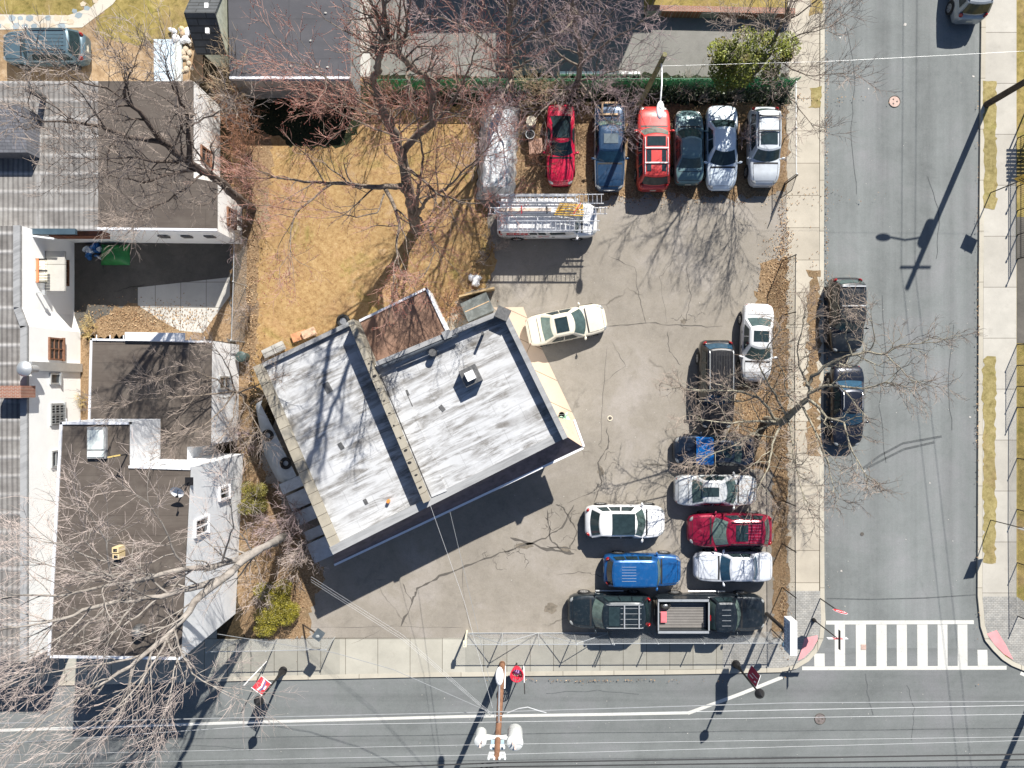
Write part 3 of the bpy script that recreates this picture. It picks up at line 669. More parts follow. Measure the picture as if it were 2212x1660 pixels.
a = MB(); q = G(208, 957, ZB + .2); a.box((q.x, q.y, ZB + .1), (.92, 1.55, .2), m=0); a.box((q.x - .02, q.y + .15, ZB + .21), (.78, .95, .06), m=1); a.box((q.x - .02, q.y - .55, ZB + .21), (.80, .3, .06), m=1)
a.build("skylight", [m_coping_grey, plain("skylight_sheet", (.60, .65, .63), .4, var=.2, scale=3)], t_b)
a = MB(); q = G(252, 1195, ZB + .5); a.box((q.x, q.y + .16, ZB + .33), (.32, .27, .6), m=0); a.box((q.x, q.y - .16, ZB + .3), (.32, .27, .55), m=0)
a.box((q.x, q.y + .16, ZB + .635), (.18, .14, .03), m=1); a.box((q.x, q.y - .16, ZB + .58), (.18, .14, .03), m=1)
a.build("vent_stack", [plain("clay_flue", (.60, .47, .26), .8), m_black], t_b)
a = MB(); q = G(306, 1360, ZB); a.ell((q.x, q.y, ZB + .2), (.35, .35, .45)); a.build("roof_vent", m_pipe, t_b, smooth=60)
# satellite dish: stands on the roof
q = G(384, 1060, ZB + .7); t_d = thing("satellite_dish", "white oval satellite dish on the brown roof, beside the white wall", "satellite dish", (q.x, q.y, ZB + .03))
a = MB(); rot = Matrix.Rotation(R(35), 3, 'X'); pts = []
for r_ in (0, .12, .24, .34): pts.append([rot @ Vector((r_ * math.cos(k * .3307) * .95, r_ * math.sin(k * .3307), r_ * r_ * 1.1)) + Vector((0, 0, .65)) for k in range(20)])
a.grid(pts); a.build("dish", m_white, t_d, smooth=60, local=True)
a = MB(); a.tube([(.25, .35, 0), (.18, .25, .35), (0, .0, .62)], .03, n=7); a.tube([(0, .03, .65), (.1, -.25, .95)], .018, n=5); a.box((.1, -.25, .96), (.09, .09, .14)); a.box((.25, .35, .01), (.4, .4, .03)); a.build("mount", m_blackmetal, t_d, local=True)
q = G(250, 987, ZB + .9); t_p = thing("roof_stub_post", "yellow timber bracing post standing on the brown roof beside the skylight", "post", (q.x, q.y, ZB + .03))
a = MB(); a.tube([(.1, .05, 0), (0, 0, 1.1)], .03, n=6); a.build("post", m_black, t_p, local=True); a = MB(); a.bar((-.32, -.02, .98), (.34, .1, 1.12), .07, .04); a.build("crosspiece", plain("yellow_timber", (.62, .46, .16), .7), t_p, local=True)

# long plum-grey roof at the top with its shed
ZS = 2.7
S_poly = GP([(488, -260), (757, -260), (757, 172), (497, 172)], ZS)
t_s = thing("grey_roofed_garage", "long low building with plain plum grey membrane roof and grey south wall", "building", base_of(S_poly))
a = MB(); a.prism(S_poly, 0, ZS - .02); a.build("wall", m_grey_wall, t_s)
a = MB(); a.prism(S_poly, ZS - .02, ZS + .04); a.build("roof", m_roof_plum, t_s)
a = MB(); strip_wall(a, S_poly[3], S_poly[2], .12, ZS - .12, ZS + .1, 1); a.build("gutter", m_gutter, t_s)
a = MB(); y = S_poly[2].y
a.box(((S_poly[3].x + S_poly[2].x) / 2 + .3, y - .03, 2.25), (S_poly[2].x - S_poly[3].x - .8, .07, .8)); a.build("fascia_board", m_slab, t_s)
a = MB(); random.seed(2)
for k in range(5): q = G(*random.choice(((700, 30), (605, 145), (675, 147), (540, 138), (560, 20), (640, 90))), ZS); a.ell((q.x + random.random(), q.y, ZS + .06), (.09, .07, .05), 7, 4)
a.build("roof_debris", m_slab, t_s)
q = G(455, 40, 3); t_h = thing("shingled_shed", "small shed with dark shingle gable roof and pale clapboard end", "shed", (q.x, q.y, 0))
x0, x1 = G(425, 0, 2.6)[0], G(480, 0, 2.6)[0]; yr = G(0, 30, 3.6)[1]; ys, yn = G(0, 108, 2.2)[1], yr + 2.2
a = MB(); a.add([(x0, ys, 0), (x1, ys, 0), (x1, yn, 0), (x0, yn, 0), (x0, ys, 2.2), (x1, ys, 2.2), (x1, yn, 2.2), (x0, yn, 2.2), (x0, yr, 3.6), (x1, yr, 3.6)], [(0, 1, 5, 4), (2, 3, 7, 6), (1, 2, 6, 9, 5), (3, 0, 4, 8, 7)]); a.build("wall", brick("clapboard", (.52, .54, .44), (.48, .50, .41), (.25, .26, .22), 9, .16, axis=(1, 2)), t_h)
a = MB(); o = .22
def slab(mb, p, th=.1):
    mb.face(p); mb.face([Vector(v) - Vector((0, 0, th)) for v in reversed(p)])
    for i in range(4): j = (i + 1) % 4; mb.face([p[j], p[i], Vector(p[i]) - Vector((0, 0, th)), Vector(p[j]) - Vector((0, 0, th))])
slab(a, [(x0 - o, ys - o, 2.16), (x1 + .05, ys - o, 2.16), (x1 + .05, yr, 3.68), (x0 - o, yr, 3.68)]); slab(a, [(x0 - o, yr, 3.68), (x1 + .05, yr, 3.68), (x1 + .05, yn + o, 2.16), (x0 - o, yn + o, 2.16)])
a.build("roof", brick("dark_shingles", (.075, .08, .085), (.06, .065, .07), (.028, .03, .03), 1.1, .26, msize=.03), t_h)
a = MB(); q = G(444, 20, 3.5); a.box((q.x, yr - .75, 3.25), (.2, .28, .12)); a.box((q.x, yr + .55, 3.36), (.2, .28, .12)); a.build("roof_vent", m_white, t_h)

# house just outside the top of the view: it throws the big shadow on the north driveway
q = G(1240, -190); t_n = thing("gabled_house", "tall house beyond the top edge, throwing a dark gable shadow over the driveway", "house", (q.x, q.y, 0))
x0, x1 = G(992, 0)[0], G(1492, 0)[0]; ys, yn = G(0, -176)[1], G(0, -430)[1]; ym = (ys + yn) / 2
a = MB(); a.prism([(x0, ys), (x1, ys), (x1, yn), (x0, yn)], 0, 6.3); a.build("wall", m_stucco, t_n)
a = MB(); a.add([(x0 - .4, ys - .5, 6.2), (x1 + .4, ys - .5, 6.2), (x1 + .4, yn + .5, 6.2), (x0 - .4, yn + .5, 6.2), (x0 + 3, ym, 9), (x1 - 3, ym, 9)], [(0, 1, 5, 4), (1, 2, 5), (2, 3, 4, 5), (3, 0, 4), (3, 2, 1, 0)]); a.build("roof", MATS["dark_shingles"], t_n)
a = MB(); wx0, wx1 = G(1206, 0)[0], G(1456, 0)[0]; a.prism([(wx0, ys - 1.2), (wx1, ys - 1.2), (wx1, ys + 4), (wx0, ys + 4)], 0, 8.0); a.build("wing", m_stucco, t_n)
a = MB(); a.add([(wx0 - .2, ys - 1.4, 8.0), (wx1 + .2, ys - 1.4, 8.0), (wx1 + .2, ys + 4.2, 8.0), (wx0 - .2, ys + 4.2, 8.0), ((wx0 + wx1) / 2, ys + 1.6, 8.9)], [(0, 1, 4), (1, 2, 4), (2, 3, 4), (3, 0, 4), (3, 2, 1, 0)]); a.build("wing_roof", MATS["dark_shingles"], t_n)
for k in range(3):
    a = MB(); a.box((lerp(x0, x1, (k + .5) / 5), ys - .03, 4.4), (1.1, .1, 1.3)); a.build("window", m_pane, t_n)

# ------------------------------------------------------------------ main building in the middle
z_l, z_r = 4.35, 4.8
NW, NM, SM, SW = [Vector(v) for v in GP([(547, 793), (757, 692), (921, 1087), (720, 1197)], 4.75)]
RN0, RN1, SE = [Vector(v) for v in GP([(812, 783), (1090, 668), (1224, 944)], 5.2)]
SE = G(1224, 944, 4.8); SMr = SM
LP = [NW, NM, SM, SW]; RP = [RN0, RN1, SE, SMr]
t_m = thing("flat_roofed_shop", "big tilted flat roofed shop with silver white roof in two levels and shingled mansard", "building", base_of([NW, RN1, SE, SW]))
a = MB(); a.prism([NW, NM, SM, SW], 0, z_l - .02); a.prism([NM.lerp(SM, .26) + Vector((.01, 0, 0)), RN1, SE, SMr + Vector((.01, .0, 0))], 0, z_r - .02); a.build("wall", m_stucco, t_m)
a = MB(); a.prism([NW, NM, SM, SW], z_l - .02, z_l + .02)
DV0, DV1 = NM.lerp(SM, .27), SM
a.prism([DV0 + Vector((.02, .01, 0)), RN1, SE, DV1 + Vector((.03, .02, 0))], z_r - .02, z_r + .02); a.build("roof", m_roof_white, t_m)
# dividing parapet, its coping with dark stains
a = MB()
def strip2(mb, p, q, wl, wr, z0, z1, m=0):
    t = (Vector((q[0], q[1], 0)) - Vector((p[0], p[1], 0))).normalized(); n = Vector((-t.y, t.x, 0)); p = Vector((p[0], p[1], 0)); q = Vector((q[0], q[1], 0))
    mb.prism([p + n * wl, q + n * wl, q - n * wr, p - n * wr], z0, z1, m)
PV = G(757, 692, 5.5), G(921, 1085, 5.5)
strip2(a, PV[0], PV[1], .15, .16, z_l - .5, 5.5); a.build("dividing_parapet", m_coping, t_m)
a = MB()
for k in range(11):
    a = MB(); q = PV[0].lerp(PV[1], .24 + .068 * k); a.ell((q.x + random.uniform(-.09, .09), q.y, 5.502), (random.uniform(.04, .12), random.uniform(.03, .08), .012), 9, 4, rz=random.uniform(.2, .7)); a.build("tar_patch", m_black, t_m)
a = MB(); strip2(a, DV0.lerp(DV1, .05) + Vector((.78, .28, 0)), DV0.lerp(DV1, .97) + Vector((.78, .28, 0)), .42, .42, z_r, z_r + .12); a.build("flashing_step", m_roof_white, t_m)
a = MB(); tt = (SW - NW).normalized(); strip2(a, NW, SW, .46, 0.02, z_l - .3, 4.75); a.build("west_coping", m_coping, t_m)
a = MB(); strip_wall(a, NW, NM, .22, z_l - .3, 4.62, -1); a.build("north_edge", m_coping_grey, t_m)
a = MB(); strip2(a, RN0, RN1, .02, .22, z_r - .6, 5.35); strip2(a, RN1, SE + (SE - RN1) * .0, .02, .26, z_r - .6, 5.36); a.build("parapet", m_coping_grey, t_m)
a = MB(); strip2(a, SW, SE, .40, .02, z_r - 1.0, 4.86); a.build("south_coping", m_coping_grey, t_m)
q = RN1; a = MB(); a.box((q.x - .1, q.y - .25, 5.25), (.7, .6, .5), rz=R(-24)); a.build("corner_pier", m_pipe, t_m)
q = G(966, 724, 5.2); a = MB(); a.box((q.x, q.y, 4.9), (.42, .42, 1.2), rz=R(24)); a.build("parapet_pier", m_coping_grey, t_m)
# mansard of plum shingles with white gutter
g0, g1 = G(721, 1219, 3.5), G(1259, 966, 3.5); u0, u1 = Vector((SW.x, SW.y, 4.72)), Vector((SE.x, SE.y, 4.72))
nn = Vector((.44, -.898, 0)); u0 = u0 + nn * .03; u1 = u1 + nn * .03
a = MB(); a.add([g0, g1, u1, u0, u0 - Vector((0, 0, 1.4)), u1 - Vector((0, 0, 1.4))], [(0, 1, 2, 3), (1, 0, 4, 5), (0, 3, 4), (2, 1, 5)]); mans = a.build("mansard_roof", m_slate, t_m)
a = MB(); a.bar(g0 + nn * .06 - Vector((0, 0, .05)), g1 + nn * .06 - Vector((0, 0, .05)), .12, .12); a.build("gutter", m_gutter, t_m)
# east hood at the south-east corner
h0, h1 = G(1238, 908, 3.5), g1; k0 = RN1.lerp(SE, .86); k0 = Vector((k0.x, k0.y, 4.75)); ee = Vector((.90, .43, 0)) * .03
a = MB(); a.add([h0, h1, u1 + ee, k0 + ee, k0 + Vector((0, 0, -1.4)), u1 + Vector((0, 0, -1.4))], [(1, 0, 3, 2), (0, 1, 5, 4), (0, 4, 3), (1, 2, 5)]); a.build("east_hood", plain("hood_boards", (.55, .41, .31), .8, var=.08), t_m)
a = MB(); a.bar(h0 + ee * 2, h1 + ee * 2, .12, .14); a.bar(h0 + Vector((-.2, 0, .05)), h1 + Vector((-.2, 0, .05)), .07, .05, m=1); a.build("hood_gutter", [m_gutter, m_pipe], t_m)
# roof hatch, pipes
q = G(1016, 812, 5.7); a = MB(); a.box((q.x, q.y, 5.2), (.92, .92, .8), rz=R(26)); hb = a.build("roof_hatch", m_pipe, t_m)
a = MB(); a.box((q.x, q.y, 5.72), (.46, .46, .28), rz=R(26), m=0); a.build("hatch_cap", m_white, t_m)
q = G(1042, 720, 5.6); a = MB(); a.cyl((q.x, q.y, 5.3), .075, 1.0, 12); a.build("vent_pipe", m_pipe, t_m, smooth=50)
q = G(934, 762, 5.4); a = MB(); a.cyl((q.x, q.y, 5.1), .19, .6, 16); a.build("flue", m_pipe, t_m, smooth=50)
q = G(839, 1083, 4.5); a = MB(); a.cyl((q.x, q.y, 4.5), .09, .3, 12); a.build("orange_vent", plain("orange_plastic", (.75, .25, .05), .5), t_m, smooth=50)
a = MB(); random.seed(4)
for px, py, zz, s_ in ((737, 964, z_l, .2), (790, 1084, z_l, .16), (955, 882, z_r, .18), (708, 838, z_l, .3)):
    a = MB(); q = G(px, py, zz); a.box((q.x, q.y, zz + .035), (s_ * 1.2, s_ * 1.9, .02), rz=random.uniform(.4, 1.1)); a.build("roof_patch", m_pipe, t_m)
for px, py in ((877, 850), (880, 866)):
    a = MB(); q = G(px, py, z_r); a.box((q.x, q.y, z_r + .04), (.3, .75 if py > 860 else .3, .03), rz=R(25)); a.build("roof_patch", m_pipe, t_m)
a = MB(); q0, q1 = G(826, 793, 5.35), G(990, 724, 5.35); a.tube([q0, q1], .09, n=8); a.build("conduit_pipe", plain("dark_blue_pipe", (.05, .06, .075), .5), t_m)
# low red-brown lean-to roof behind
ZP = 3.1
P_poly = GP([(776, 692), (922, 621), (968, 718), (820, 800)], ZP)
t_pt = thing("lean_to", "low lean-to with red brown roof behind the silver roofed shop", "building annex", base_of(P_poly))
a = MB(); a.prism([P_poly[0], P_poly[1], P_poly[2] + Vector((0, .02, 0)), P_poly[3]], 0, ZP - .02); a.build("wall", m_stucco, t_pt)
a = MB(); a.prism(P_poly, ZP - .02, ZP + .03); a.build("roof", m_roof_patio, t_pt)
a = MB(); strip_wall(a, P_poly[0], P_poly[1], .12, ZP - .1, ZP + .12, -1); strip_wall(a, P_poly[1], P_poly[2], .10, ZP - .1, ZP + .12, -1); a.build("gutter", m_gutter, t_pt)
# ------------------------------------------------------------------ vehicles
m_tyre = plain("tyre", (.016, .016, .016), .85); m_rim = plain("rim", (.45, .46, .47), .35, .7); m_trim = plain("black_trim", (.02, .02, .021), .55)
m_gl_dark = glassm("glass_dark", (.020, .034, .038)); m_gl_green = glassm("glass_green", (.12, .17, .15)); m_gl_mid = glassm("glass_mid", (.055, .085, .08)); m_gl_blue = glassm("glass_blue", (.02, .06, .10))  # pale green glass colour stands in for a sunlit dash behind it
m_lamp = plain("lamp_lens", (.36, .37, .36), .12, .3, coat=.5); m_red = plain("tail_lens", (.26, .008, .010), .2, coat=.5); m_amber = plain("amber_lens", (.7, .28, .04), .25)
m_plate = plain("number_plate", (.62, .60, .50), .5)
def prof(tab, x):
    for (a, b), (c, d) in zip(tab, tab[1:]):
        if x <= c: return lerp(b, d, (x - a) / (c - a)) if c > a else d
    return tab[-1][1]
STY = {
 # cowl, roof front, roof rear, rear glass base: fractions of the length measured from the middle; heights in metres
 'sedan': dict(cowl=.235, rf=.085, rr=-.20, rb=-.345, belt=.93, roof=1.45, hood=.86, nose=.62, deck=.98, tail=.80, rw=.66, corner=.30),
 'boxy': dict(cowl=.19, rf=.085, rr=-.22, rb=-.30, belt=.92, roof=1.42, hood=.88, nose=.74, deck=.93, tail=.80, rw=.74, corner=.14),
 'coupe': dict(cowl=.16, rf=.0, rr=-.22, rb=-.40, belt=.88, roof=1.30, hood=.82, nose=.56, deck=.95, tail=.82, rw=.66, corner=.30),
 'hatch': dict(cowl=.245, rf=.12, rr=-.34, rb=-.455, belt=1.02, roof=1.62, hood=.98, nose=.70, deck=1.04, tail=.90, rw=.70, corner=.32),
 'suv': dict(cowl=.225, rf=.115, rr=-.40, rb=-.468, belt=1.08, roof=1.74, hood=1.04, nose=.82, deck=1.08, tail=.95, rw=.76, corner=.22),
 'jeep': dict(cowl=.225, rf=.165, rr=-.42, rb=-.475, belt=1.10, roof=1.74, hood=1.08, nose=.98, deck=1.10, tail=1.0, rw=.80, corner=.10),
 'wagon': dict(cowl=.235, rf=.085, rr=-.37, rb=-.465, belt=1.0, roof=1.60, hood=.94, nose=.70, deck=1.02, tail=.92, rw=.72, corner=.26),
 'pickup': dict(cowl=.265, rf=.205, rr=.01, rb=-.03, belt=1.15, roof=1.82, hood=1.12, nose=.98, deck=1.10, tail=1.08, rw=.80, corner=.14),
 'van': dict(cowl=.335, rf=.27, rr=-.475, rb=-.49, belt=1.08, roof=2.08, hood=1.05, nose=.86, deck=1.06, tail=1.04, rw=.935, corner=.16),
}
def car(label, cat, px, py, ang, style, L, W, col_, glass=None, extras=(), metal=.25, group=None, z=None, roofcol=None, rear_glass=None, sidedark=True, name="parked_car", zc=.75, **over):
    S = dict(STY[style]); S.update(over); z = Z0 + .004 if z is None else z
    p = G(px, py, zc); t = thing(name, label, cat, (p.x, p.y, z), R(ang), group)
    mp = paint("paint_" + label[:40], col_, metal); glass = glass or m_gl_dark
    h, w_ = L / 2, W / 2; cor = S['corner']
    wt = [(-h, .78 - cor * .3), (-h + .10, .90 - cor * .2), (-h + .32, .965 - cor * .06), (-h + .8, 1), (h - 1.0, 1), (h - .42, .965 - cor * .12), (h - .14, .88 - cor * .32), (h, .70 - cor * .5)]
    zt = [(-h, S['tail'] - .10), (-h + .08, S['tail']), (-h + .25, S['deck'] - .03), (S['rb'] * L, S['deck'] + .01), (S['cowl'] * L - .05, S['belt'] + .0), (S['cowl'] * L + .15, S['hood'] + .02), (lerp(S['cowl'] * L, h, .6), S['hood'] - .03), (h - .18, S['nose'] + .05), (h - .05, S['nose'] - .05), (h, S['nose'] - .16)]
    def bz(x, y):
        ww = prof(wt, x) * w_; u = min(1, abs(y) / ww); return prof(zt, x) + .065 * (1 - u ** 2.2)
    xs = sorted(set([-h, -h + .04, -h + .10, -h + .22, -h + .45, S['rb'] * L, -L * .2, 0, S['cowl'] * L - .05, S['cowl'] * L + .15] + [lerp(S['cowl'] * L + .15, h, k / 6) for k in range(1, 6)] + [h - .12, h - .04, h]))
    body = MB(); rows = []
    for x in xs:
        ww = prof(wt, x) * w_; zs = prof(zt, x); zb = .26 + (.1 if abs(x) > h - .1 else 0)
        half = [(ww * .90, zb), (ww * .985, zb + .12), (ww * 1.0, lerp(zb, zs, .55)), (ww * .985, zs - .10), (ww * .955, zs - .03), (ww * .90, zs + .012), (ww * .72, zs + .034), (ww * .4, zs + .056)]
        rows.append([(x, -y, q) for y, q in half] + [(x, 0, zs + .065)] + [(x, y, q) for y, q in reversed(half)])
    body.grid(rows, flip=True)
    body.face([p_ for p_ in rows[0]], 0); body.face([p_ for p_ in reversed(rows[-1])], 0)
    body.face([r_[0] for r_ in rows] + [r_[-1] for r_ in reversed(rows)], 1)
    # wheel arches, cowl and shut lines
    wx = (h - .20 * L, -h + .20 * L); wr = .33 if style in ('sedan', 'boxy', 'coupe', 'wagon') else .37
    for x in wx:
        for s_ in (-1, 1):
            body.add([(x + (wr + .06) * math.cos(k * .3142), s_ * (w_ + .004), wr + .01 + (wr + .06) * math.sin(k * .3142)) for k in range(11)] , [tuple(range(11)) if s_ < 0 else tuple(reversed(range(11)))], 1)
    def line_across(x, wd, frac, m=1, dz=.006):
        n = 8; r0, r1 = [], []
        for k in range(n + 1):
            y = lerp(-frac, frac, k / n) * prof(wt, x) * w_
            r0.append((x - wd / 2, y, bz(x - wd / 2, y) + dz)); r1.append((x + wd / 2, y, bz(x + wd / 2, y) + dz))
        body.grid([r0, r1], m, flip=True)
    line_across(S['cowl'] * L + .05, .10, .80); line_across(h - .22, .018, .78)
    for s_ in (-1, 1):  # hood side seams
        a0, a1 = S['cowl'] * L + .1, h - .24; q = []
        for k in range(6): x = lerp(a0, a1, k / 5); y = s_ * prof(wt, x) * w_ * .80; q.append([(x, y - .010, bz(x, y) + .005), (x, y + .010, bz(x, y) + .005)])
        body.grid(q, 1, flip=False)
    if style in ('sedan', 'boxy', 'coupe'): line_across(S['rb'] * L - .06, .03, .78); line_across(-h + .14, .02, .8)
    b = S['belt']; rz_ = S['roof']; wb = w_ * .93; wr_ = w_ * S['rw']
    # cabin shell: bottom ring, roof edge ring, crown ring
    nb, ns = 6, 7
    def ring(xf, xr, hw, bowf, bowr, zz, fr=1.0):
        P = []
        for k in range(nb + 1): y = lerp(-hw, hw, k / nb); P.append((xf - bowf * (y / hw) ** 2, y, zz))
        for k in range(1, ns): P.append((lerp(xf - bowf, xr + bowr, k / ns), hw + (.03 if .2 < k / ns < .8 else .015) * fr, zz))
        for k in range(nb + 1): y = lerp(hw, -hw, k / nb); P.append((xr + bowr * (y / hw) ** 2, y, zz))
        for k in range(1, ns): P.append((lerp(xr + bowr, xf - bowf, k / ns), -hw - (.03 if .2 < k / ns < .8 else .015) * fr, zz))
        return P
    bf, br_ = .26 if style not in ('boxy', 'jeep') else .12, .14
    Bt = ring(S['cowl'] * L, S['rb'] * L, wb, bf, br_, b + .0); Tp = ring(S['rf'] * L, S['rr'] * L, wr_, bf * .62, br_ * .7, rz_ - .055)
    for i in range(len(Bt)):  # the rear half of the bottom ring follows the deck
        x, y, q = Bt[i]; Bt[i] = (x, y, min(b, bz(x, y)) + .012 if x < 0 else bz(x, y) - .01 if abs(x - S['cowl'] * L) < .3 else b)
    Rf = ring(S['rf'] * L - .09, S['rr'] * L + .09, wr_ * .90, bf * .58, br_ * .66, rz_ - .008, .3); Rc = ring(S['rf'] * L - .45, S['rr'] * L + .4, wr_ * .45, bf * .4, br_ * .4, rz_ + .022, 0)
    cab = MB(); n = len(Bt)
    for A_, B_ in ((Bt, Tp), (Tp, Rf), (Rf, Rc)):
        k0 = len(cab.v); cab.v += A_ + B_
        for i in range(n): j = (i + 1) % n; cab.f.append((k0 + i, k0 + j, k0 + n + j, k0 + n + i)); cab.m.append(0)
    cab.face(Rc)
    t_body = body.build("body", [mp, m_trim], t, smooth=40, local=True)
    mroof = mp if roofcol is None else paint("roofpaint_" + label[:36], roofcol, metal)
    cab.build("cabin", mroof, t, smooth=50, local=True)
    V = Vector
    def panel(i0, i1, t0, t1, out, m_, name_, trim0=0.0, trim1=0.0):
        mb = MB(); idx = [(i % n) for i in range(i0, i1 + 1)]; lo = [V(Bt[i]) for i in idx]; hi = [V(Tp[i]) for i in idx]
        m2 = len(lo) - 1
        def at(arr, u):
            k = min(int(u * m2), m2 - 1); return arr[k].lerp(arr[k + 1], u * m2 - k)
        rows_ = []
        for tt in (t0, (t0 + t1) / 2, t1):
            rows_.append([at(lo, lerp(trim0, 1 - trim1, k / 8)).lerp(at(hi, lerp(trim0, 1 - trim1, k / 8)), tt) + V(out) for k in range(9)])
        mb.grid(rows_)
        return mb.build(name_, m_, t, smooth=60, local=True)
    panel(0, nb, .05, .97, (.012, 0, .008), glass, "windshield", .05, .05)
    nr = nb + ns
    if style != 'pickup' or True: panel(nr, nr + nb, .10, .93, (-.012, 0, .008), rear_glass or glass, "rear_window", .07, .07)
    segs = {'sedan': ((.14, .50), (.53, .86)), 'boxy': ((.14, .52), (.55, .88)), 'coupe': ((.16, .70),), 'pickup': ((.12, .52), (.56, .90)), 'van': ((.12, .33), (.39, .49), (.51, .61))}.get(style, ((.12, .40), (.43, .68), (.71, .93)))
    for s_ in (1, -1):
        for u0, u1 in segs:
            if s_ > 0: i0, a_, b_ = nb, u0, 1 - u1
            else: i0, a_, b_ = nr + nb, 1 - u1, u0
            panel(i0, i0 + ns, .14 if style != 'van' else .42, .86 if style != 'van' else .93, (0, s_ * .022, .006), m_gl_dark if sidedark else glass, "side_window", a_, b_)
    for x in wx:
        for s_ in (-1, 1):
            a = MB(); a.cyl((x, s_ * (w_ - .085), wr), wr, .215, 18, axis='Y'); wh = a.build("tyre", m_tyre, t, smooth=40, local=True)
            a = MB(); a.cyl((x, s_ * (w_ + .012), wr), wr * .64, .03, 14, axis='Y')
            for k in range(5): a.box((x + wr * .4 * math.cos(k * 1.257), s_ * (w_ + .03), wr + wr * .4 * math.sin(k * 1.257)), (.05, .015, .05), m=1)
            a.build("rim", [m_rim, m_trim], wh, local=True)
    for s_ in (-1, 1):
        x = h - .26; a = MB(); y = s_ * prof(wt, x) * w_ * .80; a.ell((x + .0, y, bz(x, y) - .075), (.21, .13, .075), 10, 6, rz=-s_ * .6); a.build("headlight", m_lamp, t, smooth=60, local=True)
        x = -h + .13; y = s_ * prof(wt, x) * w_ * .84; a = MB(); zz = bz(x, y) - .09 if style not in ('suv', 'jeep', 'hatch', 'wagon', 'van') else b - .02
        a.ell((x + (.04 if style in ('suv', 'jeep', 'van') else .01), y + s_ * .02, zz - .03), (.13, .085, .07 if style not in ('suv', 'jeep', 'van') else .18), 10, 6, rz=s_ * .8); a.build("taillight", m_red, t, smooth=60, local=True)
        x = S['cowl'] * L - .22; a = MB(); a.ell((x, s_ * (w_ + .10), b + .07), (.075, .12, .075), 8, 6, rz=s_ * .25); a.box((x + .02, s_ * (w_ - .02), b + .05), (.05, .14, .03)); a.build("mirror", mp, t, smooth=60, local=True)
        for xx in (.06 * L, -.13 * L):
          a = MB(); a.box((xx, s_ * (w_ + .0), b - .14), (.17, .03, .028)); a.build("door_handle", mp if metal > .5 else m_trim, t, local=True)
    a = MB(); a.box((h - .03, 0, S['nose'] - .23), (.05, W * .5, .16)); a.build("grille", m_trim, t, local=True)
    a = MB(); a.box((-h + .015, 0, S['tail'] - .28), (.05, .34, .17)); a.build("number_plate", m_plate, t, local=True)
    zr = rz_ + .028; rx0, rx1 = S['rr'] * L + .15, S['rf'] * L - .25
    for e in extras:
        k = e[0]
        if k == 'sunroof':
            x1 = rx1 - e[1]; a = MB(); a.box((x1 - e[2] / 2, 0, zr - .004), (e[2], wr_ * 2 * e[3], .02)); a.build("sunroof", e[4] if len(e) > 4 else m_gl_dark, t, local=True)
        elif k == 'rails':
            mt = e[1] if len(e) > 1 else m_galv
            for s_ in (-1, 1):
                a = MB(); y = s_ * wr_ * .88; a.tube([(rx0, y, rz_ - .01), (rx0 + .12, y, rz_ + .055), (rx1 - .12, y, rz_ + .055), (rx1, y, rz_ - .01)], .022, n=6); a.build("roof_rail", mt, t, local=True)
        elif k == 'bars':
            for u in e[2]:
                a = MB(); x = lerp(rx0, rx1, u); a.box((x, 0, rz_ + .085), (.07, wr_ * 1.82, .03)); a.build("crossbar", e[1], t, local=True)
        elif k == 'ribs':
            a = MB()
            for q in range(e[1]): y = lerp(-1, 1, q / (e[1] - 1)) * wr_ * e[2]; a.box((lerp(rx0, rx1, (e[3] + e[4]) / 2), y, zr - .004 - .02 * (abs(y) / wr_)), ((rx1 - rx0) * (e[4] - e[3]), .028 if len(e) < 7 else e[6], .022))
            a.build("roof_rib", e[5], t, local=True)
        elif k == 'panels':
            for u, v_ in e[1]:
                for s_ in (-1, 1):
                    a = MB(); a.box((lerp(rx0, rx1, (u + v_) / 2), s_ * wr_ * .58, zr - .008), ((rx1 - rx0) * (v_ - u), wr_ * .34, .02)); a.build("roof_panel", m_gl_dark, t, local=True)
        elif k == 'steps':
            for s_ in (-1, 1):
                a = MB(); a.tube([(-.18 * L, s_ * (w_ + .07), .42), (.16 * L, s_ * (w_ + .07), .42)], .05, n=7); a.build("side_step", m_galv, t, local=True)
    t['_dims'] = 0
    del t['_dims']
    return t, dict(L=L, W=W, S=S, bz=bz, wr=wr_, h=h, w=w_, zr=zr, mp=mp, rx0=rx0, rx1=rx1)

GN = "cars parked in the row along the back fence"; GE = "cars parked along the lot's street side"; GS = "cars parked on the side street"
car("blue grey SUV with roof rails on the yard below the flagstone path", "car", 100, 107, 180, 'suv', 4.85, 1.85, (.085, .135, .165), m_gl_mid, [('rails', m_trim), ('ribs', 6, .75, .05, .95, MATS["black_trim"], .012)], rear_glass=m_gl_dark, z=Z0 + .01)
car("bright red low car with black roof glass, under bare twigs beside the tarpaulin", "car", 1211, 315, 270, 'coupe', 4.65, 1.66, (.50, .008, .045), m_gl_dark, [('sunroof', -.02, .95, .92)], group=GN, metal=.05)
t_navy, _ = car("dark navy boxy sedan with pale sunroof frame and chrome edges", "car", 1316, 320, 270, 'boxy', 5.0, 1.78, (.014, .045, .10), m_gl_blue, [('sunroof', .18, .55, .62, plain("grey_sunroof", (.12, .15, .17), .2))], group=GN, rear_glass=m_gl_green)
car("red SUV with black roof panels and crossbars, next to the wooden pole", "car", 1410, 322, 90, 'suv', 4.85, 1.92, (.52, .045, .04), m_gl_green, [('rails', m_galv), ('bars', m_galv, (.30, .70)), ('sunroof', -.05, .55, .72), ('panels', ((.08, .28), (.34, .66)))], group=GN, rear_glass=m_gl_dark)
car("small dark teal sedan between the red SUV and the silver blue sedan", "car", 1487, 318, 90, 'sedan', 4.3, 1.70, (.12, .20, .21), m_gl_mid, group=GN, metal=.2)  # silver grey car; its shade is painted into the dark teal colour
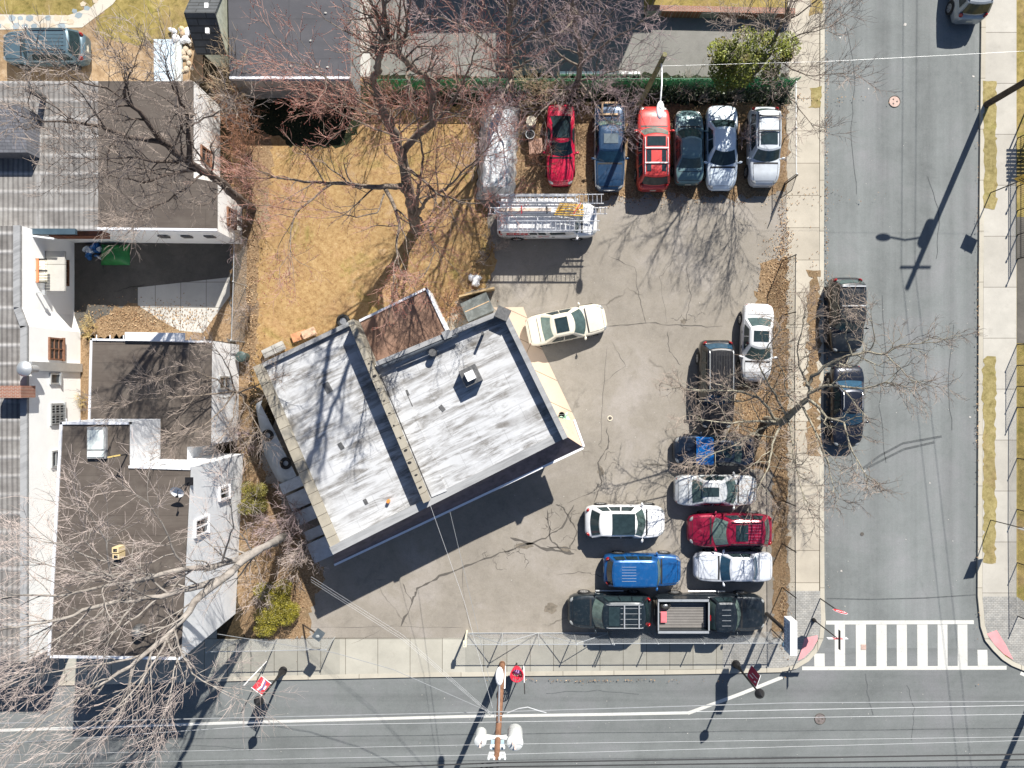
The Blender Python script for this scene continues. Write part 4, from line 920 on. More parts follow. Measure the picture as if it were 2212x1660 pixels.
car("silver blue sedan parked nose to the lot with dark windscreen, dappled by shade", "car", 1558, 321, 270, 'sedan', 4.85, 1.80, (.66, .74, .80), m_gl_dark, group=GN, metal=.15)
car("silver SUV with roof rack and dark sunroof, last in the row by the sidewalk", "car", 1648, 319, 270, 'suv', 4.5, 1.78, (.52, .56, .60), m_gl_mid, [('rails', m_trim), ('bars', m_trim, (.12, .55)), ('sunroof', .1, .7, .70)], group=GN, metal=.15, roof=1.68)
car("ivory sedan with sunroof parked askew beside the shop's walkway", "car", 1224, 702, 11.5, 'sedan', 4.68, 1.82, (.66, .61, .50), m_gl_mid, [('sunroof', .12, .72, .70)], metal=.1, rear_glass=m_gl_green)
car("silver white sedan with dark sunroof, nose down beside the dark minivan", "car", 1634, 741, 268, 'sedan', 4.5, 1.80, (.64, .65, .66), m_gl_mid, [('sunroof', .15, .62, .72)], group=GE, metal=.12)
car("black minivan with long ribbed roof, under the spreading bare tree", "minivan", 1546, 832, 270, 'suv', 5.15, 1.98, (.014, .014, .016), m_gl_blue, [('ribs', 9, .8, .02, .98, MATS["black_trim"], .03), ('rails', m_galv)], group=GE, roof=1.80)
t13, d13 = car("navy sedan with a bright blue tarp over its windscreen", "car", 1543, 973, 180, 'sedan', 4.7, 1.80, (.012, .022, .042), m_gl_dark, [('sunroof', .3, .6, .6)], group=GE, rear_glass=m_gl_mid)
car("silver sedan with narrow dark sunroof below the blue tarped navy sedan", "car", 1547, 1059, 0, 'sedan', 4.8, 1.80, (.52, .54, .55), m_gl_mid, [('sunroof', .22, .95, .44)], group=GE, metal=.15)
car("white crossover with wide black panoramic roof, standing in the open lot", "car", 1350, 1126, 0, 'hatch', 4.62, 1.90, (.80, .80, .80), m_gl_mid, [('sunroof', -.12, 1.3, .90)], metal=.0, rear_glass=m_gl_dark)
car("maroon wagon with ribbed roof and black sunroof", "car", 1575, 1145, 180, 'wagon', 4.8, 1.93, (.26, .008, .035), m_gl_green, [('sunroof', .25, .7, .66), ('ribs', 7, .72, .06, .56, MATS.get("maroon_rib") or plain("maroon_rib", (.50, .12, .20), .3, .2), .018), ('rails', MATS["black_trim"])], group=GE, rear_glass=m_gl_mid)
t_j, dj = car("royal blue boxy SUV with pale roof ribs", "car", 1386, 1230, 0, 'jeep', 4.42, 1.82, (.008, .085, .26), m_gl_green, [('ribs', 6, .55, .18, .55, m_silver, .02)], metal=.2, rear_glass=m_gl_dark)
car("pale lilac old boxy sedan below the maroon wagon", "car", 1583, 1224, 180, 'boxy', 4.5, 1.74, (.60, .63, .68), m_gl_blue, group=GE, metal=.1)
car("black SUV with grey crossbars and a roof window, behind the pickup's tailgate", "car", 1316, 1318, 180, 'suv', 4.78, 1.95, (.012, .020, .026), m_gl_green, [('rails', m_galv), ('bars', m_galv, (.12, .52)), ('sunroof', .12, .6, .72), ('ribs', 4, .62, .05, .62, m_galv, .02), ('steps',)], roof=1.80, rear_glass=m_gl_dark)
t20, d20 = car("black pickup truck with open ribbed grey bed along the street fence", "pickup", 1531, 1321, 0, 'pickup', 6.35, 2.04, (.012, .018, .024), m_gl_green, [('ribs', 4, .55, .25, .85, m_galv, .02), ('steps',)], name="pickup_truck", belt=1.12, deck=1.05, tail=1.05)
car("black SUV with ribbed roof at the kerb, upper of two in the side street", "car", 1826, 682, 270, 'suv', 4.35, 1.92, (.012, .015, .018), m_gl_mid, [('bars', m_galv, (.02, .62)), ('ribs', 6, .7, .04, .6, MATS["black_trim"], .03)], group=GS, z=.01, metal=.1)
car("dark navy sedan under the bare tree, lower of two in the side street", "car", 1830, 878, 270, 'sedan', 4.75, 1.84, (.010, .014, .026), m_gl_blue, [('rails', m_silver)], group=GS, z=.01, metal=.4)
t23, d23 = car("grey SUV seen from behind at the top edge of the side street", "car", 2095, -42, 90, 'suv', 4.7, 1.90, (.33, .36, .38), m_gl_mid, [('rails', m_trim), ('bars', m_silver, (.1,)), ('ribs', 5, .7, .1, .9, m_silver, .015)], group=GS, z=.01, metal=.4, rear_glass=glassm("rear_glass_olive", (.07, .075, .05)))
# navy boxy sedan: chrome lines and a timber frame left on its boot
a = MB(); L_, W_ = 5.0, 1.78
for s_ in (-1, 1): a.tube([(2.3, s_ * .80, .80), (.9, s_ * .86, .95), (-2.2, s_ * .84, .96)], .014, n=5)
a.tube([(2.40, -.6, .66), (2.47, 0, .68), (2.40, .6, .66)], .05, n=6); a.build("chrome_trim", m_silver, t_navy, local=True)
p = G(1316, 236, 1.2); tf = thing("timber_frame", "small open timber frame lying on the navy sedan's boot", "timber frame", (p.x, p.y, 1.10)); mt = plain("raw_timber", (.52, .36, .22), .8, var=.2)
a = MB(); a.box((0, .38, .04), (.98, .10, .08)); a.box((-.02, -.28, .04), (1.05, .10, .08)); a.box((-.40, .05, .1), (.10, .60, .06)); a.build("beam", mt, tf, local=True)
# pickup: the open bed
a = MB(); x0, x1 = -d20['h'] + .10, -.03 * 6.35 - .10; zt_ = 1.13; wi = .80
a.box(((x0 + x1) / 2, 0, zt_ + .0), (x1 - x0, wi * 2, .03), m=0)
for k in range(17): y = lerp(-wi + .08, wi - .08, k / 16); a.box(((x0 + x1) / 2, y, zt_ + .025), (x1 - x0 - .1, .045, .03), m=1)
a.build("bed_floor", [plain("bed_liner_dark", (.075, .072, .068), .7), plain("bed_liner", (.24, .225, .21), .65)], t20, local=True)
zb_ = 1.56
for s_ in (-1, 1):
    a = MB(); a.box(((x0 + x1) / 2, s_ * (wi + .10), 1.30), (x1 - x0 + .16, .20, .50), m=0); a.box(((x0 + x1) / 2, s_ * (wi + .10), zb_), (x1 - x0 + .10, .13, .03), m=1); a.build("bed_side", [d20['mp'], m_galv], t20, local=True)
a = MB(); a.box((x0 - .03, 0, 1.30), (.10, wi * 2 - .004, .50), m=0); a.box((x0 - .03, 0, zb_), (.07, wi * 2, .03), m=1); a.build("tailgate", [d20['mp'], m_galv], t20, local=True)
a = MB(); a.box((x1 + .05, 0, 1.30), (.08, wi * 2 - .006, .50)); a.box((x1 + .05, 0, zb_ - .002), (.08, wi * 2, .03), m=1); a.build("headboard", [d20['mp'], m_galv], t20, local=True)
a = MB(); a.box((-.01 * 6.35 - .17, 0, 1.80), (.06, .3, .07)); a.build("brake_light", m_red, t20, local=True)
p = t20.location; tr = thing("red_panel", "pink red panel lying in the back of the pickup bed", "panel", (p.x + x0 + .32, p.y - .12, 1.27 + Z0)); a = MB(); a.box((0, 0, .03), (.34, .62, .05)); a.box((-.02, 0, .065), (.26, .5, .02)); a.build("board", plain("pink_red", (.62, .16, .18), .6, var=.1), tr, local=True)
tr = thing("spare_wheel", "dark wheel lying in the corner of the pickup bed", "wheel", (p.x + x0 + .42, p.y + .55, 1.27 + Z0)); a = MB(); a.tube([(.24 * math.cos(k * .3927), .15 * math.sin(k * .3927), .07) for k in range(17)], .07, n=8); a.build("tyre", m_tyre, tr, local=True); a = MB(); a.ell((0, 0, .06), (.16, .09, .05)); a.build("hub", m_rim, tr, local=True)
# blue tarp over the navy sedan's windscreen
a = MB(); rows = []; random.seed(12)
for i in range(9):
    x = lerp(.06 * 4.7, .245 * 4.7, i / 8); r_ = []
    for k in range(17):
        y = lerp(-.80, .80, k / 16); u = i / 8; zz = lerp(1.46, .99, u) + .045 * (1 - (y / .8) ** 2) + .03 + random.uniform(-.012, .018)
        if abs(y) > .70: zz -= (abs(y) - .70) * 1.5
        r_.append(Vector((-x, y, zz)))
    rows.append(r_)
L0 = t13.location; tp = thing("blue_tarp", "shiny bright blue tarp spread over the navy sedan's windscreen", "tarp", (L0.x, L0.y, L0.z))
a.grid(rows); a.build("sheet", plain("blue_plastic", (.012, .16, .50), .25, var=.3, scale=5, coat=.4), tp, smooth=35, local=True)

# white contractor van with its roof rack
t_v, dv = car("white contractor van with red lettering, carrying ladders and pipes on its rack", "van", 1182, 476, 0, 'van', 5.75, 1.98, (.76, .76, .76), m_gl_mid, (), metal=0.0, name="work_van", zc=1.0)
sidew = -(dv['w'] + .0)
a = MB(); xr0 = -2.55
def side_y(z_): return -(lerp(dv['w'] * .93, dv['wr'], min(1, max(0, (z_ - 1.15) / .9))) + .036)
def plane_text(txt, size, x, z_, m, sx=1.0, off=0.0):
    ya, yb = side_y(z_), side_y(z_ + .4); yd = Vector((0, yb - ya, .4)).normalized(); add_text(a, txt, size, (x, ya, z_), (1, 0, 0), yd, m, sx, off)
def flat_text(txt, size, x, z_, m, sx=1.0): add_text(a, txt, size, (x, -(dv['w'] + .012), z_), (1, 0, 0), (0, 0, 1), m, sx)
plane_text("CKG", .66, -2.36, 1.40, 0, .90, .022); 
plane_text("Contractors, Inc.", .27, -2.38, 1.13, 1, .75, .006)
for z_, wd in ((.99, 1.55), (.89, 1.5)):
    x = -2.42
    while x < -2.42 + wd: q = random.uniform(.03, .11); a.box((x + q / 2, -(dv['w'] + .008), z_), (q, .008, .035), m=1); x += q + .035
a.add([(-2.72, side_y(1.62), 1.62), (-2.55, side_y(1.62), 1.62), (-2.60, side_y(1.38), 1.38), (-2.68, side_y(1.38), 1.38)], [(0, 3, 2, 1)], 0)
a.box((-.38, -(dv['w'] + .008), 1.06), (.26, .008, .07), m=0); a.box((-.02, -(dv['w'] + .008), 1.06), (.26, .008, .07), m=0); a.box((-.22, -(dv['w'] + .011), 1.06), (.14, .008, .05), m=1)
a.build("lettering", [plain("sign_red", (.55, .015, .03), .5), plain("sign_ink", (.03, .03, .04), .5)], t_v, local=True)
m_rack = plain("rack_white", (.70, .70, .70), .4, .3)
for k, x in enumerate((-2.2, -.6, .95)):
    a = MB(); a.box((x, 0, 2.36), (.06, 2.0, .05))
    for s_ in (-1, 1): a.box((x, s_ * .93, 2.18), (.06, .05, .34))
    a.build("rack_bar", m_rack, t_v, local=True)
for s_ in (-1, 1):
    a = MB(); a.tube([(-2.6, s_ * .98, 2.36), (1.5, s_ * .98, 2.36)], .03, n=6); a.build("rack_rail", m_rack, t_v, local=True)
VL = t_v.location; VZ = VL.z
def ladder(label, x0, x1, yc, wdt, n, z_, mat, second=None):
    t = thing("ladder", label, "ladder", (VL.x + (x0 + x1) / 2, VL.y + yc, VZ + z_), 0, "ladders on the van's rack"); hl = (x1 - x0) / 2
    for s_ in (-1, 1):
        a = MB(); a.box((0, s_ * wdt / 2, .0), (hl * 2, .035, .085)); a.build("rail", mat, t, local=True)
    for k in range(n):
        a = MB(); a.tube([(lerp(-hl + .12, hl - .12, k / (n - 1)), -wdt / 2, 0), (lerp(-hl + .12, hl - .12, k / (n - 1)), wdt / 2, 0)], .018, n=6); a.build("rung", mat, t, local=True)
    return t
ladder("long aluminium ladder on the far side of the van's rack, over the red car's nose", -2.75, 3.05, .82, .50, 24, 2.45, m_silver)
ladder("shorter aluminium ladder stacked on the far ladder of the van", -2.9, 1.6, .80, .36, 18, 2.55, m_silver)
ladder("aluminium ladder on the near side of the van's rack, above the red lettering", -2.85, 2.85, -.66, .52, 22, 2.45, m_silver)
ladder("wide flat white ladder plank in the middle of the van's rack", -3.35, 3.25, .16, .34, 26, 2.43, m_rack)
t = thing("pipe_bundle", "bundle of pale pipes and planks tied to the middle of the van's rack", "pipe bundle", (VL.x - .8, VL.y + .17, VZ + 2.56))
a = MB()
for k in range(3): a.tube([(-2.2, -.11 + .11 * k, 0), (1.6, -.09 + .11 * k, 0)], .055, n=8)
a.build("pipe", m_white, t, local=True); a = MB(); a.box((-.5, 0, .08), (2.9, .16, .04)); a.build("plank", plain("pale_plank", (.62, .50, .40), .8), t, local=True)
a = MB(); a.box((-.7, 0, .05), (.05, .42, .16)); a.build("strap", MATS["sign_red"], t, local=True); a = MB(); a.box((.7, 0, .05), (.05, .42, .16)); a.build("strap", m_trim, t, local=True)
t = thing("scaffold_bundle", "yellow scaffold braces tied near the front of the van's rack", "scaffold braces", (VL.x + 1.15, VL.y + .22, VZ + 2.58)); m_yel = plain("yellow_paint", (.60, .36, .035), .5, var=.15)
for k in range(7):
    a = MB(); y = -.30 + .1 * k; a.bar((-.85 + .05 * k, y, .02 + .03 * (k % 3)), (.75 + .04 * (k % 2), y + random.uniform(-.15, .15), .06 + .03 * (k % 2)), .05, .05); a.build("brace", m_yel, t, local=True)
for k in range(4):
    a = MB(); a.bar((-.7 + .35 * k, -.28, .12), (-.35 + .35 * k, .28, .12), .035, .035); a.build("cross_brace", plain("dark_brace", (.16, .08, .035), .6), t, local=True)
a = MB(); a.bar((.2, -.3, .15), (.6, .3, .16), .04, .02); a.build("strap", MATS["sign_red"], t, local=True)

# tarpaulin over a vehicle, between the lawn and the red car
random.seed(21); q = G(1075, 322, 1.0); t = thing("tarped_vehicle", "long vehicle wrapped in a crumpled silver tarpaulin behind the van", "tarped vehicle", (q.x, q.y, Z0 + .01), R(-3))
a = MB(); rows = []
for i in range(37):
    u = i / 36; y = lerp(-2.75, 2.75, u); r_ = []
    for k in range(25):
        v = lerp(-1, 1, k / 24); x = v * (1.12 + .05 * math.sin(i * 1.3)); hh = (1.25 + .28 * math.exp(-((u - .45) / .25) ** 2)) * (1 - abs(v) ** 4.5)
        hh *= min(1, min(u, 1 - u) / .07 + .03); hh += .07 * math.sin(9 * v + 2.5 * math.sin(u * 7)) * (1 - v * v) + .05 * math.sin(17 * u + 6 * v) * (1 - v * v) + random.uniform(-.025, .025)
        r_.append(Vector((x, y, max(.01, hh))))
    rows.append(r_)
a.grid(rows); m, nt, b = newmat("silver_tarp"); v = coords(nt, (2.2, .35, 1)); n_ = noise(nt, v, 1.6, 6, .6, 1.2)
nt.links.new(ramp(nt, n_, [(.38, (.20, .24, .28)), (.48, (.50, .52, .54)), (.60, (.74, .74, .73))]), b.inputs["Base Color"]); b.inputs["Roughness"].default_value = .38; b.inputs["Metallic"].default_value = .25; bump(nt, b, noise(nt, coords(nt), 3.5, 6, .7, 2), .8, .1)
a.build("tarpaulin", m, t, smooth=40, local=True)
# ------------------------------------------------------------------ bare trees and shrubs
def bark(name, c, c2, scale=6):
    m, nt, b = newmat(name); v = coords(nt, (1, 1, .35)); n = noise(nt, v, scale, 8, .7)
    nt.links.new(ramp(nt, n, [(.32, c2), (.5, c), (.7, sc(c, 1.35))]), b.inputs["Base Color"]); b.inputs["Roughness"].default_value = .9; b.inputs["Specular IOR Level"].default_value = .2
    bump(nt, b, noise(nt, v, scale * 4, 5, .8), .6, .03); return m
bk_grey = bark("grey_bark", (.20, .165, .135), (.07, .055, .045)); bk_pale = bark("pale_bark", (.27, .245, .22), (.14, .12, .105), 3); bk_dark = bark("dark_bark", (.115, .092, .08), (.035, .028, .025))
bk_plane = bark("mottled_bark", (.27, .25, .195), (.10, .075, .055), 3)
tw_red = plain("red_twigs", (.40, .225, .18), .8, var=.35, scale=2); tw_grey = plain("grey_twigs", (.30, .245, .21), .8, var=.35, scale=2); tw_pink = plain("pinkish_twigs", (.40, .335, .305), .8, var=.25, scale=2)
tw_mauve = plain("mauve_twigs", (.36, .275, .27), .8, var=.35, scale=2); tw_tan = plain("tan_twigs", (.42, .32, .21), .8, var=.3, scale=2); tw_plane = plain("olive_twigs", (.25, .20, .165), .8, var=.35, scale=2); tw_rust = plain("rust_twigs", (.36, .19, .115), .8, var=.35, scale=2)
bud_red = plain("red_buds", (.36, .075, .05), .7, var=.3, scale=3)

def path(rng, p, d, L, n, kink, up=0.0):
    P = [p]; d = d.normalized(); st = L / n
    for i in range(n):
        d = (d + Vector((rng.gauss(0, kink), rng.gauss(0, kink), rng.gauss(0, kink) + up))).normalized(); P.append(P[-1] + d * st)
    return P
def side_dir(rng, t, ang, bias):
    """a direction leaning `ang` off t, at a random turn, pulled towards bias"""
    a = t.cross(Vector((0, 0, 1)) if abs(t.z) < .9 else Vector((1, 0, 0))).normalized(); b = t.cross(a); ph = rng.uniform(0, 6.283)
    return (t * math.cos(ang) + (a * math.cos(ph) + b * math.sin(ph)) * math.sin(ang) + bias).normalized()
class Tree:
    def __init__(s, seed, kink=.16, up=.05, dens=1.0, L=(2.0, 1.1, .5), n=(6, 5), ang=(.9, .85), bias=(0, 0, .25), buds=0.0, tw=.0085, zk=1.0, sr=.011):
        s.rng = random.Random(seed); s.kink, s.up, s.dens, s.L, s.n, s.ang, s.bias, s.buds, s.tw = kink, up, dens, L, n, ang, Vector(bias), buds, tw
        s.a, s.b, s.c, s.d = MB(), MB(), MB(), MB(); s.zk = zk; s.sr = sr
    def tube(s, mb, P, r0, r1, n): mb.tube(P, r0, r1, n, cap=False)
    def twig(s, p, d, L):
        rng = s.rng; P = path(rng, p, d, L, 3, s.kink * 1.3, s.up); s.tube(s.c, P, s.tw, s.tw * .55, 3)
        if s.buds and rng.random() < s.buds:
            for q in (P[-1], P[-2]): s.d.ell(q, (.02, .02, .035), 4, 2)
    def sub(s, p, d, L, r):
        rng = s.rng; P = path(rng, p, d, L, 4, s.kink, s.up); s.tube(s.c if r < .0155 else s.b, P, r, r * .5, 3)
        k = max(2, int(s.n[1] * s.dens * rng.uniform(.7, 1.3)))
        for i in range(k):
            u = rng.uniform(.25, 1) * 3.999; j = int(u); q = P[j].lerp(P[j + 1], u - j); t = (P[j + 1] - P[j]).normalized()
            s.twig(q, side_dir(rng, t, rng.uniform(.4, 1.0), s.bias * .6), s.L[2] * rng.uniform(.5, 1.3))
        s.twig(P[-1], P[-1] - P[-2], s.L[2] * .8)
    def branch(s, p, d, L, r):
        rng = s.rng; P = path(rng, p, d, L, 5, s.kink, s.up); s.tube(s.b, P, r, r * .45, 4)
        k = max(2, int(s.n[0] * s.dens * L / s.L[0] * rng.uniform(.8, 1.2)))
        for i in range(k):
            u = (i + rng.random()) / k * .85 + .15; u = min(u * 5, 4.999); j = int(u); q = P[j].lerp(P[j + 1], u - j); t = (P[j + 1] - P[j]).normalized()
            s.sub(q, side_dir(rng, t, s.ang[1] * rng.uniform(.6, 1.2), s.bias), s.L[1] * rng.uniform(.5, 1.25) * (1.1 - .4 * u / 5), max(s.sr, r * .45))
        s.sub(P[-1], P[-1] - P[-2], s.L[1] * .8, max(s.sr, r * .4))
    def limb(s, pts, r0, r1, spawn=1.0, start=.25, cont=True):
        """pts: (plan x, plan y, height); a traced limb with branches along its outer part"""
        rng = s.rng; W = [G(p[0], p[1], p[2] if p[2] < .5 else p[2] * s.zk) for p in pts]; P = [W[0]]
        for i in range(len(W) - 1):
            n = max(2, int((W[i + 1] - W[i]).length / .45))
            for k in range(1, n + 1):
                q = W[i].lerp(W[i + 1], k / n)
                if k < n: q = q + Vector((rng.gauss(0, .035), rng.gauss(0, .035), rng.gauss(0, .03)))
                P.append(q)
        s.tube(s.a, P, r0, r1, 8); N = len(P) - 1
        tot = sum((P[i + 1] - P[i]).length for i in range(N)); k = int(tot * spawn * 1.5 * s.dens)
        for i in range(k):
            u = (start + (1 - start) * (i + rng.random()) / max(k, 1)) * N; u = min(u, N - .001); j = int(u); q = P[j].lerp(P[j + 1], u - j); t = (P[j + 1] - P[j]).normalized()
            rr = lerp(r0, r1, u / N)
            s.branch(q, side_dir(rng, t, s.ang[0] * rng.uniform(.6, 1.25), s.bias), s.L[0] * rng.uniform(.45, 1.15), max(.016, min(.05, rr * .55)))
        if cont:
            t = (P[-1] - P[-2]).normalized()
            for k in range(3): s.branch(P[-1], side_dir(rng, t, rng.uniform(.1, .5), s.bias * .5), s.L[0] * rng.uniform(.7, 1.1), max(.016, r1 * .8))
    def finish(s, name, label, cat, base, mb_, mt_, mbud=None, group=None):
        p = G(*base); t = thing(name, label, cat, (p.x, p.y, Z0), 0, group)
        if s.a.f: s.a.build("trunk", mb_, t, smooth=60)
        if s.b.f: s.b.build("branches", mb_, t, smooth=60)
        if s.c.f: s.c.build("twigs", mt_, t)
        if s.d.f: s.d.build("buds", mbud or mt_, t)
        return t

# T1 the big maple on the lawn
T = Tree(11, buds=.5, L=(2.3, 1.2, .55), n=(6, 6), dens=.98, up=.04, zk=1.45, tw=.0068, sr=.009)
T.limb([(900, 497, Z0), (893, 462, 1.2), (884, 420, 2.4), (868, 335, 4.2), (853, 300, 5.1), (833, 250, 6.5), (806, 176, 8.55)], .35, .16, .55, .5, False)
T.limb([(806, 176, 8.55), (813, 146, 9.9), (828, 105, 11.6), (836, 62, 13.1)], .14, .09, 1.2)
T.limb([(833, 250, 6.5), (770, 215, 7.4), (715, 180, 8.2), (660, 140, 9)], .05, .02, 1.3)
T.limb([(846, 290, 5.2), (790, 270, 6), (735, 245, 6.8), (690, 215, 7.4)], .045, .02, 1.2)
T.limb([(868, 335, 4.2), (903, 290, 5.1), (936, 267, 5.9), (936, 200, 7.4), (923, 170, 8.2), (885, 143, 10.2), (855, 105, 12.2)], .19, .09, .9)
T.limb([(936, 267, 5.9), (963, 240, 6.5), (993, 193, 7.5), (1011, 153, 8.6), (1025, 110, 9.5)], .07, .025, 1.1)
T.limb([(936, 262, 6), (985, 250, 6.4), (1030, 232, 7)], .05, .02, 1.1)
T.limb([(884, 420, 2.4), (865, 402, 3.4), (843, 403, 4.1), (820, 405, 4.5), (753, 397, 5.3), (706, 397, 5.8), (613, 387, 6.7)], .19, .04, .75, .4)
T.limb([(716, 398, 5.7), (680, 427, 6.2), (640, 457, 6.7), (628, 500, 7.1), (627, 547, 7.5)], .06, .02, 1.0)
T.limb([(832, 408, 4.2), (853, 450, 5), (863, 483, 5.6), (856, 533, 6.2), (850, 590, 6.8)], .11, .03, .9)
T.limb([(830, 420, 4.5), (815, 460, 5.2), (770, 470, 5.7), (745, 465, 6)], .05, .02, 1.0)
T.limb([(896, 478, .9), (920, 433, 3.0), (963, 410, 4.4), (996, 373, 5.6), (1030, 345, 6.4)], .12, .03, .9)
T.limb([(874, 362, 3.6), (906, 383, 4.6), (946, 420, 5.2), (996, 437, 6), (1040, 440, 6.6)], .09, .025, .9)
T.limb([(898, 470, 1.2), (905, 420, 3.4), (915, 340, 5.4), (900, 250, 7.4)], .10, .03, .8)
T.limb([(905, 470, 2), (930, 500, 4), (940, 545, 5.2), (920, 590, 6)], .07, .02, 1.0)
T.finish("maple_tree", "big bare maple with reddish twigs standing on the dry lawn", "tree", (900, 497), bk_grey, tw_red, bud_red)

# T2 the bare tree over the brown-roofed wing
T = Tree(22, kink=.2, L=(2.2, 1.2, .55), n=(6, 6), dens=1.05, up=.03, zk=1.72)
T.limb([(545, 452, Z0), (508, 424, 2.4), (460, 383, 4.3), (410, 353, 5.4), (350, 307, 6.5)], .27, .15, .5, .5, False)
T.limb([(350, 307, 6.5), (277, 297, 7.2), (213, 273, 8), (150, 265, 8.8), (90, 263, 9.6)], .12, .025, 1.0)
T.limb([(350, 307, 6.5), (300, 240, 7.6), (272, 217, 8), (270, 190, 8.6), (280, 160, 9.3)], .12, .025, 1.0)
T.limb([(410, 353, 5.4), (407, 285, 6.5), (405, 245, 7), (383, 205, 8), (370, 180, 8.6)], .13, .025, .9)
T.limb([(405, 278, 6.4), (440, 255, 7), (485, 236, 7.6)], .05, .02, 1.0)
T.limb([(430, 366, 4.9), (370, 378, 5.9), (310, 395, 6.9), (240, 380, 8)], .10, .02, 1.1)
T.limb([(400, 345, 5.4), (350, 350, 6.4), (280, 340, 7.4), (200, 345, 8.3)], .09, .02, 1.1)
T.limb([(440, 372, 4.6), (400, 410, 6), (350, 440, 7), (300, 455, 7.8)], .06, .02, 1.1)
T.limb([(272, 217, 8), (230, 190, 8.8), (180, 180, 9.4), (130, 150, 10)], .045, .02, 1.0)
T.finish("bare_tree", "bare grey tree arching over the flat brown roofed wing", "tree", (545, 452), bk_dark, tw_grey)

# T4 mottled tree by the street
T = Tree(44, kink=.30, L=(2.0, 1.1, .42), n=(7, 5), dens=1.0, up=.03, bias=(0, 0, .12), sr=.014, tw=.008, zk=.85)
T.limb([(1655, 908, Z0), (1668, 910, 1.5), (1690, 912, 2.8), (1719, 885, 4.2), (1746, 862, 5)], .26, .14, .2, .6, False)
T.limb([(1746, 862, 5), (1749, 843, 5.3), (1733, 806, 6.2), (1722, 760, 7), (1735, 700, 7.8)], .08, .025, 1.1)
T.limb([(1746, 850, 5.2), (1783, 833, 6), (1823, 836, 6.5), (1866, 840, 7), (1913, 826, 8)], .10, .03, 1.0)
T.limb([(1742, 835, 5.4), (1753, 813, 5.7), (1779, 793, 6.2), (1829, 770, 7), (1876, 760, 7.5), (1913, 766, 8), (1946, 746, 8.5), (1986, 743, 9)], .11, .025, .9)
T.limb([(1876, 760, 7.5), (1890, 735, 8), (1885, 705, 8.5)], .04, .02, 1.2)
T.limb([(1913, 766, 8), (1943, 793, 8.4), (1966, 820, 8.8)], .04, .018, 1.2)
T.limb([(1840, 768, 7.2), (1826, 730, 8), (1828, 690, 8.6)], .05, .02, 1.1)
T.limb([(1746, 862, 5), (1769, 880, 5.6), (1786, 903, 6.2), (1823, 913, 7), (1843, 980, 8), (1866, 1020, 9)], .09, .025, 1.0)
T.limb([(1700, 906, 3.4), (1713, 960, 4.6), (1722, 1020, 5.6), (1735, 1070, 6.4)], .08, .025, 1.0)
T.limb([(1690, 912, 2.8), (1668, 960, 4.4), (1660, 1010, 5.6), (1640, 1050, 6.6)], .08, .025, 1.1)
T.limb([(1680, 911, 2.2), (1640, 860, 4), (1600, 846, 5), (1550, 843, 5.8), (1490, 843, 6.4)], .09, .025, .95)
T.limb([(1680, 911, 2.2), (1630, 910, 4), (1580, 915, 5), (1520, 908, 5.8)], .08, .022, 1.05)
T.limb([(1676, 911, 2), (1620, 940, 3.8), (1580, 965, 5), (1530, 985, 6)], .07, .022, 1.1)
T.limb([(1700, 900, 3.4), (1660, 830, 5), (1640, 790, 6), (1660, 745, 6.8), (1685, 715, 7.4)], .08, .022, 1.05)
T.limb([(1730, 880, 4.6), (1700, 850, 5.6), (1690, 800, 6.4)], .05, .02, 1.1)
T.limb([(1735, 880, 4.6), (1760, 930, 5.8), (1790, 1000, 7), (1800, 1050, 7.8)], .07, .02, 1.2)
T.finish("plane_tree", "wide mottled bare tree between the parked cars and the side street", "tree", (1655, 908), bk_plane, tw_plane)

# T5 pale tree at the lower left, over the two-storey roof
T = Tree(55, kink=.14, L=(2.4, 1.3, .6), n=(7, 6), dens=.9, up=.02, bias=(-.10, -.06, .12), zk=1.33, tw=.0065, sr=.009)
T.limb([(618, 1160, Z0), (600, 1166, 2.5), (576, 1180, 4.2), (520, 1206, 5.6), (467, 1223, 6.6), (400, 1229, 7.6), (350, 1240, 8.3), (300, 1253, 9), (253, 1260, 9.6), (187, 1276, 10.4), (127, 1288, 11), (50, 1286, 11.8)], .27, .03, .8, .35)
T.limb([(560, 1188, 4.6), (520, 1215, 5.8), (490, 1246, 6.4), (433, 1266, 7.2), (387, 1276, 7.8), (347, 1290, 8.3), (260, 1298, 9.2), (200, 1313, 9.8), (160, 1330, 10.3), (110, 1343, 10.8), (33, 1356, 11.5)], .20, .03, .8, .3)
T.limb([(500, 1236, 6.2), (455, 1270, 7), (420, 1300, 7.6), (393, 1340, 8.2), (363, 1373, 8.7), (313, 1413, 9.2), (283, 1440, 9.5), (233, 1470, 10), (160, 1516, 10.6), (100, 1550, 11.2)], .19, .025, .9, .2)
T.limb([(363, 1373, 8.7), (340, 1420, 9.2), (300, 1480, 9.8), (250, 1530, 10.4)], .06, .02, 1.1)
T.limb([(378, 1355, 8.4), (390, 1406, 8.9), (416, 1456, 9.3), (460, 1483, 9.8)], .06, .02, 1.1)
T.limb([(388, 1400, 8.8), (375, 1450, 9.3), (365, 1510, 9.9)], .045, .02, 1.1)
T.limb([(313, 1413, 9.2), (250, 1430, 9.8), (180, 1440, 10.3), (100, 1455, 10.8)], .05, .02, 1.1)
T.limb([(480, 1218, 6.4), (490, 1180, 7), (505, 1140, 7.6), (500, 1100, 8.2)], .06, .02, .7)
T.limb([(300, 1253, 9), (240, 1215, 9.6), (190, 1203, 10.1), (140, 1180, 10.6)], .055, .02, 1.1)
T.limb([(400, 1229, 7.6), (370, 1180, 8.4), (350, 1130, 9.0), (320, 1085, 9.6)], .055, .02, 1.0)
T.limb([(250, 1262, 9.6), (235, 1220, 10), (230, 1170, 10.4), (200, 1120, 11)], .05, .02, 1.0)
T.limb([(340, 1292, 8.4), (300, 1330, 8.9), (250, 1365, 9.4), (180, 1390, 10)], .05, .02, 1.1)
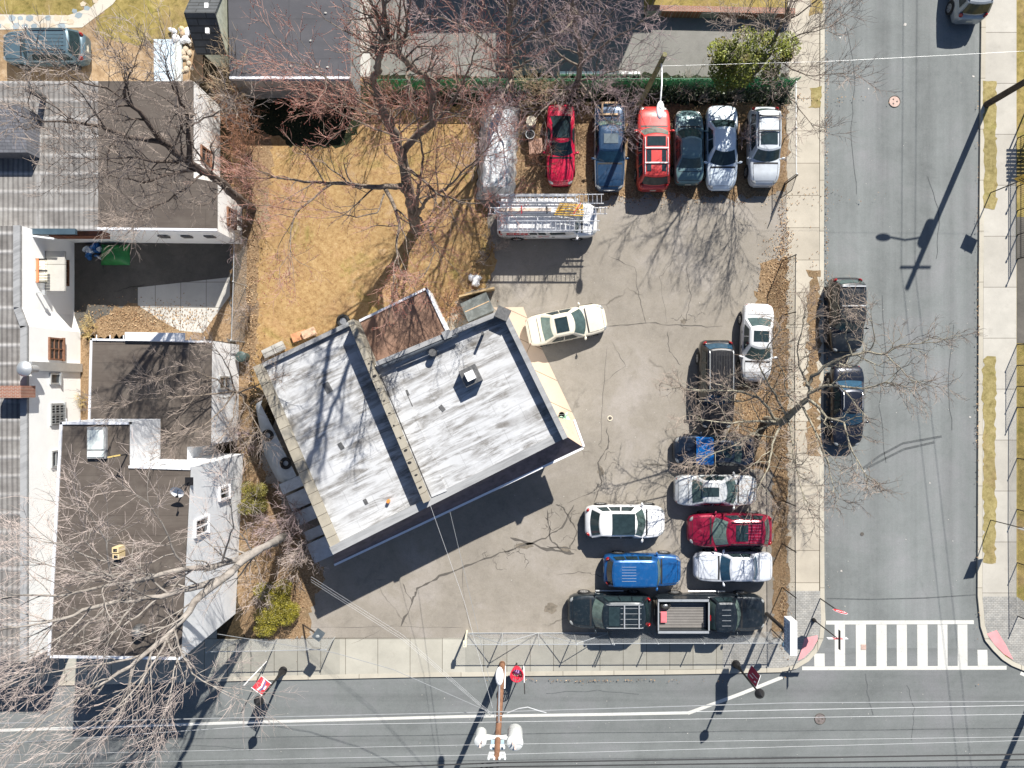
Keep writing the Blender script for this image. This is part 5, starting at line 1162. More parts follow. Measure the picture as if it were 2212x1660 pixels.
T.limb([(200, 1313, 9.8), (140, 1370, 10.3), (80, 1410, 10.9)], .045, .02, 1.1)
T.limb([(253, 1260, 9.6), (180, 1235, 10.2), (100, 1220, 10.9)], .045, .02, 1.1)
T.finish("spreading_tree", "pale barked bare tree spreading wide over the two storey roof and street", "tree", (618, 1160), bk_pale, tw_pink)

# T6 small tree between the shop and the low white building
T = Tree(66, kink=.14, L=(1.5, .85, .4), n=(6, 5), dens=1.0, up=.03)
T.limb([(530, 858, Z0), (518, 848, 2.4), (500, 846, 3.6)], .11, .07, .3, .6, False)
for pts in ([(500, 846, 3.6), (467, 851, 4.4), (430, 856, 5), (367, 858, 6), (307, 863, 6.8), (257, 875, 7.4)], [(500, 846, 3.6), (470, 820, 4.6), (420, 800, 5.6), (360, 812, 6.4)], [(505, 847, 3.4), (480, 885, 4.6), (440, 920, 5.6), (395, 945, 6.3)],
            [(510, 847, 3), (495, 800, 4.4), (470, 760, 5.4)], [(510, 848, 3), (505, 900, 4.4), (480, 945, 5.4)], [(518, 848, 2.4), (560, 830, 4), (590, 820, 5)], [(518, 850, 2.4), (540, 890, 3.8), (560, 930, 4.8)]):
    T.limb(pts, .05, .018, 1.15, .2)
T.finish("small_tree", "small bare tree reaching sideways over the low white building's roof", "tree", (530, 858), bk_grey, tw_grey)

# T3 the two mauve trees behind the green fence, T9 the one by the sidewalk
T = Tree(33, kink=.17, L=(2.3, 1.3, .6), n=(7, 6), dens=.92, up=.05, bias=(0, .0, .2), zk=1.15, tw=.0075)
T.limb([(1106, 205, Z0), (1104, 170, 2), (1100, 125, 4.2), (1098, 70, 6.5), (1104, 20, 8.4)], .20, .09, .5, .5)
for pts in ([(1101, 135, 4), (1060, 100, 5.6), (1010, 60, 7), (960, 40, 8)], [(1100, 110, 5), (1150, 70, 6.4), (1200, 30, 7.8), (1240, -10, 9)], [(1103, 160, 2.6), (1060, 150, 4), (1010, 140, 5.4), (960, 150, 6.4)], [(1102, 150, 3), (1150, 130, 4.4), (1190, 100, 5.6)], [(1104, 168, 2.2), (1085, 210, 3.6), (1060, 250, 4.6), (1050, 290, 5.4)]):
    T.limb(pts, .08, .022, 1.05, .2)
T.finish("mauve_tree", "bare mauve twigged tree behind the green fence, above the tarpaulin", "tree", (1106, 205), bk_grey, tw_mauve)
T = Tree(34, kink=.17, L=(2.3, 1.3, .6), n=(7, 6), dens=.92, up=.05, bias=(0, .0, .2), zk=1.15, tw=.0075)
T.limb([(1243, 206, Z0), (1248, 175, 2), (1256, 135, 3.8), (1252, 90, 5.6), (1240, 40, 7.4)], .19, .08, .5, .5)
for pts in ([(1254, 140, 3.6), (1290, 110, 5), (1330, 80, 6.2), (1370, 60, 7.2)], [(1254, 120, 4.4), (1300, 60, 6.2), (1330, 10, 7.6)], [(1254, 150, 3), (1210, 120, 4.6), (1180, 80, 5.8), (1170, 30, 7)], [(1248, 175, 2), (1290, 170, 3.4), (1340, 150, 4.6)], [(1248, 175, 2), (1215, 200, 3), (1170, 240, 3.8), (1140, 280, 4.4)], [(1248, 172, 2.1), (1280, 215, 3.2), (1310, 260, 4)]):
    T.limb(pts, .075, .022, 1.05, .2)
T.finish("mauve_tree", "bare mauve twigged tree behind the green fence, above the red low car", "tree", (1243, 206), bk_grey, tw_mauve)
T = Tree(99, kink=.16, L=(2.2, 1.2, .55), n=(6, 5), dens=1.1, up=.05, zk=1.3)
T.limb([(1605, 178, Z0), (1640, 145, 2.0), (1662, 120, 2.8), (1680, 70, 3.6), (1700, 30, 5.2), (1715, -20, 6.8)], .13, .05, .6, .4)
for pts in ([(1668, 105, 2.2), (1700, 90, 3.6), (1745, 70, 4.8), (1790, 60, 5.8)], [(1664, 115, 1.9), (1710, 150, 3.2), (1755, 165, 4.2), (1800, 160, 5)], [(1690, 50, 4.4), (1740, 20, 5.6), (1780, -10, 6.6)], [(1672, 90, 2.8), (1640, 60, 4.2), (1600, 50, 5.2)], [(1662, 130, 1.6), (1690, 190, 2.8), (1725, 235, 3.6), (1750, 265, 4.2)]):
    T.limb(pts, .05, .018, 1.0, .2)
T.finish("street_tree", "bare tree by the sidewalk with branches over the side street's edge", "tree", (1605, 178), bk_grey, tw_grey)

# shrubs: stems radiating from one base
def shrub(label, px, py, h, spread, n, seed, mat, bk=None, name="shrub", dens=1.0, lean=(0, 0), group=None, L=.5):
    T = Tree(seed, kink=.18, up=.06, L=(1.0, .75, L), n=(5, 4), dens=dens, bias=(0, 0, .2), tw=.008); rng = T.rng; b = G(px, py, 0); b.z = Z0
    for i in range(n):
        a = rng.uniform(0, 6.283); s_ = rng.uniform(.25, 1.0) * spread
        d = Vector((math.cos(a) * s_ + lean[0], math.sin(a) * s_ + lean[1], h)); P = path(rng, b + Vector((math.cos(a) * .15, math.sin(a) * .15, 0)), d, d.length * rng.uniform(.6, 1.05), 6, .13, .02)
        T.tube(T.b, P, rng.uniform(.018, .032), .010, 4)
        for k in range(int(6 * dens)):
            u = rng.uniform(.2, .98) * 5.99; j = int(u); q = P[j].lerp(P[j + 1], u - j); t = (P[j + 1] - P[j]).normalized()
            T.sub(q, side_dir(rng, t, rng.uniform(.5, 1.0), Vector((0, 0, .2))), rng.uniform(.5, 1.2) * h * .28, .011)
    return T.finish(name, label, "shrub", (px, py), bk or bk_grey, mat, group=group)
GR = "bare shrubs along the wing's white wall"
shrub("tan brush like shrub, topmost of the shrubs by the wing's white wall", 522, 218, 4.0, 1.7, 28, 201, tw_tan, group=GR)
shrub("dark red shrub just below the tan brush like shrub", 533, 275, 3.6, 1.5, 20, 202, tw_rust, group=GR)
shrub("rust red shrub midway down the wing's white wall", 540, 345, 3.4, 1.5, 20, 203, tw_rust, group=GR)
shrub("rust red shrub beside the lower window of the wing's wall", 540, 415, 3.4, 1.5, 18, 204, tw_red, group=GR)
shrub("grey red shrub at the corner where the courtyard fence begins", 533, 486, 3.0, 1.3, 14, 205, tw_mauve, group=GR)
GF = "bare shrubs along the green back fence"
shrub("orange red shrub in the dark shade of the grey roofed garage, left of the maple", 700, 245, 3.0, 2.0, 20, 206, tw_red, group=GF)
shrub("red twigged shrub in front of the fence, right behind the maple", 830, 232, 2.8, 1.9, 17, 207, tw_rust, group=GF)
shrub("reddish shrub behind the maple's right branches by the green fence", 950, 222, 2.8, 1.9, 17, 208, tw_red, group=GF)
shrub("mauve shrub hanging over the top of the tarpaulin", 1050, 215, 2.8, 1.6, 18, 209, tw_mauve, group=GF, lean=(0, -.6))
shrub("tangled tan shrub at the fence between tarpaulin and red low car", 1165, 210, 3.2, 1.7, 24, 210, tw_tan, group=GF, lean=(0, -.4))
shrub("mauve shrub overhanging the boot of the red low car", 1235, 212, 2.8, 1.6, 18, 211, tw_mauve, group=GF, lean=(.1, -.8))
shrub("mauve shrub hanging over the boot of the navy boxy sedan", 1335, 210, 2.6, 1.7, 18, 212, tw_mauve, group=GF, lean=(.0, -.6))
shrub("low grey shrub behind the small grey sedan", 1480, 208, 1.4, 1.3, 9, 213, tw_grey, group=GF)
shrub("low grey shrub behind the silver blue sedan", 1565, 207, 1.4, 1.3, 9, 214, tw_grey, group=GF)
shrub("bare rusty shrub between tarpaulin and red low car, beside the white drum", 1160, 350, 1.8, .9, 10, 215, tw_rust)
shrub("bare grey shrub between the silver blue sedan and the silver roof rack SUV", 1604, 300, 1.6, .8, 8, 216, tw_mauve)
shrub("red bare shrub by the grey box behind the shop", 968, 668, 1.8, 1.2, 13, 217, tw_rust)
shrub("spindly shrub at the lawn's corner below the white van", 1060, 545, 1.3, 1.1, 8, 218, tw_grey)
GW = "bare shrubs in the bed west of the shop"
shrub("mauve bare shrub beside the grey metal boxes west of the shop", 648, 1105, 2.8, 1.9, 18, 219, tw_mauve, group=GW)
shrub("large pinkish bare shrub at the shop's lower left corner", 664, 1175, 3.0, 2.0, 20, 220, tw_pink, group=GW)
shrub("mauve bare shrub close to the two storey building's wall", 592, 1135, 2.4, 1.6, 14, 221, tw_mauve, group=GW)
shrub("tan bare shrub over the mossy evergreen by the street fence", 580, 1262, 2.2, 1.3, 11, 222, tw_pink, group=GW)
shrub("grey bare shrub beside the courtyard fence's lower end", 535, 690, 1.6, .9, 9, 223, tw_grey)
shrub("grey bare shrub below the small tree, next to the tyre weighted cover", 545, 945, 1.6, .9, 8, 224, tw_mauve)
shrub("dry yellow weeds at the foot of the white wall by the courtyard", 205, 715, 1.0, .6, 9, 225, plain("straw", (.55, .42, .18), .8, var=.2), L=.3)
shrub("dry yellow weeds in the gap beside the low white building", 178, 860, .7, .5, 7, 226, MATS["straw"], L=.25)

# evergreens: leaf-sized faces spread through the crown
def leaf_mass(mb, rng, c, r, n, size, tilt=1.0):
    for i in range(n):
        while True:
            q = Vector((rng.uniform(-1, 1), rng.uniform(-1, 1), rng.uniform(-1, 1)))
            if q.length < 1 and q.length > rng.random() * .8: break
        p = Vector(c) + Vector((q.x * r[0], q.y * r[1], q.z * r[2])); a = rng.uniform(0, 6.28); u = Vector((math.cos(a), math.sin(a), rng.uniform(-.7, .7) * tilt)).normalized(); v = u.cross(Vector((rng.uniform(-.6, .6), rng.uniform(-.6, .6), 1))).normalized(); s_ = size * rng.uniform(.6, 1.4)
        mb.face([p - u * s_, p + v * s_ * .5, p + u * s_, p - v * s_ * .5])
def evergreen(label, name, px, py, clumps, c, size, seed, stems):
    rng = random.Random(seed); p = G(px, py, 0); t = thing(name, label, "evergreen" if name == "evergreen_shrub" else "tree", (p.x, p.y, Z0)); a = MB()
    for s_ in stems: a.tube([Vector(q) + Vector((p.x, p.y, Z0)) for q in s_], .06, .02, 6)
    a.build("trunk", bk_dark, t, smooth=60); b = MB()
    for (x, y, z, r, n) in clumps: leaf_mass(b, rng, (p.x + x, p.y + y, Z0 + z), (r, r, r * .8), n, size)
    m, nt, bs = newmat("foliage_" + str(seed)); v = coords(nt); n_ = noise(nt, v, 3.5, 4)
    lc = mixc(nt, ramp(nt, noise(nt, v, 1.1, 3), [(.55, 0.0), (.66, .6)]), ramp(nt, n_, [(.32, sc(c, .3)), (.5, c), (.68, sc(c, 1.8))]), (.16, .10, .035)); nt.links.new(lc, bs.inputs["Base Color"]); bs.inputs["Roughness"].default_value = .5
    b.build("crown", m, t); return t
rg = random.Random(77)
evergreen("glossy yellow green holly tree by the green fence and sidewalk", "holly_tree", 1588, 205, [(rg.uniform(-2.0, -.3), rg.uniform(-.9, .9), rg.uniform(3.2, 5.6), rg.uniform(.5, .8), 520) for k in range(12)] + [(rg.uniform(-.2, 1.5), rg.uniform(-.6, .9), rg.uniform(2.8, 5.2), rg.uniform(.35, .55), 300) for k in range(6)] + [(.9, .2, 5.0, .6, 350), (1.6, .7, 4.4, .5, 260), (-1.2, .6, 5.4, .7, 420), (-1.7, .0, 4.8, .7, 420)], (.145, .165, .016), .07, 301, [[(0, 0, 0), (.1, .1, 2.5), (.3, .2, 4.8)], [(0, 0, 1), (-.8, .4, 3), (-.9, .8, 5)], [(.05, .05, 1.5), (.8, .4, 3.2), (1.4, .6, 4.4)]])
evergreen("rounded yellow green yew against the two storey building's wall", "evergreen_shrub", 560, 1072, [(rg.uniform(-.45, .45), rg.uniform(-.6, .6), rg.uniform(.4, 1.0), .45, 900) for k in range(9)], (.165, .145, .025), .032, 302, [[(0, 0, 0), (.1, 0, .8)], [(0, 0, 0), (-.2, .3, .8)]])
evergreen("mossy yellow green hedge bush at the lot's lower left corner", "evergreen_shrub", 604, 1305, [(rg.uniform(-1.0, 1.0), rg.uniform(-1.35, 1.35), rg.uniform(.3, 1.0), .5, 1000) for k in range(20)], (.19, .165, .012), .032, 303, [[(0, 0, 0), (.1, 0, .8)], [(0, 0, 0), (-.4, .6, .8)], [(0, 0, 0), (.4, -.6, .8)]])
# ivy and dead stems along the back fence: nobody could count them
rg = random.Random(5); b = MB()
for k in range(8500):
    px = rg.uniform(1330, 1700) if k % 3 else rg.uniform(800, 1330); p = G(px, rg.gauss(206, 10), 0); leaf_mass(b, rg, (p.x, p.y, Z0 + abs(rg.gauss(.35, .5))), (.15, .15, .1), 1, .075)
tag(b.build("ground_ivy_leaves", plain("ivy_leaf", (.035, .05, .018), .5, var=.7, scale=6)), kind='stuff')
# fallen leaves
m_leaf, nt_, b_ = newmat("fallen_leaf"); v_ = coords(nt_); w_ = nt_.nodes.new("ShaderNodeTexWhiteNoise"); w_.noise_dimensions = '3D'
sn_ = nt_.nodes.new("ShaderNodeVectorMath"); sn_.operation = 'SNAP'; sn_.inputs[1].default_value = (.09, .09, .5); nt_.links.new(v_, sn_.inputs[0]); nt_.links.new(sn_.outputs[0], w_.inputs["Vector"])
nt_.links.new(ramp(nt_, w_.outputs["Value"], [(0, (.08, .04, .02)), (.4, (.24, .135, .065)), (.75, (.38, .25, .13)), (1, (.52, .38, .24))]), b_.inputs["Base Color"]); b_.inputs["Roughness"].default_value = .8
b = MB(); rg = random.Random(9)
zones = [((1690, 560, 12, 40), 250), ((1668, 610, 16, 45), 260), ((1692, 700, 8, 110), 380), ((1650, 860, 40, 45), 650), ((1625, 930, 45, 30), 420), ((1690, 1010, 8, 100), 300), ((1692, 1320, 6, 40), 200), ((1500, 215, 150, 6), 300), ((1500, 425, 140, 12), 380), ((1160, 380, 25, 50), 250), ((1262, 340, 14, 70), 120),
         ((545, 740, 10, 110), 420), ((535, 640, 8, 60), 200), ((330, 690, 80, 18), 700), ((560, 1000, 20, 60), 300), ((590, 1180, 40, 60), 500), ((640, 1300, 12, 40), 160), ((1000, 640, 30, 12), 160), ((980, 690, 20, 15), 120), ((1350, 424, 60, 8), 150), ((1755, 800, 8, 120), 160), ((560, 480, 12, 80), 160), ((780, 260, 150, 25), 160), ((1040, 500, 10, 70), 160), ((1784, 700, 2, 190), 150), ((1784, 250, 2, 120), 60), ((1300, 1468, 160, 2), 60), ((2109, 700, 1.5, 300), 90), ((1690, 470, 6, 30), 60)]
for (cx, cy, sx_, sy_), n in zones:
    for k in range(int(n * 1.8)):
        p = G(rg.gauss(cx, sx_), rg.gauss(cy, sy_), 0)
        a = rg.uniform(0, 6.28); s_ = rg.uniform(.022, .05); u = Vector((math.cos(a) * s_, math.sin(a) * s_, rg.uniform(-.02, .02))); v = Vector((-u.y * .7, u.x * .7, rg.uniform(-.02, .02))); q = Vector((p.x, p.y, Z0 + .045 + rg.random() * .02)); b.face([q - u, q - v, q + u, q + v])
tag(b.build("fallen_leaves", m_leaf), kind='stuff')
# ------------------------------------------------------------------ fences
def up(px, py, z): p = G(px, py, 0); p.z = z; return p
def fence(label, pts, h, posts, mat_post, mat_mesh, cat="fence", toprail=True, name="chain_link_fence", z0=None, slats=None):
    z0 = Z0 if z0 is None else z0; W = [up(a, b, z0) for a, b in pts]; c = W[0]; t = thing(name, label, cat, c)
    for i in range(len(W) - 1):
        p, q = W[i], W[i + 1]; n = max(1, int((q - p).length / posts + .5)); ax = 0 if abs(q.x - p.x) > abs(q.y - p.y) else 1
        a = MB(); e = Vector((0, 0, h)); a.face([p + Vector((0, 0, .04)), q + Vector((0, 0, .04)), q + e, p + e]); m_ = mat_mesh[ax] if isinstance(mat_mesh, tuple) else mat_mesh
        a.build("mesh_panel", m_, t)
        for k in range(n + (1 if i == len(W) - 2 else 0)):
            b = MB(); r_ = p.lerp(q, k / n); b.cyl(r_ + Vector((0, 0, h / 2 + .03)), .032, h + .06, 8); b.ell(r_ + Vector((0, 0, h + .07)), (.045, .045, .04), 8, 4); b.build("post", mat_post, t, smooth=40)
        if toprail:
            b = MB(); b.tube([p + e, q + e], .024, n=6); b.build("top_rail", mat_post, t, smooth=40)
    return t
mesh_g = (chainlink("galvanised_mesh_x", (.55, .57, .58), .06, .12, 0), chainlink("galvanised_mesh_y", (.55, .57, .58), .06, .12, 1))
mesh_k = (chainlink("black_mesh_x", (.02, .02, .02), .06, .16, 0), chainlink("black_mesh_y", (.02, .02, .02), .06, .16, 1))
fence("tall galvanised chain link fence between the pickup and the south sidewalk", [(1312, 1364), (1690, 1363)], 1.9, 2.55, m_galv, mesh_g)
t = fence("galvanised rolling gate with diagonal braces across the lot's south entrance", [(1008, 1367), (1316, 1366)], 1.85, 2.05, m_galv, mesh_g, cat="gate", name="rolling_gate")
for k in range(4):
    a = MB(); p, q = up(1008 + 77 * k, 1367, .15), up(1008 + 77 * (k + 1), 1367, 1.85)
    if k % 2: p.z, q.z = q.z, p.z
    a.tube([p + Vector((0, .03, 0)), q + Vector((0, .03, 0))], .02, n=6); a.build("brace", m_galv, t)
a = MB(); a.tube([up(1008, 1366, .16), up(1316, 1365.5, .16)], .025, n=6); a.build("bottom_rail", m_galv, t)
a = MB(); p = up(1009, 1362, 0); a.cyl(p + Vector((0, 0, 1.05)), .06, 2.0, 10); a.box(p + Vector((0, -.1, 1.9)), (.2, .3, .25)); a.build("latch_post", plain("cream_post", (.62, .58, .45), .6), t, smooth=40)
fence("black chain link fence along the lot's lower right side", [(1688, 1362), (1687, 1080), (1686, 800), (1688, 565)], 2.0, 2.7, m_blackmetal, mesh_k)
fence("short black chain link fence beside the silver roof rack SUV", [(1694, 396), (1693, 206)], 1.7, 2.6, m_galv, mesh_g)
p = up(1694, 400, Z0); t = thing("swing_gate", "narrow black chain link gate leaf standing open at the lot's upper entrance", "gate", p); q = up(1684, 430, Z0)
a = MB(); e = Vector((0, 0, 1.7)); a.face([p + Vector((0, 0, .1)), q + Vector((0, 0, .1)), q + e, p + e]); a.build("mesh_panel", mesh_k[1], t)
a = MB(); a.tube([p + Vector((0, 0, .1)), p + e, q + e, q + Vector((0, 0, .1)), p + Vector((0, 0, .1))], .022, n=6); a.cyl(p + Vector((0, 0, .95)), .04, 1.9, 8); a.build("gate_frame", m_blackmetal, t)
fence("galvanised chain link fence closing the courtyard's east side", [(536, 518), (534, 620), (530, 740)], 2.0, 2.4, m_galv, mesh_g)
fence("low galvanised fence along the sidewalk left of the lot entrance", [(478, 1381), (600, 1379), (724, 1376)], 1.9, 2.4, m_galv, mesh_g)
# green privacy fence
m_gslat = plain("green_slats", (.04, .34, .12), .5, var=.45, scale=3); m_gpost = plain("green_post", (.03, .14, .07), .5)
t = thing("green_slat_fence", "green privacy slat fence along the back of the parking row", "fence", up(812, 203, Z0))
p0, p1 = up(812, 203, Z0), up(1700, 200, Z0)
a = MB(); random.seed(3)
for k in range(260):
    u = (k + .5) / 260; q = p0.lerp(p1, u); hh = 1.75 + random.uniform(-.10, .04); a.box((q.x, q.y + random.uniform(-.012, .012), Z0 + hh / 2), (.075, .014, hh))
a.build("slats", m_gslat, t)
for k in range(11):
    a = MB(); q = p0.lerp(p1, k / 10); a.cyl((q.x, q.y + .05, Z0 + .95), .035, 1.9, 8); a.build("post", m_gpost, t)
a = MB(); a.tube([p0 + Vector((0, .03, 1.78)), p1 + Vector((0, .03, 1.78))], .025, n=6); a.build("top_rail", m_gpost, t)
# low white wall and brick retaining wall by the north parking
t = thing("white_kerb_wall", "row of low white edging blocks between the north parking and the green fence", "low wall", up(1290, 163, Z0)); a = MB()
for k in range(12): q = up(1215 + 14.5 * k, 163 + .0 * k, Z0); a.box((q.x + .0, q.y, Z0 + .12), (.34, .16, .24))
a.build("block", m_white, t)
t = thing("brick_retaining_wall", "low red brick retaining wall above the north parking", "low wall", up(1392, 34, Z0)); a = MB()
q0, q1 = up(1392, 33, 0), up(1706, 40, 0); a.bar(q0 + Vector((0, 0, .42)), q1 + Vector((0, 0, .42)), .34, .82); a.build("wall", m_brick, t)
# fences on the east side of the side street
fence("low dark wire fence on the far side of the east sidewalk, lower stretch", [(2195, 880), (2194, 1100), (2196, 1330)], 1.2, 2.65, m_blackmetal, mesh_k)
t = thing("iron_railing", "ornamental black railing and gate on the far east side, beside the yellow sign", "railing", up(2196, 420, Z0))
for z_ in (.25, 1.0, 1.25):
    a = MB(); a.tube([up(2196, 300, Z0 + z_), up(2196, 560, Z0 + z_)], .022, n=5); a.build("rail", m_blackmetal, t)
for k in range(6):
    a = MB(); a.cyl(up(2196, 300 + 52 * k, Z0 + .75), .035, 1.5, 8); a.ell(up(2196, 300 + 52 * k, Z0 + 1.55), (.06, .06, .08), 8, 5); a.build("post", m_blackmetal, t)
a = MB()
for k in range(60): a.box(up(2196, 300 + 4.35 * k, Z0 + .65), (.016, .016, 1.1))
a.build("bars", m_blackmetal, t)
t = fence("low black fence with a gate at the end of the east driveway", [(2194, 745), (2194, 880)], 1.5, 1.2, m_blackmetal, mesh_k)
p = up(2212, 232, Z0); t = thing("slatted_shelter", "dark slatted shelter roof at the far east edge, near the big pole", "shelter", p)
for k in range(9):
    a = MB(); a.box((p.x + .9, p.y - .1 - .22 * k, 2.5), (1.9, .12, .05)); a.build("roof_slat", m_blackmetal, t)
for x, y in ((.1, -.1), (.1, -1.86), (1.8, -.1), (1.8, -1.86)):
    a = MB(); a.cyl((p.x + x, p.y + y, 1.28), .05, 2.36, 8); a.build("post", m_blackmetal, t)
# ------------------------------------------------------------------ poles and lamps
m_wood = bark("pole_wood", (.22, .115, .07), (.12, .06, .035), 4); m_gwood = bark("green_pole_wood", (.21, .20, .10), (.11, .11, .055), 4); m_dwood = bark("dark_pole_wood", (.10, .075, .055), (.04, .03, .025), 4)
def cobra(t, base, arm_z, head, mat, col_=None):
    """street-light arm from the pole to its cobra head"""
    a = MB(); b = Vector((base.x, base.y, arm_z)); h = Vector(head); mid = b.lerp(h, .5) + Vector((0, 0, .25))
    a.tube([b, b.lerp(h, .25) + Vector((0, 0, .2)), mid, h.lerp(b, .12)], .045, n=8); a.build("lamp_arm", mat, t, smooth=50)
    d = (h - b); an = math.atan2(d.y, d.x); c = MB(); c.ell(h, (.46, .20, .12), 14, 8, rz=an); c.cyl(h + Vector((-.1 * math.cos(an), -.1 * math.sin(an), .1)), .06, .10, 10); hd = c.build("lamp_head", col_ or m_white, t, smooth=60)
    e = MB(); e.ell(h - Vector((0, 0, .07)), (.26, .14, .09), 12, 6, rz=an); e.build("lamp_lens", m_lamp, t, smooth=60)
b0 = up(1085, 1433, Z0); t = thing("utility_pole", "brown utility pole with transformers, streetlight and many wires by the south kerb", "utility pole", b0)
HP = 10.5; lean = Vector((-.10, 0, 0))
a = MB(); a.tube([b0, b0 + lean * .5 + Vector((0, 0, HP / 2)), b0 + lean + Vector((0, 0, HP))], .18, .13, 14); a.build("pole", m_wood, t, smooth=50)
cobra(t, b0 + lean * .7, 7.6, (b0.x - .02, b0.y + 2.55, 8.1), m_silver)
m_can = plain("transformer_grey", (.62, .64, .63), .45, .1, var=.06)
for s_, r_, hh in ((-1, .27, .95), (1, .36, 1.25)):
    a = MB(); c = b0 + lean * .85 + Vector((s_ * .80, 0, 8.7)); a.lathe(c - Vector((0, 0, hh / 2)), [(r_ * .9, 0), (r_, .05), (r_, hh * .85), (r_ * 1.05, hh * .86), (r_ * 1.05, hh * .92), (r_ * .7, hh)], 18); f = a.build("transformer", m_can, t, smooth=40)
    g2 = MB(); g2.bar(b0 + lean * .85 + Vector((0, .12, 8.9)), c + Vector((0, .0, .2)), .12, .10); g2.bar(b0 + lean * .85 + Vector((0, -.12, 8.5)), c + Vector((0, -.0, -.2)), .12, .10); g2.build("bracket", m_can, t)
    g3 = MB(); g3.cyl(c + Vector((0, -.08, hh / 2 + .14)), .05, .26, 8); g3.cyl(c + Vector((s_ * -.1, .1, hh / 2 + .12)), .04, .2, 8); q = g3.build("bushing", plain("porcelain", (.66, .52, .46), .3), f)
    q.data.transform(Matrix.Translation(-Vector(t.location)))
for z_, w2 in ((9.5, .5), (10.15, .55), (10.45, .6)):
    a = MB(); c = b0 + lean * (z_ / HP) + Vector((0, 0, z_))
    a.box(c, (w2 * 1.3, .09, .09))
    for k in range(4):
        x = (-.5 + k / 3) * w2 * 1.2; a.lathe(c + Vector((x, 0, .05)), [(.03, 0), (.055, .03), (.03, .06), (.055, .09), (.03, .13), (.05, .16), (.02, .19)], 8)
    a.build("insulator_arm", m_can, t, smooth=50)
a = MB()
for s_ in (-1, 1): a.box(b0 + lean * .9 + Vector((s_ * .22, -.1, 9.2)), (.16, .2, .5)); 
a.build("fuse_cutout", plain("cutout_blue", (.30, .42, .52), .4), t)
a = MB(); a.cyl(b0 + Vector((.17, -.1, 1.6)), .045, 3.0, 8); a.build("cable_riser", m_white, t)
# pole behind the red SUV
b1 = up(1372, 246, Z0); t = thing("wooden_pole", "greenish leaning wooden pole with white streetlight behind the red SUV", "utility pole", b1); top = G(1436, 118, 7.6)
a = MB(); a.tube([b1, b1.lerp(top, .5), top], .16, .12, 12); a.build("pole", m_gwood, t, smooth=50)
q = b1.lerp(top, .90); cobra(t, q, q.z, tuple(G(1426, 238, 7.4)), m_silver)
# pole on the east verge whose shadow crosses the side street
b2 = up(2128, 228, Z0); t = thing("utility_pole", "dark utility pole on the east verge, its top leaving the frame", "utility pole", b2)
a = MB(); a.tube([b2, b2 + Vector((0, 0, 10.3))], .19, .14, 12); a.build("pole", m_dwood, t, smooth=50); cobra(t, b2, 7.3, (b2.x - 2.65, b2.y + .1, 7.6), m_silver)
a = MB(); a.cyl(b2 + Vector((-.35, -.3, 6.9)), .32, 1.1, 16); a.build("transformer", m_can, t, smooth=40)
a = MB(); a.bar(b2 + Vector((-.9, .1, 9.2)), b2 + Vector((.9, .1, 9.2)), .1, .1); a.build("crossarm", m_dwood, t)
b3 = up(2263, 1432, Z0); t = thing("utility_pole", "utility pole beyond the lower right edge, seen by its shadow", "utility pole", b3); a = MB(); a.tube([b3, b3 + Vector((0, 0, 10))], .19, .14, 12); a.build("pole", m_dwood, t, smooth=50)
# wires
m_wire = plain("black_cable", (.02, .02, .022), .5); m_wire_w = plain("bare_cable", (.62, .63, .64), .35, .4); m_wire_g = plain("grey_cable", (.22, .23, .24), .5)
def wire(label, pts, r, mat, sag=.0, name="overhead_cable", twist=0):
    W = [Vector(p) for p in pts]; t0 = MB(); P = []
    for i in range(len(W) - 1):
        n = 22
        for k in range(n + (1 if i == len(W) - 2 else 0)): u = k / n; q = W[i].lerp(W[i + 1], u); q.z -= sag * 4 * u * (1 - u); P.append(q)
    if twist:
        Q = []; 
        for i in range(len(P) - 1):
            for k in range(twist): Q.append(P[i].lerp(P[i + 1], k / twist) + Vector((0, .018 * math.cos((i * twist + k) * 1.57), .018 * math.sin((i * twist + k) * 1.57))))
        P = Q
    t0.tube(P, r, n=5); o = t0.build(name, mat); return tag(o, label, "cable", "overhead cables")
def ends(z, yl, yr): return [G(-500, yl + (yl - yr) * .45, z), (b0.x - .09, b0.y - .18, z), G(2700, yr - (yl - yr) * .2, z)]
PZ = lambda py: None
wire("bright thick overhead cable beside the painted parking line", [G(-400, 1590, 7.0), G(1083, 1546, 7.0), G(2212, 1524, 7.0), G(2700, 1516, 7.0)], .014, m_wire_w)
wire("twisted silver cable just below the painted parking line", [G(-400, 1635, 7.6), G(560, 1568, 7.6), G(1083, 1560, 7.6), G(2700, 1536, 7.4)], .010, m_wire_w)
wire("dark thin cable just above the painted parking line", [G(-400, 1572, 6.6), G(1083, 1538, 6.6), G(1700, 1519, 6.6), G(2700, 1512, 6.6)], .025, m_wire_g)
wire("black cable sagging into the lower right corner, upper of three", [G(-400, 1705, 9.6), G(1085, 1648, 9.6), G(2212, 1630, 9.4), G(2700, 1628, 9.4)], .03, m_wire)
wire("black cable in the lower right corner, middle of three", [G(-400, 1722, 9.9), G(1085, 1657, 9.9), G(2212, 1642, 9.7), G(2700, 1640, 9.7)], .03, m_wire)
wire("thin white wire crossing the street low in the frame", [G(-400, 1640, 9.5), G(1085, 1608, 9.5), G(2212, 1592, 9.5), G(2700, 1588, 9.5)], .007, m_wire_w)
wire("thin white wire just under the transformers", [G(-400, 1662, 9.6), G(1085, 1630, 9.6), G(2212, 1600, 9.6), G(2700, 1590, 9.6)], .007, m_wire_w)
wire("service wire from the utility pole to the silver shop roof", [G(1072, 1560, 7.6), G(1003, 1300, 6.3), G(926, 1082, 5.4)], .008, m_wire_w, name="service_wire")
wire("second thinner service wire running up over the shop roof", [G(1064, 1500, 7.2), G(1030, 1350, 6.6), G(972, 1106, 5.4)], .010, m_wire_g, name="service_wire")
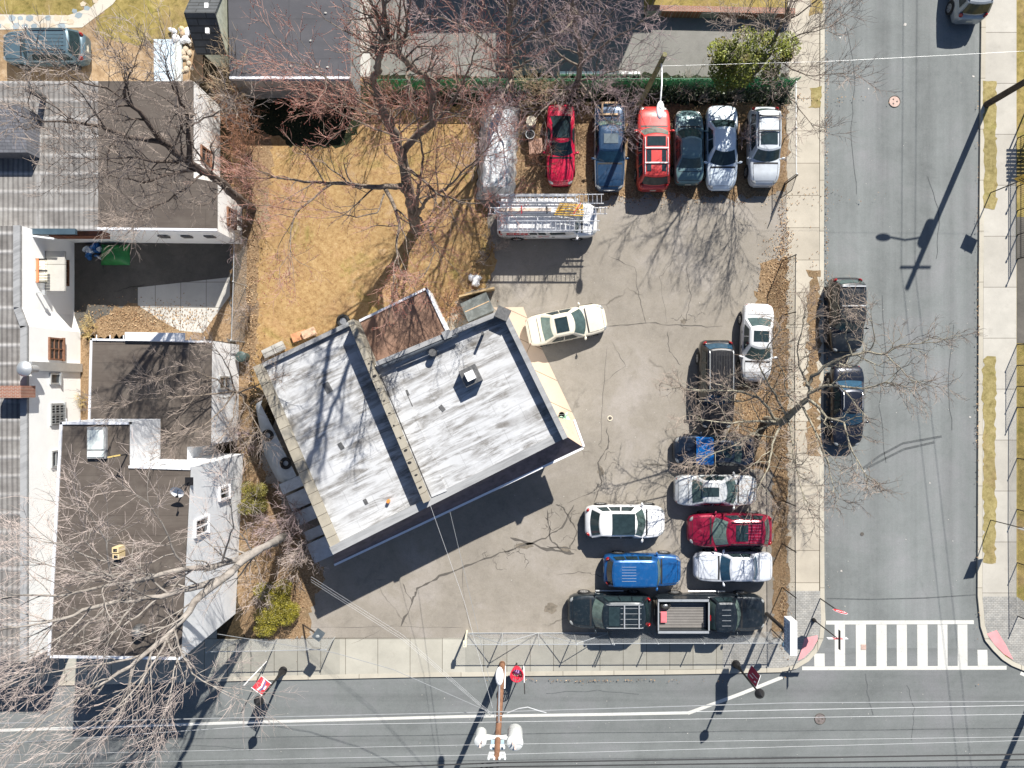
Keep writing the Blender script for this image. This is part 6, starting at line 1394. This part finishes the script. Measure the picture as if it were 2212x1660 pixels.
wire("long wire from the utility pole towards the two storey building", [G(1072, 1545, 7.4), G(850, 1447, 7.2), G(720, 1410, 7.1), G(470, 1370, 7.0)], .014, m_wire_g, name="service_wire")
for k, dy in enumerate((0, 6, 11)):
    wire(("upper", "middle", "lower")[k] + " of three parallel wires slanting from the shop's left corner to the street", [G(672, 1246 + dy, 5.2), G(870, 1372 + dy, 6.2), G(1060, 1540 + dy * .5, 7.2)], .005, m_wire_w, name="service_wire")
wire("pale wire from the greenish pole across the side street", [G(1428, 143, 7.2), G(1790, 133, 6.8), G(2080, 118, 7.0), G(2500, 95, 7.4)], .0045, m_wire_w, name="service_wire")
for k, x in enumerate((2150, 2185)):
    wire(("west", "east")[k] + "ern street cable strung from the dark east pole, mostly outside the frame", [b2 + Vector((-.8 + .8 * k, 40, 8.6)), b2 + Vector((-.8 + .8 * k, 0, 9.25)), b3 + Vector((-.8 + .8 * k, 0, 9.2))], .014, m_wire)
wire("white looping cable slack beside the transformers", [G(1095, 1541, 7.1), G(1120, 1531, 7.2), G(1140, 1528, 7.2), G(1165, 1536, 7.1), G(1180, 1540, 7.0)], .025, m_wire_w)
# decorative lamp posts with banners
m_ban_r = plain("banner_red", (.52, .03, .05), .7, var=.1); m_ban_c = plain("banner_crimson", (.34, .006, .05), .7, var=.1); m_ban_w = plain("banner_white", (.75, .75, .78), .7); m_ban_b = plain("banner_blue", (.03, .16, .38), .7)
def lamp_post(label, px, py, mat, side, deco):
    b = up(px, py, Z0); t = thing("lamp_post", label, "lamp post", b, 0, "black acorn lamp posts on the south sidewalk")
    a = MB(); a.lathe((b.x, b.y, b.z), [(.24, 0), (.24, .12), (.17, .2), (.15, .5), (.09, .75), (.075, 1.0)], 16); a.build("base", m_blackmetal, t, smooth=40)
    a = MB(); a.tube([(b.x, b.y, b.z + .9), (b.x, b.y, b.z + 3.8)], .065, .05, 10); a.build("pole", m_blackmetal, t, smooth=50)
    a = MB(); a.lathe((b.x, b.y, b.z + 3.75), [(.06, 0), (.12, .05), (.20, .12), (.24, .28)], 16); a.build("lamp_globe", m_lamp, t, smooth=50)
    a = MB(); a.lathe((b.x, b.y, b.z + 4.0), [(.26, 0), (.27, .06), (.21, .18), (.16, .26), (.14, .30), (.06, .40), (.02, .48)], 18); a.build("lamp_cap", m_blackmetal, t, smooth=35)
    for z_ in (1.95, 3.45):
        a = MB(); a.tube([(b.x, b.y, b.z + z_), (b.x + side[0] * .78, b.y + side[1] * .78, b.z + z_)], .018, n=6); a.build("banner_arm", m_white, t)
    s_ = Vector((side[0], side[1], 0)); n_ = Vector((-s_.y, s_.x, 0)); o = Vector((b.x, b.y, b.z)) + s_ * .08
    a = MB(); rows = []
    for i in range(7):
        r_ = []
        for k in range(5): u, v = k / 4, i / 6; r_.append(o + s_ * (.66 * u) + Vector((0, 0, 1.97 + 1.46 * v)) + n_ * .03 * math.sin(u * 4 + v * 3))
        rows.append(r_)
    a.grid(rows); bn = a.build("banner", mat, t, smooth=60)
    a = MB()
    for q in deco:
        for sg in (-1, 1):
            pts = [o + s_ * (.66 * u) + Vector((0, 0, 1.97 + 1.46 * v)) + n_ * (.03 * math.sin(u * 4 + v * 3) + sg * .012) for u, v in q[1]]
            a.face(pts, q[0])
    bm = a.build("banner_mark", [m_ban_w, m_ban_b], bn); bm.data.transform(Matrix.Translation(-Vector(t.location)))
    return t
wave = [(0, [(.55, .05), (.72, .05), (.62, .35), (.52, .6), (.60, .95), (.45, .95), (.38, .6), (.46, .35)]), (1, [(.40, .08), (.50, .08), (.40, .35), (.32, .6), (.40, .92), (.30, .92), (.23, .6), (.30, .35)]), (0, [(.10, .35), (.22, .30), (.24, .5), (.18, .65), (.08, .6)])]
bars = [(0, [(.3, .18), (.36, .18), (.36, .55), (.3, .55)]), (0, [(.55, .3), (.60, .3), (.60, .85), (.55, .85)]), (0, [(.2, .7), (.3, .7), (.3, .85), (.2, .85)])]
lamp_post("black acorn lamp post with bright red banner of white and blue waves", 613, 1447, m_ban_r, (-.80, .60), wave)
lamp_post("black acorn lamp post with dark crimson banner near the crosswalk", 1588, 1433, m_ban_c, (.35, .94), bars)
# signs
m_face_red = plain("stop_red", (.55, .02, .03), .45); m_back = plain("sign_back", (.45, .45, .46), .4, .5)
b = up(1770, 1292, Z0); t = thing("stop_sign", "red octagonal stop sign on thin dark post by the crosswalk", "stop sign", b)
a = MB(); a.box(b + Vector((0, 0, 1.35)), (.05, .05, 2.7)); a.build("post", m_blackmetal, t)
a = MB(); c = b + Vector((0, 0, 2.55)); fd = Vector((.20, .98, 0)).normalized(); sx_ = Vector((-fd.y, fd.x, 0))
def octa(c, r, n, th, s0, mb, m=0):
    P = [c + sx_ * r * math.cos(s0 + k * 2 * math.pi / n) + Vector((0, 0, r * math.sin(s0 + k * 2 * math.pi / n))) for k in range(n)]
    F = [p + fd * th for p in P]; k0 = len(mb.v); mb.v += P + F; mb.f.append(tuple(k0 + i for i in range(n))); mb.m.append(m); mb.f.append(tuple(k0 + n + i for i in reversed(range(n)))); mb.m.append(m)
    for i in range(n): j = (i + 1) % n; mb.f.append((k0 + i, k0 + j, k0 + n + j, k0 + n + i)); mb.m.append(m)
octa(c + fd * .03, .40, 8, .012, .3927, a, 1); octa(c + fd * .045, .375, 8, .006, .3927, a, 0)
add_text(a, "STOP", .26, c + fd * .056 + sx_ * -.31 - Vector((0, 0, .09)), tuple(sx_), (0, 0, 1), 1, .92, .004); a.build("sign_plate", [m_face_red, m_ban_w], t)
b = up(1756, 1338, Z0); t = thing("street_name_sign", "street name sign with crossed white and dark blades at the corner", "street sign", b)
a = MB(); a.lathe(b, [(.12, 0), (.12, .1), (.06, .3), (.035, .5), (.03, 3.1)], 10); a.build("post", m_blackmetal, t, smooth=40)
a = MB(); a.box(b + Vector((0, 0, 3.05)), (1.1, .03, .22), m=0); a.box(b + Vector((0, -.018, 3.07)), (.55, .008, .11), m=1); a.box(b + Vector((0, .018, 3.07)), (.55, .008, .11), m=1); a.box(b + Vector((0, 0, 3.175)), (.5, .034, .02), m=1); a.build("name_blade", [m_ban_w, m_face_red], t)
a = MB(); a.box(b + Vector((0, 0, 3.3)), (.03, 1.05, .2)); a.build("name_blade", m_trim, t)
m_yel_s = plain("sign_yellow", (.72, .42, .015), .5, var=.08)
b = up(2137, 418, Z0); t = thing("warning_sign", "yellow warning sign on a dark post on the east verge", "road sign", b)
a = MB(); a.box(b + Vector((0, 0, 1.6)), (.05, .05, 3.2)); a.build("post", m_blackmetal, t); a = MB(); a.box(b + Vector((.05, -.04, 2.75)), (.78, .02, .78), M=Matrix.Rotation(R(-28), 3, 'Z')); a.build("sign_plate", m_yel_s, t)
a = MB(); q = b + Vector((.05, -.04, 2.75)); rm = Matrix.Rotation(R(-28), 3, 'Z')
for dx_, dz_, w2, h2 in ((0, .2, .4, .07), (0, .02, .5, .07), (-.05, -.16, .36, .07)):
    for sg in (-1, 1): a.box(q + rm @ Vector((dx_, sg * .014, dz_)), (w2, .006, h2), M=rm)
a.build("sign_lettering", m_trim, t)
b = up(2137, 1123, Z0); t = thing("road_sign", "plain plate sign on thin leaning dark post beside the lower verge grass", "road sign", b); a = MB(); a.tube([b, b + Vector((.25, 0, 3.2))], .028, n=6); a.build("post", m_blackmetal, t)
a = MB(); a.box(b + Vector((.25, 0, 2.75)), (.62, .02, 1.0), rz=R(8)); a.build("sign_plate", m_back, t)
b = up(1131, 1437, Z0); t = thing("parking_sign", "thin half white half black pole beside the red basket", "post", b); a = MB(); a.cyl(b + Vector((0, 0, 1.2)), .035, 2.4, 8); a.build("post_sleeve", m_white, t, smooth=40); a = MB(); a.cyl(b + Vector((0, 0, 3.1)), .025, 1.4, 8); a.build("post_tip", m_blackmetal, t, smooth=40)
b = up(590, 1408, Z0); b = up(577, 1428, Z0); t = thing("meter_post", "slim white sign post leaning beside the red banner", "post", b); a = MB(); a.tube([b, b + Vector((-.35, -.3, 2.6))], .03, n=7); a.build("post", m_white, t)
# red litter basket
b = up(1116, 1432, Z0); t = thing("litter_basket", "red wire basket with ring rim, beside the utility pole", "basket", b); m_brd = plain("basket_red", (.56, .02, .05), .5)
a = MB()
for k in range(16): an = k * .3927; a.tube([b + Vector((.20 * math.cos(an), .20 * math.sin(an), .9)), b + Vector((.36 * math.cos(an), .36 * math.sin(an), 1.75))], .035, n=5)
for r_, z_ in ((.22, 1.0), (.30, 1.4), (.365, 1.75)): a.tube([b + Vector((r_ * math.cos(k * .2618), r_ * math.sin(k * .2618), z_)) for k in range(25)], .03, n=6)
a.build("basket", m_brd, t, smooth=50); a = MB(); a.ell(b + Vector((0, .05, 1.25)), (.22, .22, .18)); a.build("contents", plain("mauve_lining", (.34, .18, .40), .7, var=.4, scale=6), t, smooth=60)
a = MB(); a.cyl(b + Vector((0, 0, .45)), .05, .9, 10); a.cyl(b + Vector((0, 0, .9)), .2, .04, 16); a.build("stand", m_blackmetal, t); 
# business sign at the corner
b = up(1655, 1325, Z0); t = thing("business_sign", "tall white box sign on a thick dark post at the lot's corner", "sign", b)
pz = 4.3; c0 = G(1695, 1331, 5.6); c1 = G(1707, 1343, 4.5)
a = MB(); a.tube([b, b + Vector((.0, 0, 3.2))], .11, n=12); a.build("post", m_blackmetal, t, smooth=50)
zt_, zb_ = 5.3, 4.45; xw = G(1707, 0, zt_)[0]; yn, ysn = G(0, 1343, zt_)[1], G(0, 1417, zt_)[1]; wd = .36
a = MB(); a.box((xw + wd / 2, (yn + ysn) / 2, (zt_ + zb_) / 2), (wd, yn - ysn, zt_ - zb_)); a.build("sign_box", m_white, t)
a = MB(); a.bar((b.x, b.y, 3.1), (xw + wd / 2, (yn + ysn) / 2, 4.0), .2, .2); a.build("support_arm", m_blackmetal, t)
a = MB(); random.seed(31); H_ = zt_ - zb_; m_ink = plain("sign_navy", (.03, .05, .14), .5)
for xx, sg in ((xw, -1), (xw + wd, 1)):
    a.box((xx + sg * .004, (yn + ysn) / 2, (zt_ + zb_) / 2), (.012, yn - ysn - .10, H_ - .10), m=1)
    y = yn - .18
    while y > ysn + .2: q = random.uniform(.09, .17); a.box((xx + sg * .011, y - q / 2, zb_ + .16), (.008, q, .15), m=0); y -= q + .05
    for r_ in range(3):
        y = yn - .2
        while y > ysn + .3: q = random.uniform(.12, .4); a.box((xx + sg * .011, y - q / 2, zt_ - .16 - .13 * r_), (.008, q, .05), m=0); y -= q + .06
for sg in (-1, 1): pass
a.build("sign_face", [m_ink, plain("sign_pale_blue", (.42, .52, .64), .5, var=.05)], t)
b = up(1664, 1358, Z0); t = thing("flood_light", "small blue grey flood lamp on the fence beside the white box sign", "flood light", b); a = MB(); a.cyl(b + Vector((0, 0, 1.0)), .03, 2.0, 8); a.build("post", m_blackmetal, t); a = MB(); a.ell(b + Vector((.1, -.1, 2.1)), (.3, .18, .14), 10, 6, rz=.5); a.build("lamp_head", plain("lamp_blue_grey", (.10, .17, .24), .4, .2), t, smooth=60)
b = up(655, 1348, Z0); t = thing("flood_light", "square grey flood lamp on a leaning post over the south sidewalk", "flood light", b); h_ = G(688, 1372, 3.1)
a = MB(); a.tube([b, b.lerp(h_, .6), h_], .045, n=8); a.build("post", m_dwood, t, smooth=50); a = MB(); a.box(h_, (.5, .5, .22), rz=R(-35), m=0); a.ell(h_ + Vector((-.02, -.05, .12)), (.12, .1, .06), m=1); a.build("lamp_head", [plain("lamp_grey", (.10, .12, .135), .35, .2), m_lamp], t)
# ------------------------------------------------------------------ loose things round the shop
def tilt_box(name, label, cat, px, py, z, size, rz, mat, part="box", lid=None):
    p = G(px, py, z); t = thing(name, label, cat, (p.x, p.y, Z0), R(rz)); a = MB(); a.box((0, 0, size[2] / 2 + .01), size); a.build(part, mat, t, local=True)
    if lid: b_ = MB(); b_.box((0, 0, size[2] + .04), (size[0] + .08, size[1] + .08, .06)); b_.build("lid", lid, t, local=True)
    return t
m_bin = roofmat("grey_bin_paint", (.115, .125, .12), (.30, .33, .33), 0, (2, 2, 1), .4)
t = tilt_box("storage_bin", "dark grey metal storage bin with strap, behind the shop near the ivory sedan", "storage bin", 1031, 664, 1.0, (1.55, 1.05, 1.0), 24, m_bin, lid=m_bin)
a = MB(); a.box((0, .02, 1.075), (1.5, .045, .012)); a.build("strap", plain("tan_strap", (.50, .34, .2), .7), t, local=True)
t = thing("plank_screen", "tan plank lying along the lawn's edge by the grey storage bin", "plank", G(1030, 632, .8), R(14)); t.location.z = Z0; a = MB(); a.box((0, 0, .45), (2.1, .10, .9)); a.build("board", plain("tan_board", (.36, .26, .14), .8, var=.25), t, local=True)
t = thing("white_rubble", "white crumpled plastic beside the tan plank", "rubbish", G(1024, 608)); t.location.z = Z0; a = MB(); random.seed(6)
for k in range(9): a.ell((random.uniform(-.4, .4), random.uniform(-.3, .3), .12), (random.uniform(.1, .3), random.uniform(.1, .25), .14), 6, 4, rz=random.random() * 3)
a.build("plastic", m_white, t, local=True)
# long tarpaulin weighted with tyres along the shop's west wall
m_gtarp = plain("grey_tarp", (.34, .38, .42), .55, var=.2, scale=1.2, bmp=.15)
P0 = [Vector(v) for v in GP([(548, 862), (566, 862), (650, 1040), (612, 1040), (570, 968)], .9)]; cc = P0[0].lerp(P0[3], .5)
t = thing("covered_pile", "long grey sheet covered pile against the shop's west wall", "covered pile", (cc.x, cc.y, Z0)); a = MB(); rows = []; random.seed(14)
A0, A1 = G(562, 866, .9), G(646, 1036, .9)
for i in range(23):
    u = i / 22; c = Vector((A0.x, A0.y, 0)).lerp(Vector((A1.x, A1.y, 0)), u); r_ = []; wd_ = 1.45 * (.35 + .65 * min(1, u * 1.6 + .1)) * (1 if u < .9 else 1 - (u - .9) * 3)
    nn_ = Vector((-.90, -.43, 0))
    for k in range(11): v = k / 10; hh = .95 * (1 - v ** 3) * (1 if .03 < u < .97 else .5) + .03 * math.sin(13 * u + 5 * v) + random.uniform(-.012, .012); r_.append(c + nn_ * (wd_ * v) + Vector((0, 0, Z0 + max(.02, hh))))
    rows.append(r_)
a.grid(rows); a.build("sheet", m_gtarp, t, smooth=50)
for k, (px, py) in enumerate(((579, 941), (618, 1001))):
    q = G(px, py, 1.0); tt_ = thing("tyre", ("upper", "lower")[k] + " of two old tyres weighing down the grey sheet", "tyre", (q.x, q.y, .98), 0, "tyres on the grey sheet"); a = MB(); a.tube([(.25 * math.cos(j * .2618), .25 * math.sin(j * .2618), .09) for j in range(25)], .10, n=10); a.build("tread", m_tyre, tt_, smooth=60, local=True); a = MB(); a.tube([(.17 * math.cos(j * .2618), .17 * math.sin(j * .2618), .10) for j in range(25)], .02, n=6); a.build("bead", m_trim, tt_, local=True)
m_gbox = plain("grey_sheet_metal", (.42, .46, .50), .45, .1, var=.15)
for k, (px, py, sx_, sy_, hh, lb) in enumerate(((632, 1047, 1.25, .55, .9, "narrow grey metal box below the sheet covered pile"), (648, 1078, 1.2, .85, .7, "wide grey metal box, second below the sheet covered pile"), (664, 1112, 1.15, .7, .85, "grey metal box in the middle of the shop's west wall row"), (682, 1150, 1.1, .5, .6, "small grey metal box half under bare twigs"), (694, 1186, 1.2, 1.1, .95, "large square grey metal box at the shop's lower left corner"))):
    t = tilt_box("metal_box", lb, "metal box", px, py, hh, (sx_, sy_, hh), 24, m_gbox, lid=m_gbox); t["group"] = "grey metal boxes along the shop's west wall"
# clutter at the east walkway
p = G(1212, 896); t = thing("black_bucket", "black round bucket by the shop's east wall", "bucket", (p.x, p.y, Z0 + .02)); a = MB(); a.lathe((0, 0, 0), [(.13, 0), (.17, .38), (.18, .40), (.15, .40), (.12, .06)], 16); a.build("pail", m_black, t, smooth=40, local=True); a = MB(); a.tube([(.17 * math.cos(k * .35), .02, .38 + .12 * math.sin(k * .35)) for k in range(10)], .008, n=5); a.build("handle", m_galv, t, local=True)
p = G(1218, 906); t = thing("green_bag", "pale green crumpled bag beside the black bucket", "bag", (p.x, p.y, Z0 + .02)); a = MB(); random.seed(16)
for k in range(10): a.ell((random.uniform(-.2, .25), random.uniform(-.35, .3), .14 + random.uniform(0, .12)), (random.uniform(.10, .2), random.uniform(.1, .2), .14), 7, 5, rz=random.random() * 3)
a.build("sack", plain("pale_green", (.40, .60, .44), .6, var=.25, scale=8), t, local=True)
p = G(1224, 919); t = thing("orange_board", "orange yellow board lying by the pale green bag", "board", (p.x, p.y, Z0 + .02), R(20)); a = MB(); a.box((0, 0, .05), (.62, .32, .06)); a.box((.02, .05, .10), (.4, .12, .04)); a.build("board", plain("orange_board", (.70, .42, .16), .7, var=.2), t, local=True)
p = G(1238, 930); t = thing("white_bag", "small white bag at the end of the shop's east walkway", "bag", (p.x, p.y, Z0 + .02)); a = MB()
for k in range(6): a.ell((random.uniform(-.15, .15), random.uniform(-.2, .2), .12), (.16, .14, .13), 7, 5)
a.build("sack", m_white, t, local=True)
# north-west corner of the shop: wheel, boards
p = G(741, 694, .3); t = thing("leaning_tyre", "old tyre with pale hub on the lawn against the shop's north edge", "tyre", (p.x, p.y, Z0 + .05)); a = MB(); a.tube([(.30 * math.cos(j * .2618), .30 * math.sin(j * .2618), .12) for j in range(25)], .11, n=10); a.build("tread", m_tyre, t, smooth=60, local=True); a = MB(); a.cyl((0, 0, .12), .2, .06, 16); a.build("hub", m_rim, t, local=True)
for px, py, rz, s_, mt_, lb in ((650, 727, 20, (.9, .5, .05), plain("terracotta_board", (.55, .26, .13), .8, var=.15), "terracotta coloured board leaning at the shop's north wall"), (672, 721, 24, (.8, .45, .25), plain("tan_board_2", (.62, .42, .28), .8), "tan box beside the terracotta board"), (597, 757, 26, (1.3, .5, .3), m_slab, "pale flat box at the shop's north west corner")):
    p = G(px, py); t = thing("board" if s_[2] < .1 else "flat_box", lb, "board" if s_[2] < .1 else "box", (p.x, p.y, Z0 + .01), R(rz)); a = MB(); a.box((0, 0, s_[2] / 2 + .2), s_); a.build("panel", mt_, t, local=True); a = MB(); a.box((-.2, 0, .1), (.1, s_[1], .2)); a.box((.2, 0, .1), (.1, s_[1], .2)); a.build("support", m_slab, t, local=True)
# drums between tarpaulin and red car
p = G(1147, 264, .8); t = thing("white_drum", "cream topped drum between the tarpaulin and the red low car", "drum", (p.x, p.y, Z0)); a = MB(); a.lathe((0, 0, 0), [(.27, 0), (.29, .3), (.28, .85)], 18); a.build("barrel", m_slab, t, smooth=40, local=True); a = MB(); a.cyl((0, 0, .87), .29, .05, 20); a.build("lid", plain("cream_lid", (.72, .64, .48), .5), t, local=True)
p = G(1145, 293, .6); t = thing("dark_drum", "dark drum with glinting rim below the cream topped drum", "drum", (p.x, p.y, Z0)); a = MB(); a.cyl((0, 0, .33), .26, .66, 18); a.build("barrel", m_black, t, smooth=40, local=True); a = MB(); a.tube([(.25 * math.cos(j * .2618), .25 * math.sin(j * .2618), .68) for j in range(25)], .025, n=6); a.build("rim", m_galv, t, local=True)
t = tilt_box("wooden_crate", "brown crate between the tarpaulin and the red low car, under bare twigs", "crate", 1157, 318, .5, (.7, .8, .5), 4, plain("brown_crate", (.26, .16, .12), .8, var=.25), lid=plain("crate_lid", (.34, .21, .16), .8))
# courtyard clutter
p = G(252, 552); t = thing("green_tarp", "dark green tarpaulin over a heap in the courtyard's shade", "tarp", (p.x, p.y, Z0)); a = MB(); rows = []; random.seed(19)
for i in range(15): rows.append([Vector((lerp(-.85, .85, k / 14), lerp(-.6, .6, i / 14), .02 + .55 * (1 - abs(lerp(-1, 1, k / 14)) ** 3) * (1 - abs(lerp(-1, 1, i / 14)) ** 3) + random.uniform(-.02, .02))) for k in range(15)])
a.grid(rows); a.build("sheet", plain("green_tarp", (.015, .17, .04), .5, var=.25), t, smooth=40, local=True)
p = G(206, 549); t = thing("blue_tarp_bundle", "crumpled blue and white tarp beside the green tarpaulin", "tarp", (p.x, p.y, Z0)); a = MB(); random.seed(23)
for k in range(16): a.ell((random.uniform(-.5, .4), random.uniform(-.3, .4), .15), (random.uniform(.12, .3), random.uniform(.06, .16), .2), 7, 5, m=k % 2, rz=random.random() * 3)
a.build("sheet", [plain("tarp_blue", (.02, .12, .34), .4, var=.3), plain("tarp_white", (.6, .66, .72), .4)], t, local=True)
p = G(523, 771, .7); t = thing("round_bin", "dark green grey round bin by the low white building's east wall", "bin", (p.x, p.y, Z0)); a = MB(); a.lathe((0, 0, 0), [(.24, 0), (.29, .75)], 16); a.build("barrel", plain("bin_green", (.05, .085, .08), .5), t, smooth=40, local=True); a = MB(); a.lathe((0, 0, .75), [(.31, 0), (.31, .05), (.2, .12), (.03, .15)], 16); a.build("lid", MATS["bin_green"], t, smooth=40, local=True)
# north-west yard: sheet of ply, bags, rubble
p = G(367, 137); t = thing("pale_sheet", "pale blue grey sheet leaning flat in the yard beside the shingled shed", "panel", (p.x, p.y, Z0 + .02)); a = MB(); a.box((0, -.05, .08), (1.65, 2.7, .1), m=0); a.box((.62, -.1, .16), (.4, 2.5, .08), m=1); a.build("panel", [plain("blue_grey_sheet", (.46, .55, .63), .4, var=.15), plain("sheet_edge", (.50, .53, .52), .5)], t, local=True)
p = G(398, 84); t = thing("rubbish_bags", "heap of white plastic and debris by the shingled shed", "rubbish heap", (p.x, p.y, Z0 + .02)); a = MB(); random.seed(29)
for k in range(14): a.ell((random.uniform(-.55, .75), random.uniform(-.5, .4), .18), (random.uniform(.15, .35), random.uniform(.12, .3), random.uniform(.12, .28)), 7, 5, m=k % 3 == 2, rz=random.random() * 3)
a.build("bag", [plain("white_plastic", (.72, .73, .76), .4, var=.15), plain("tan_rubble", (.52, .38, .24), .8)], t, local=True)
random.seed(37); pts_ = [(414, 98), (404, 110), (412, 118), (401, 128), (411, 140), (405, 152), (394, 158), (418, 150), (399, 117), (408, 130)]
for i, (px, py) in enumerate(pts_):
    p = G(px, py); o = MB(); o.ell((0, 0, .06), (random.uniform(.14, .24), random.uniform(.12, .2), .10), 7, 4, rz=random.random() * 3); q = o.build("rubble_stone", m_flag_c); q.location = (p.x, p.y, Z0 + .02); tag(q, "tan broken stone in the strip between the pale sheet and the garage", "stone", "broken stones beside the pale sheet")
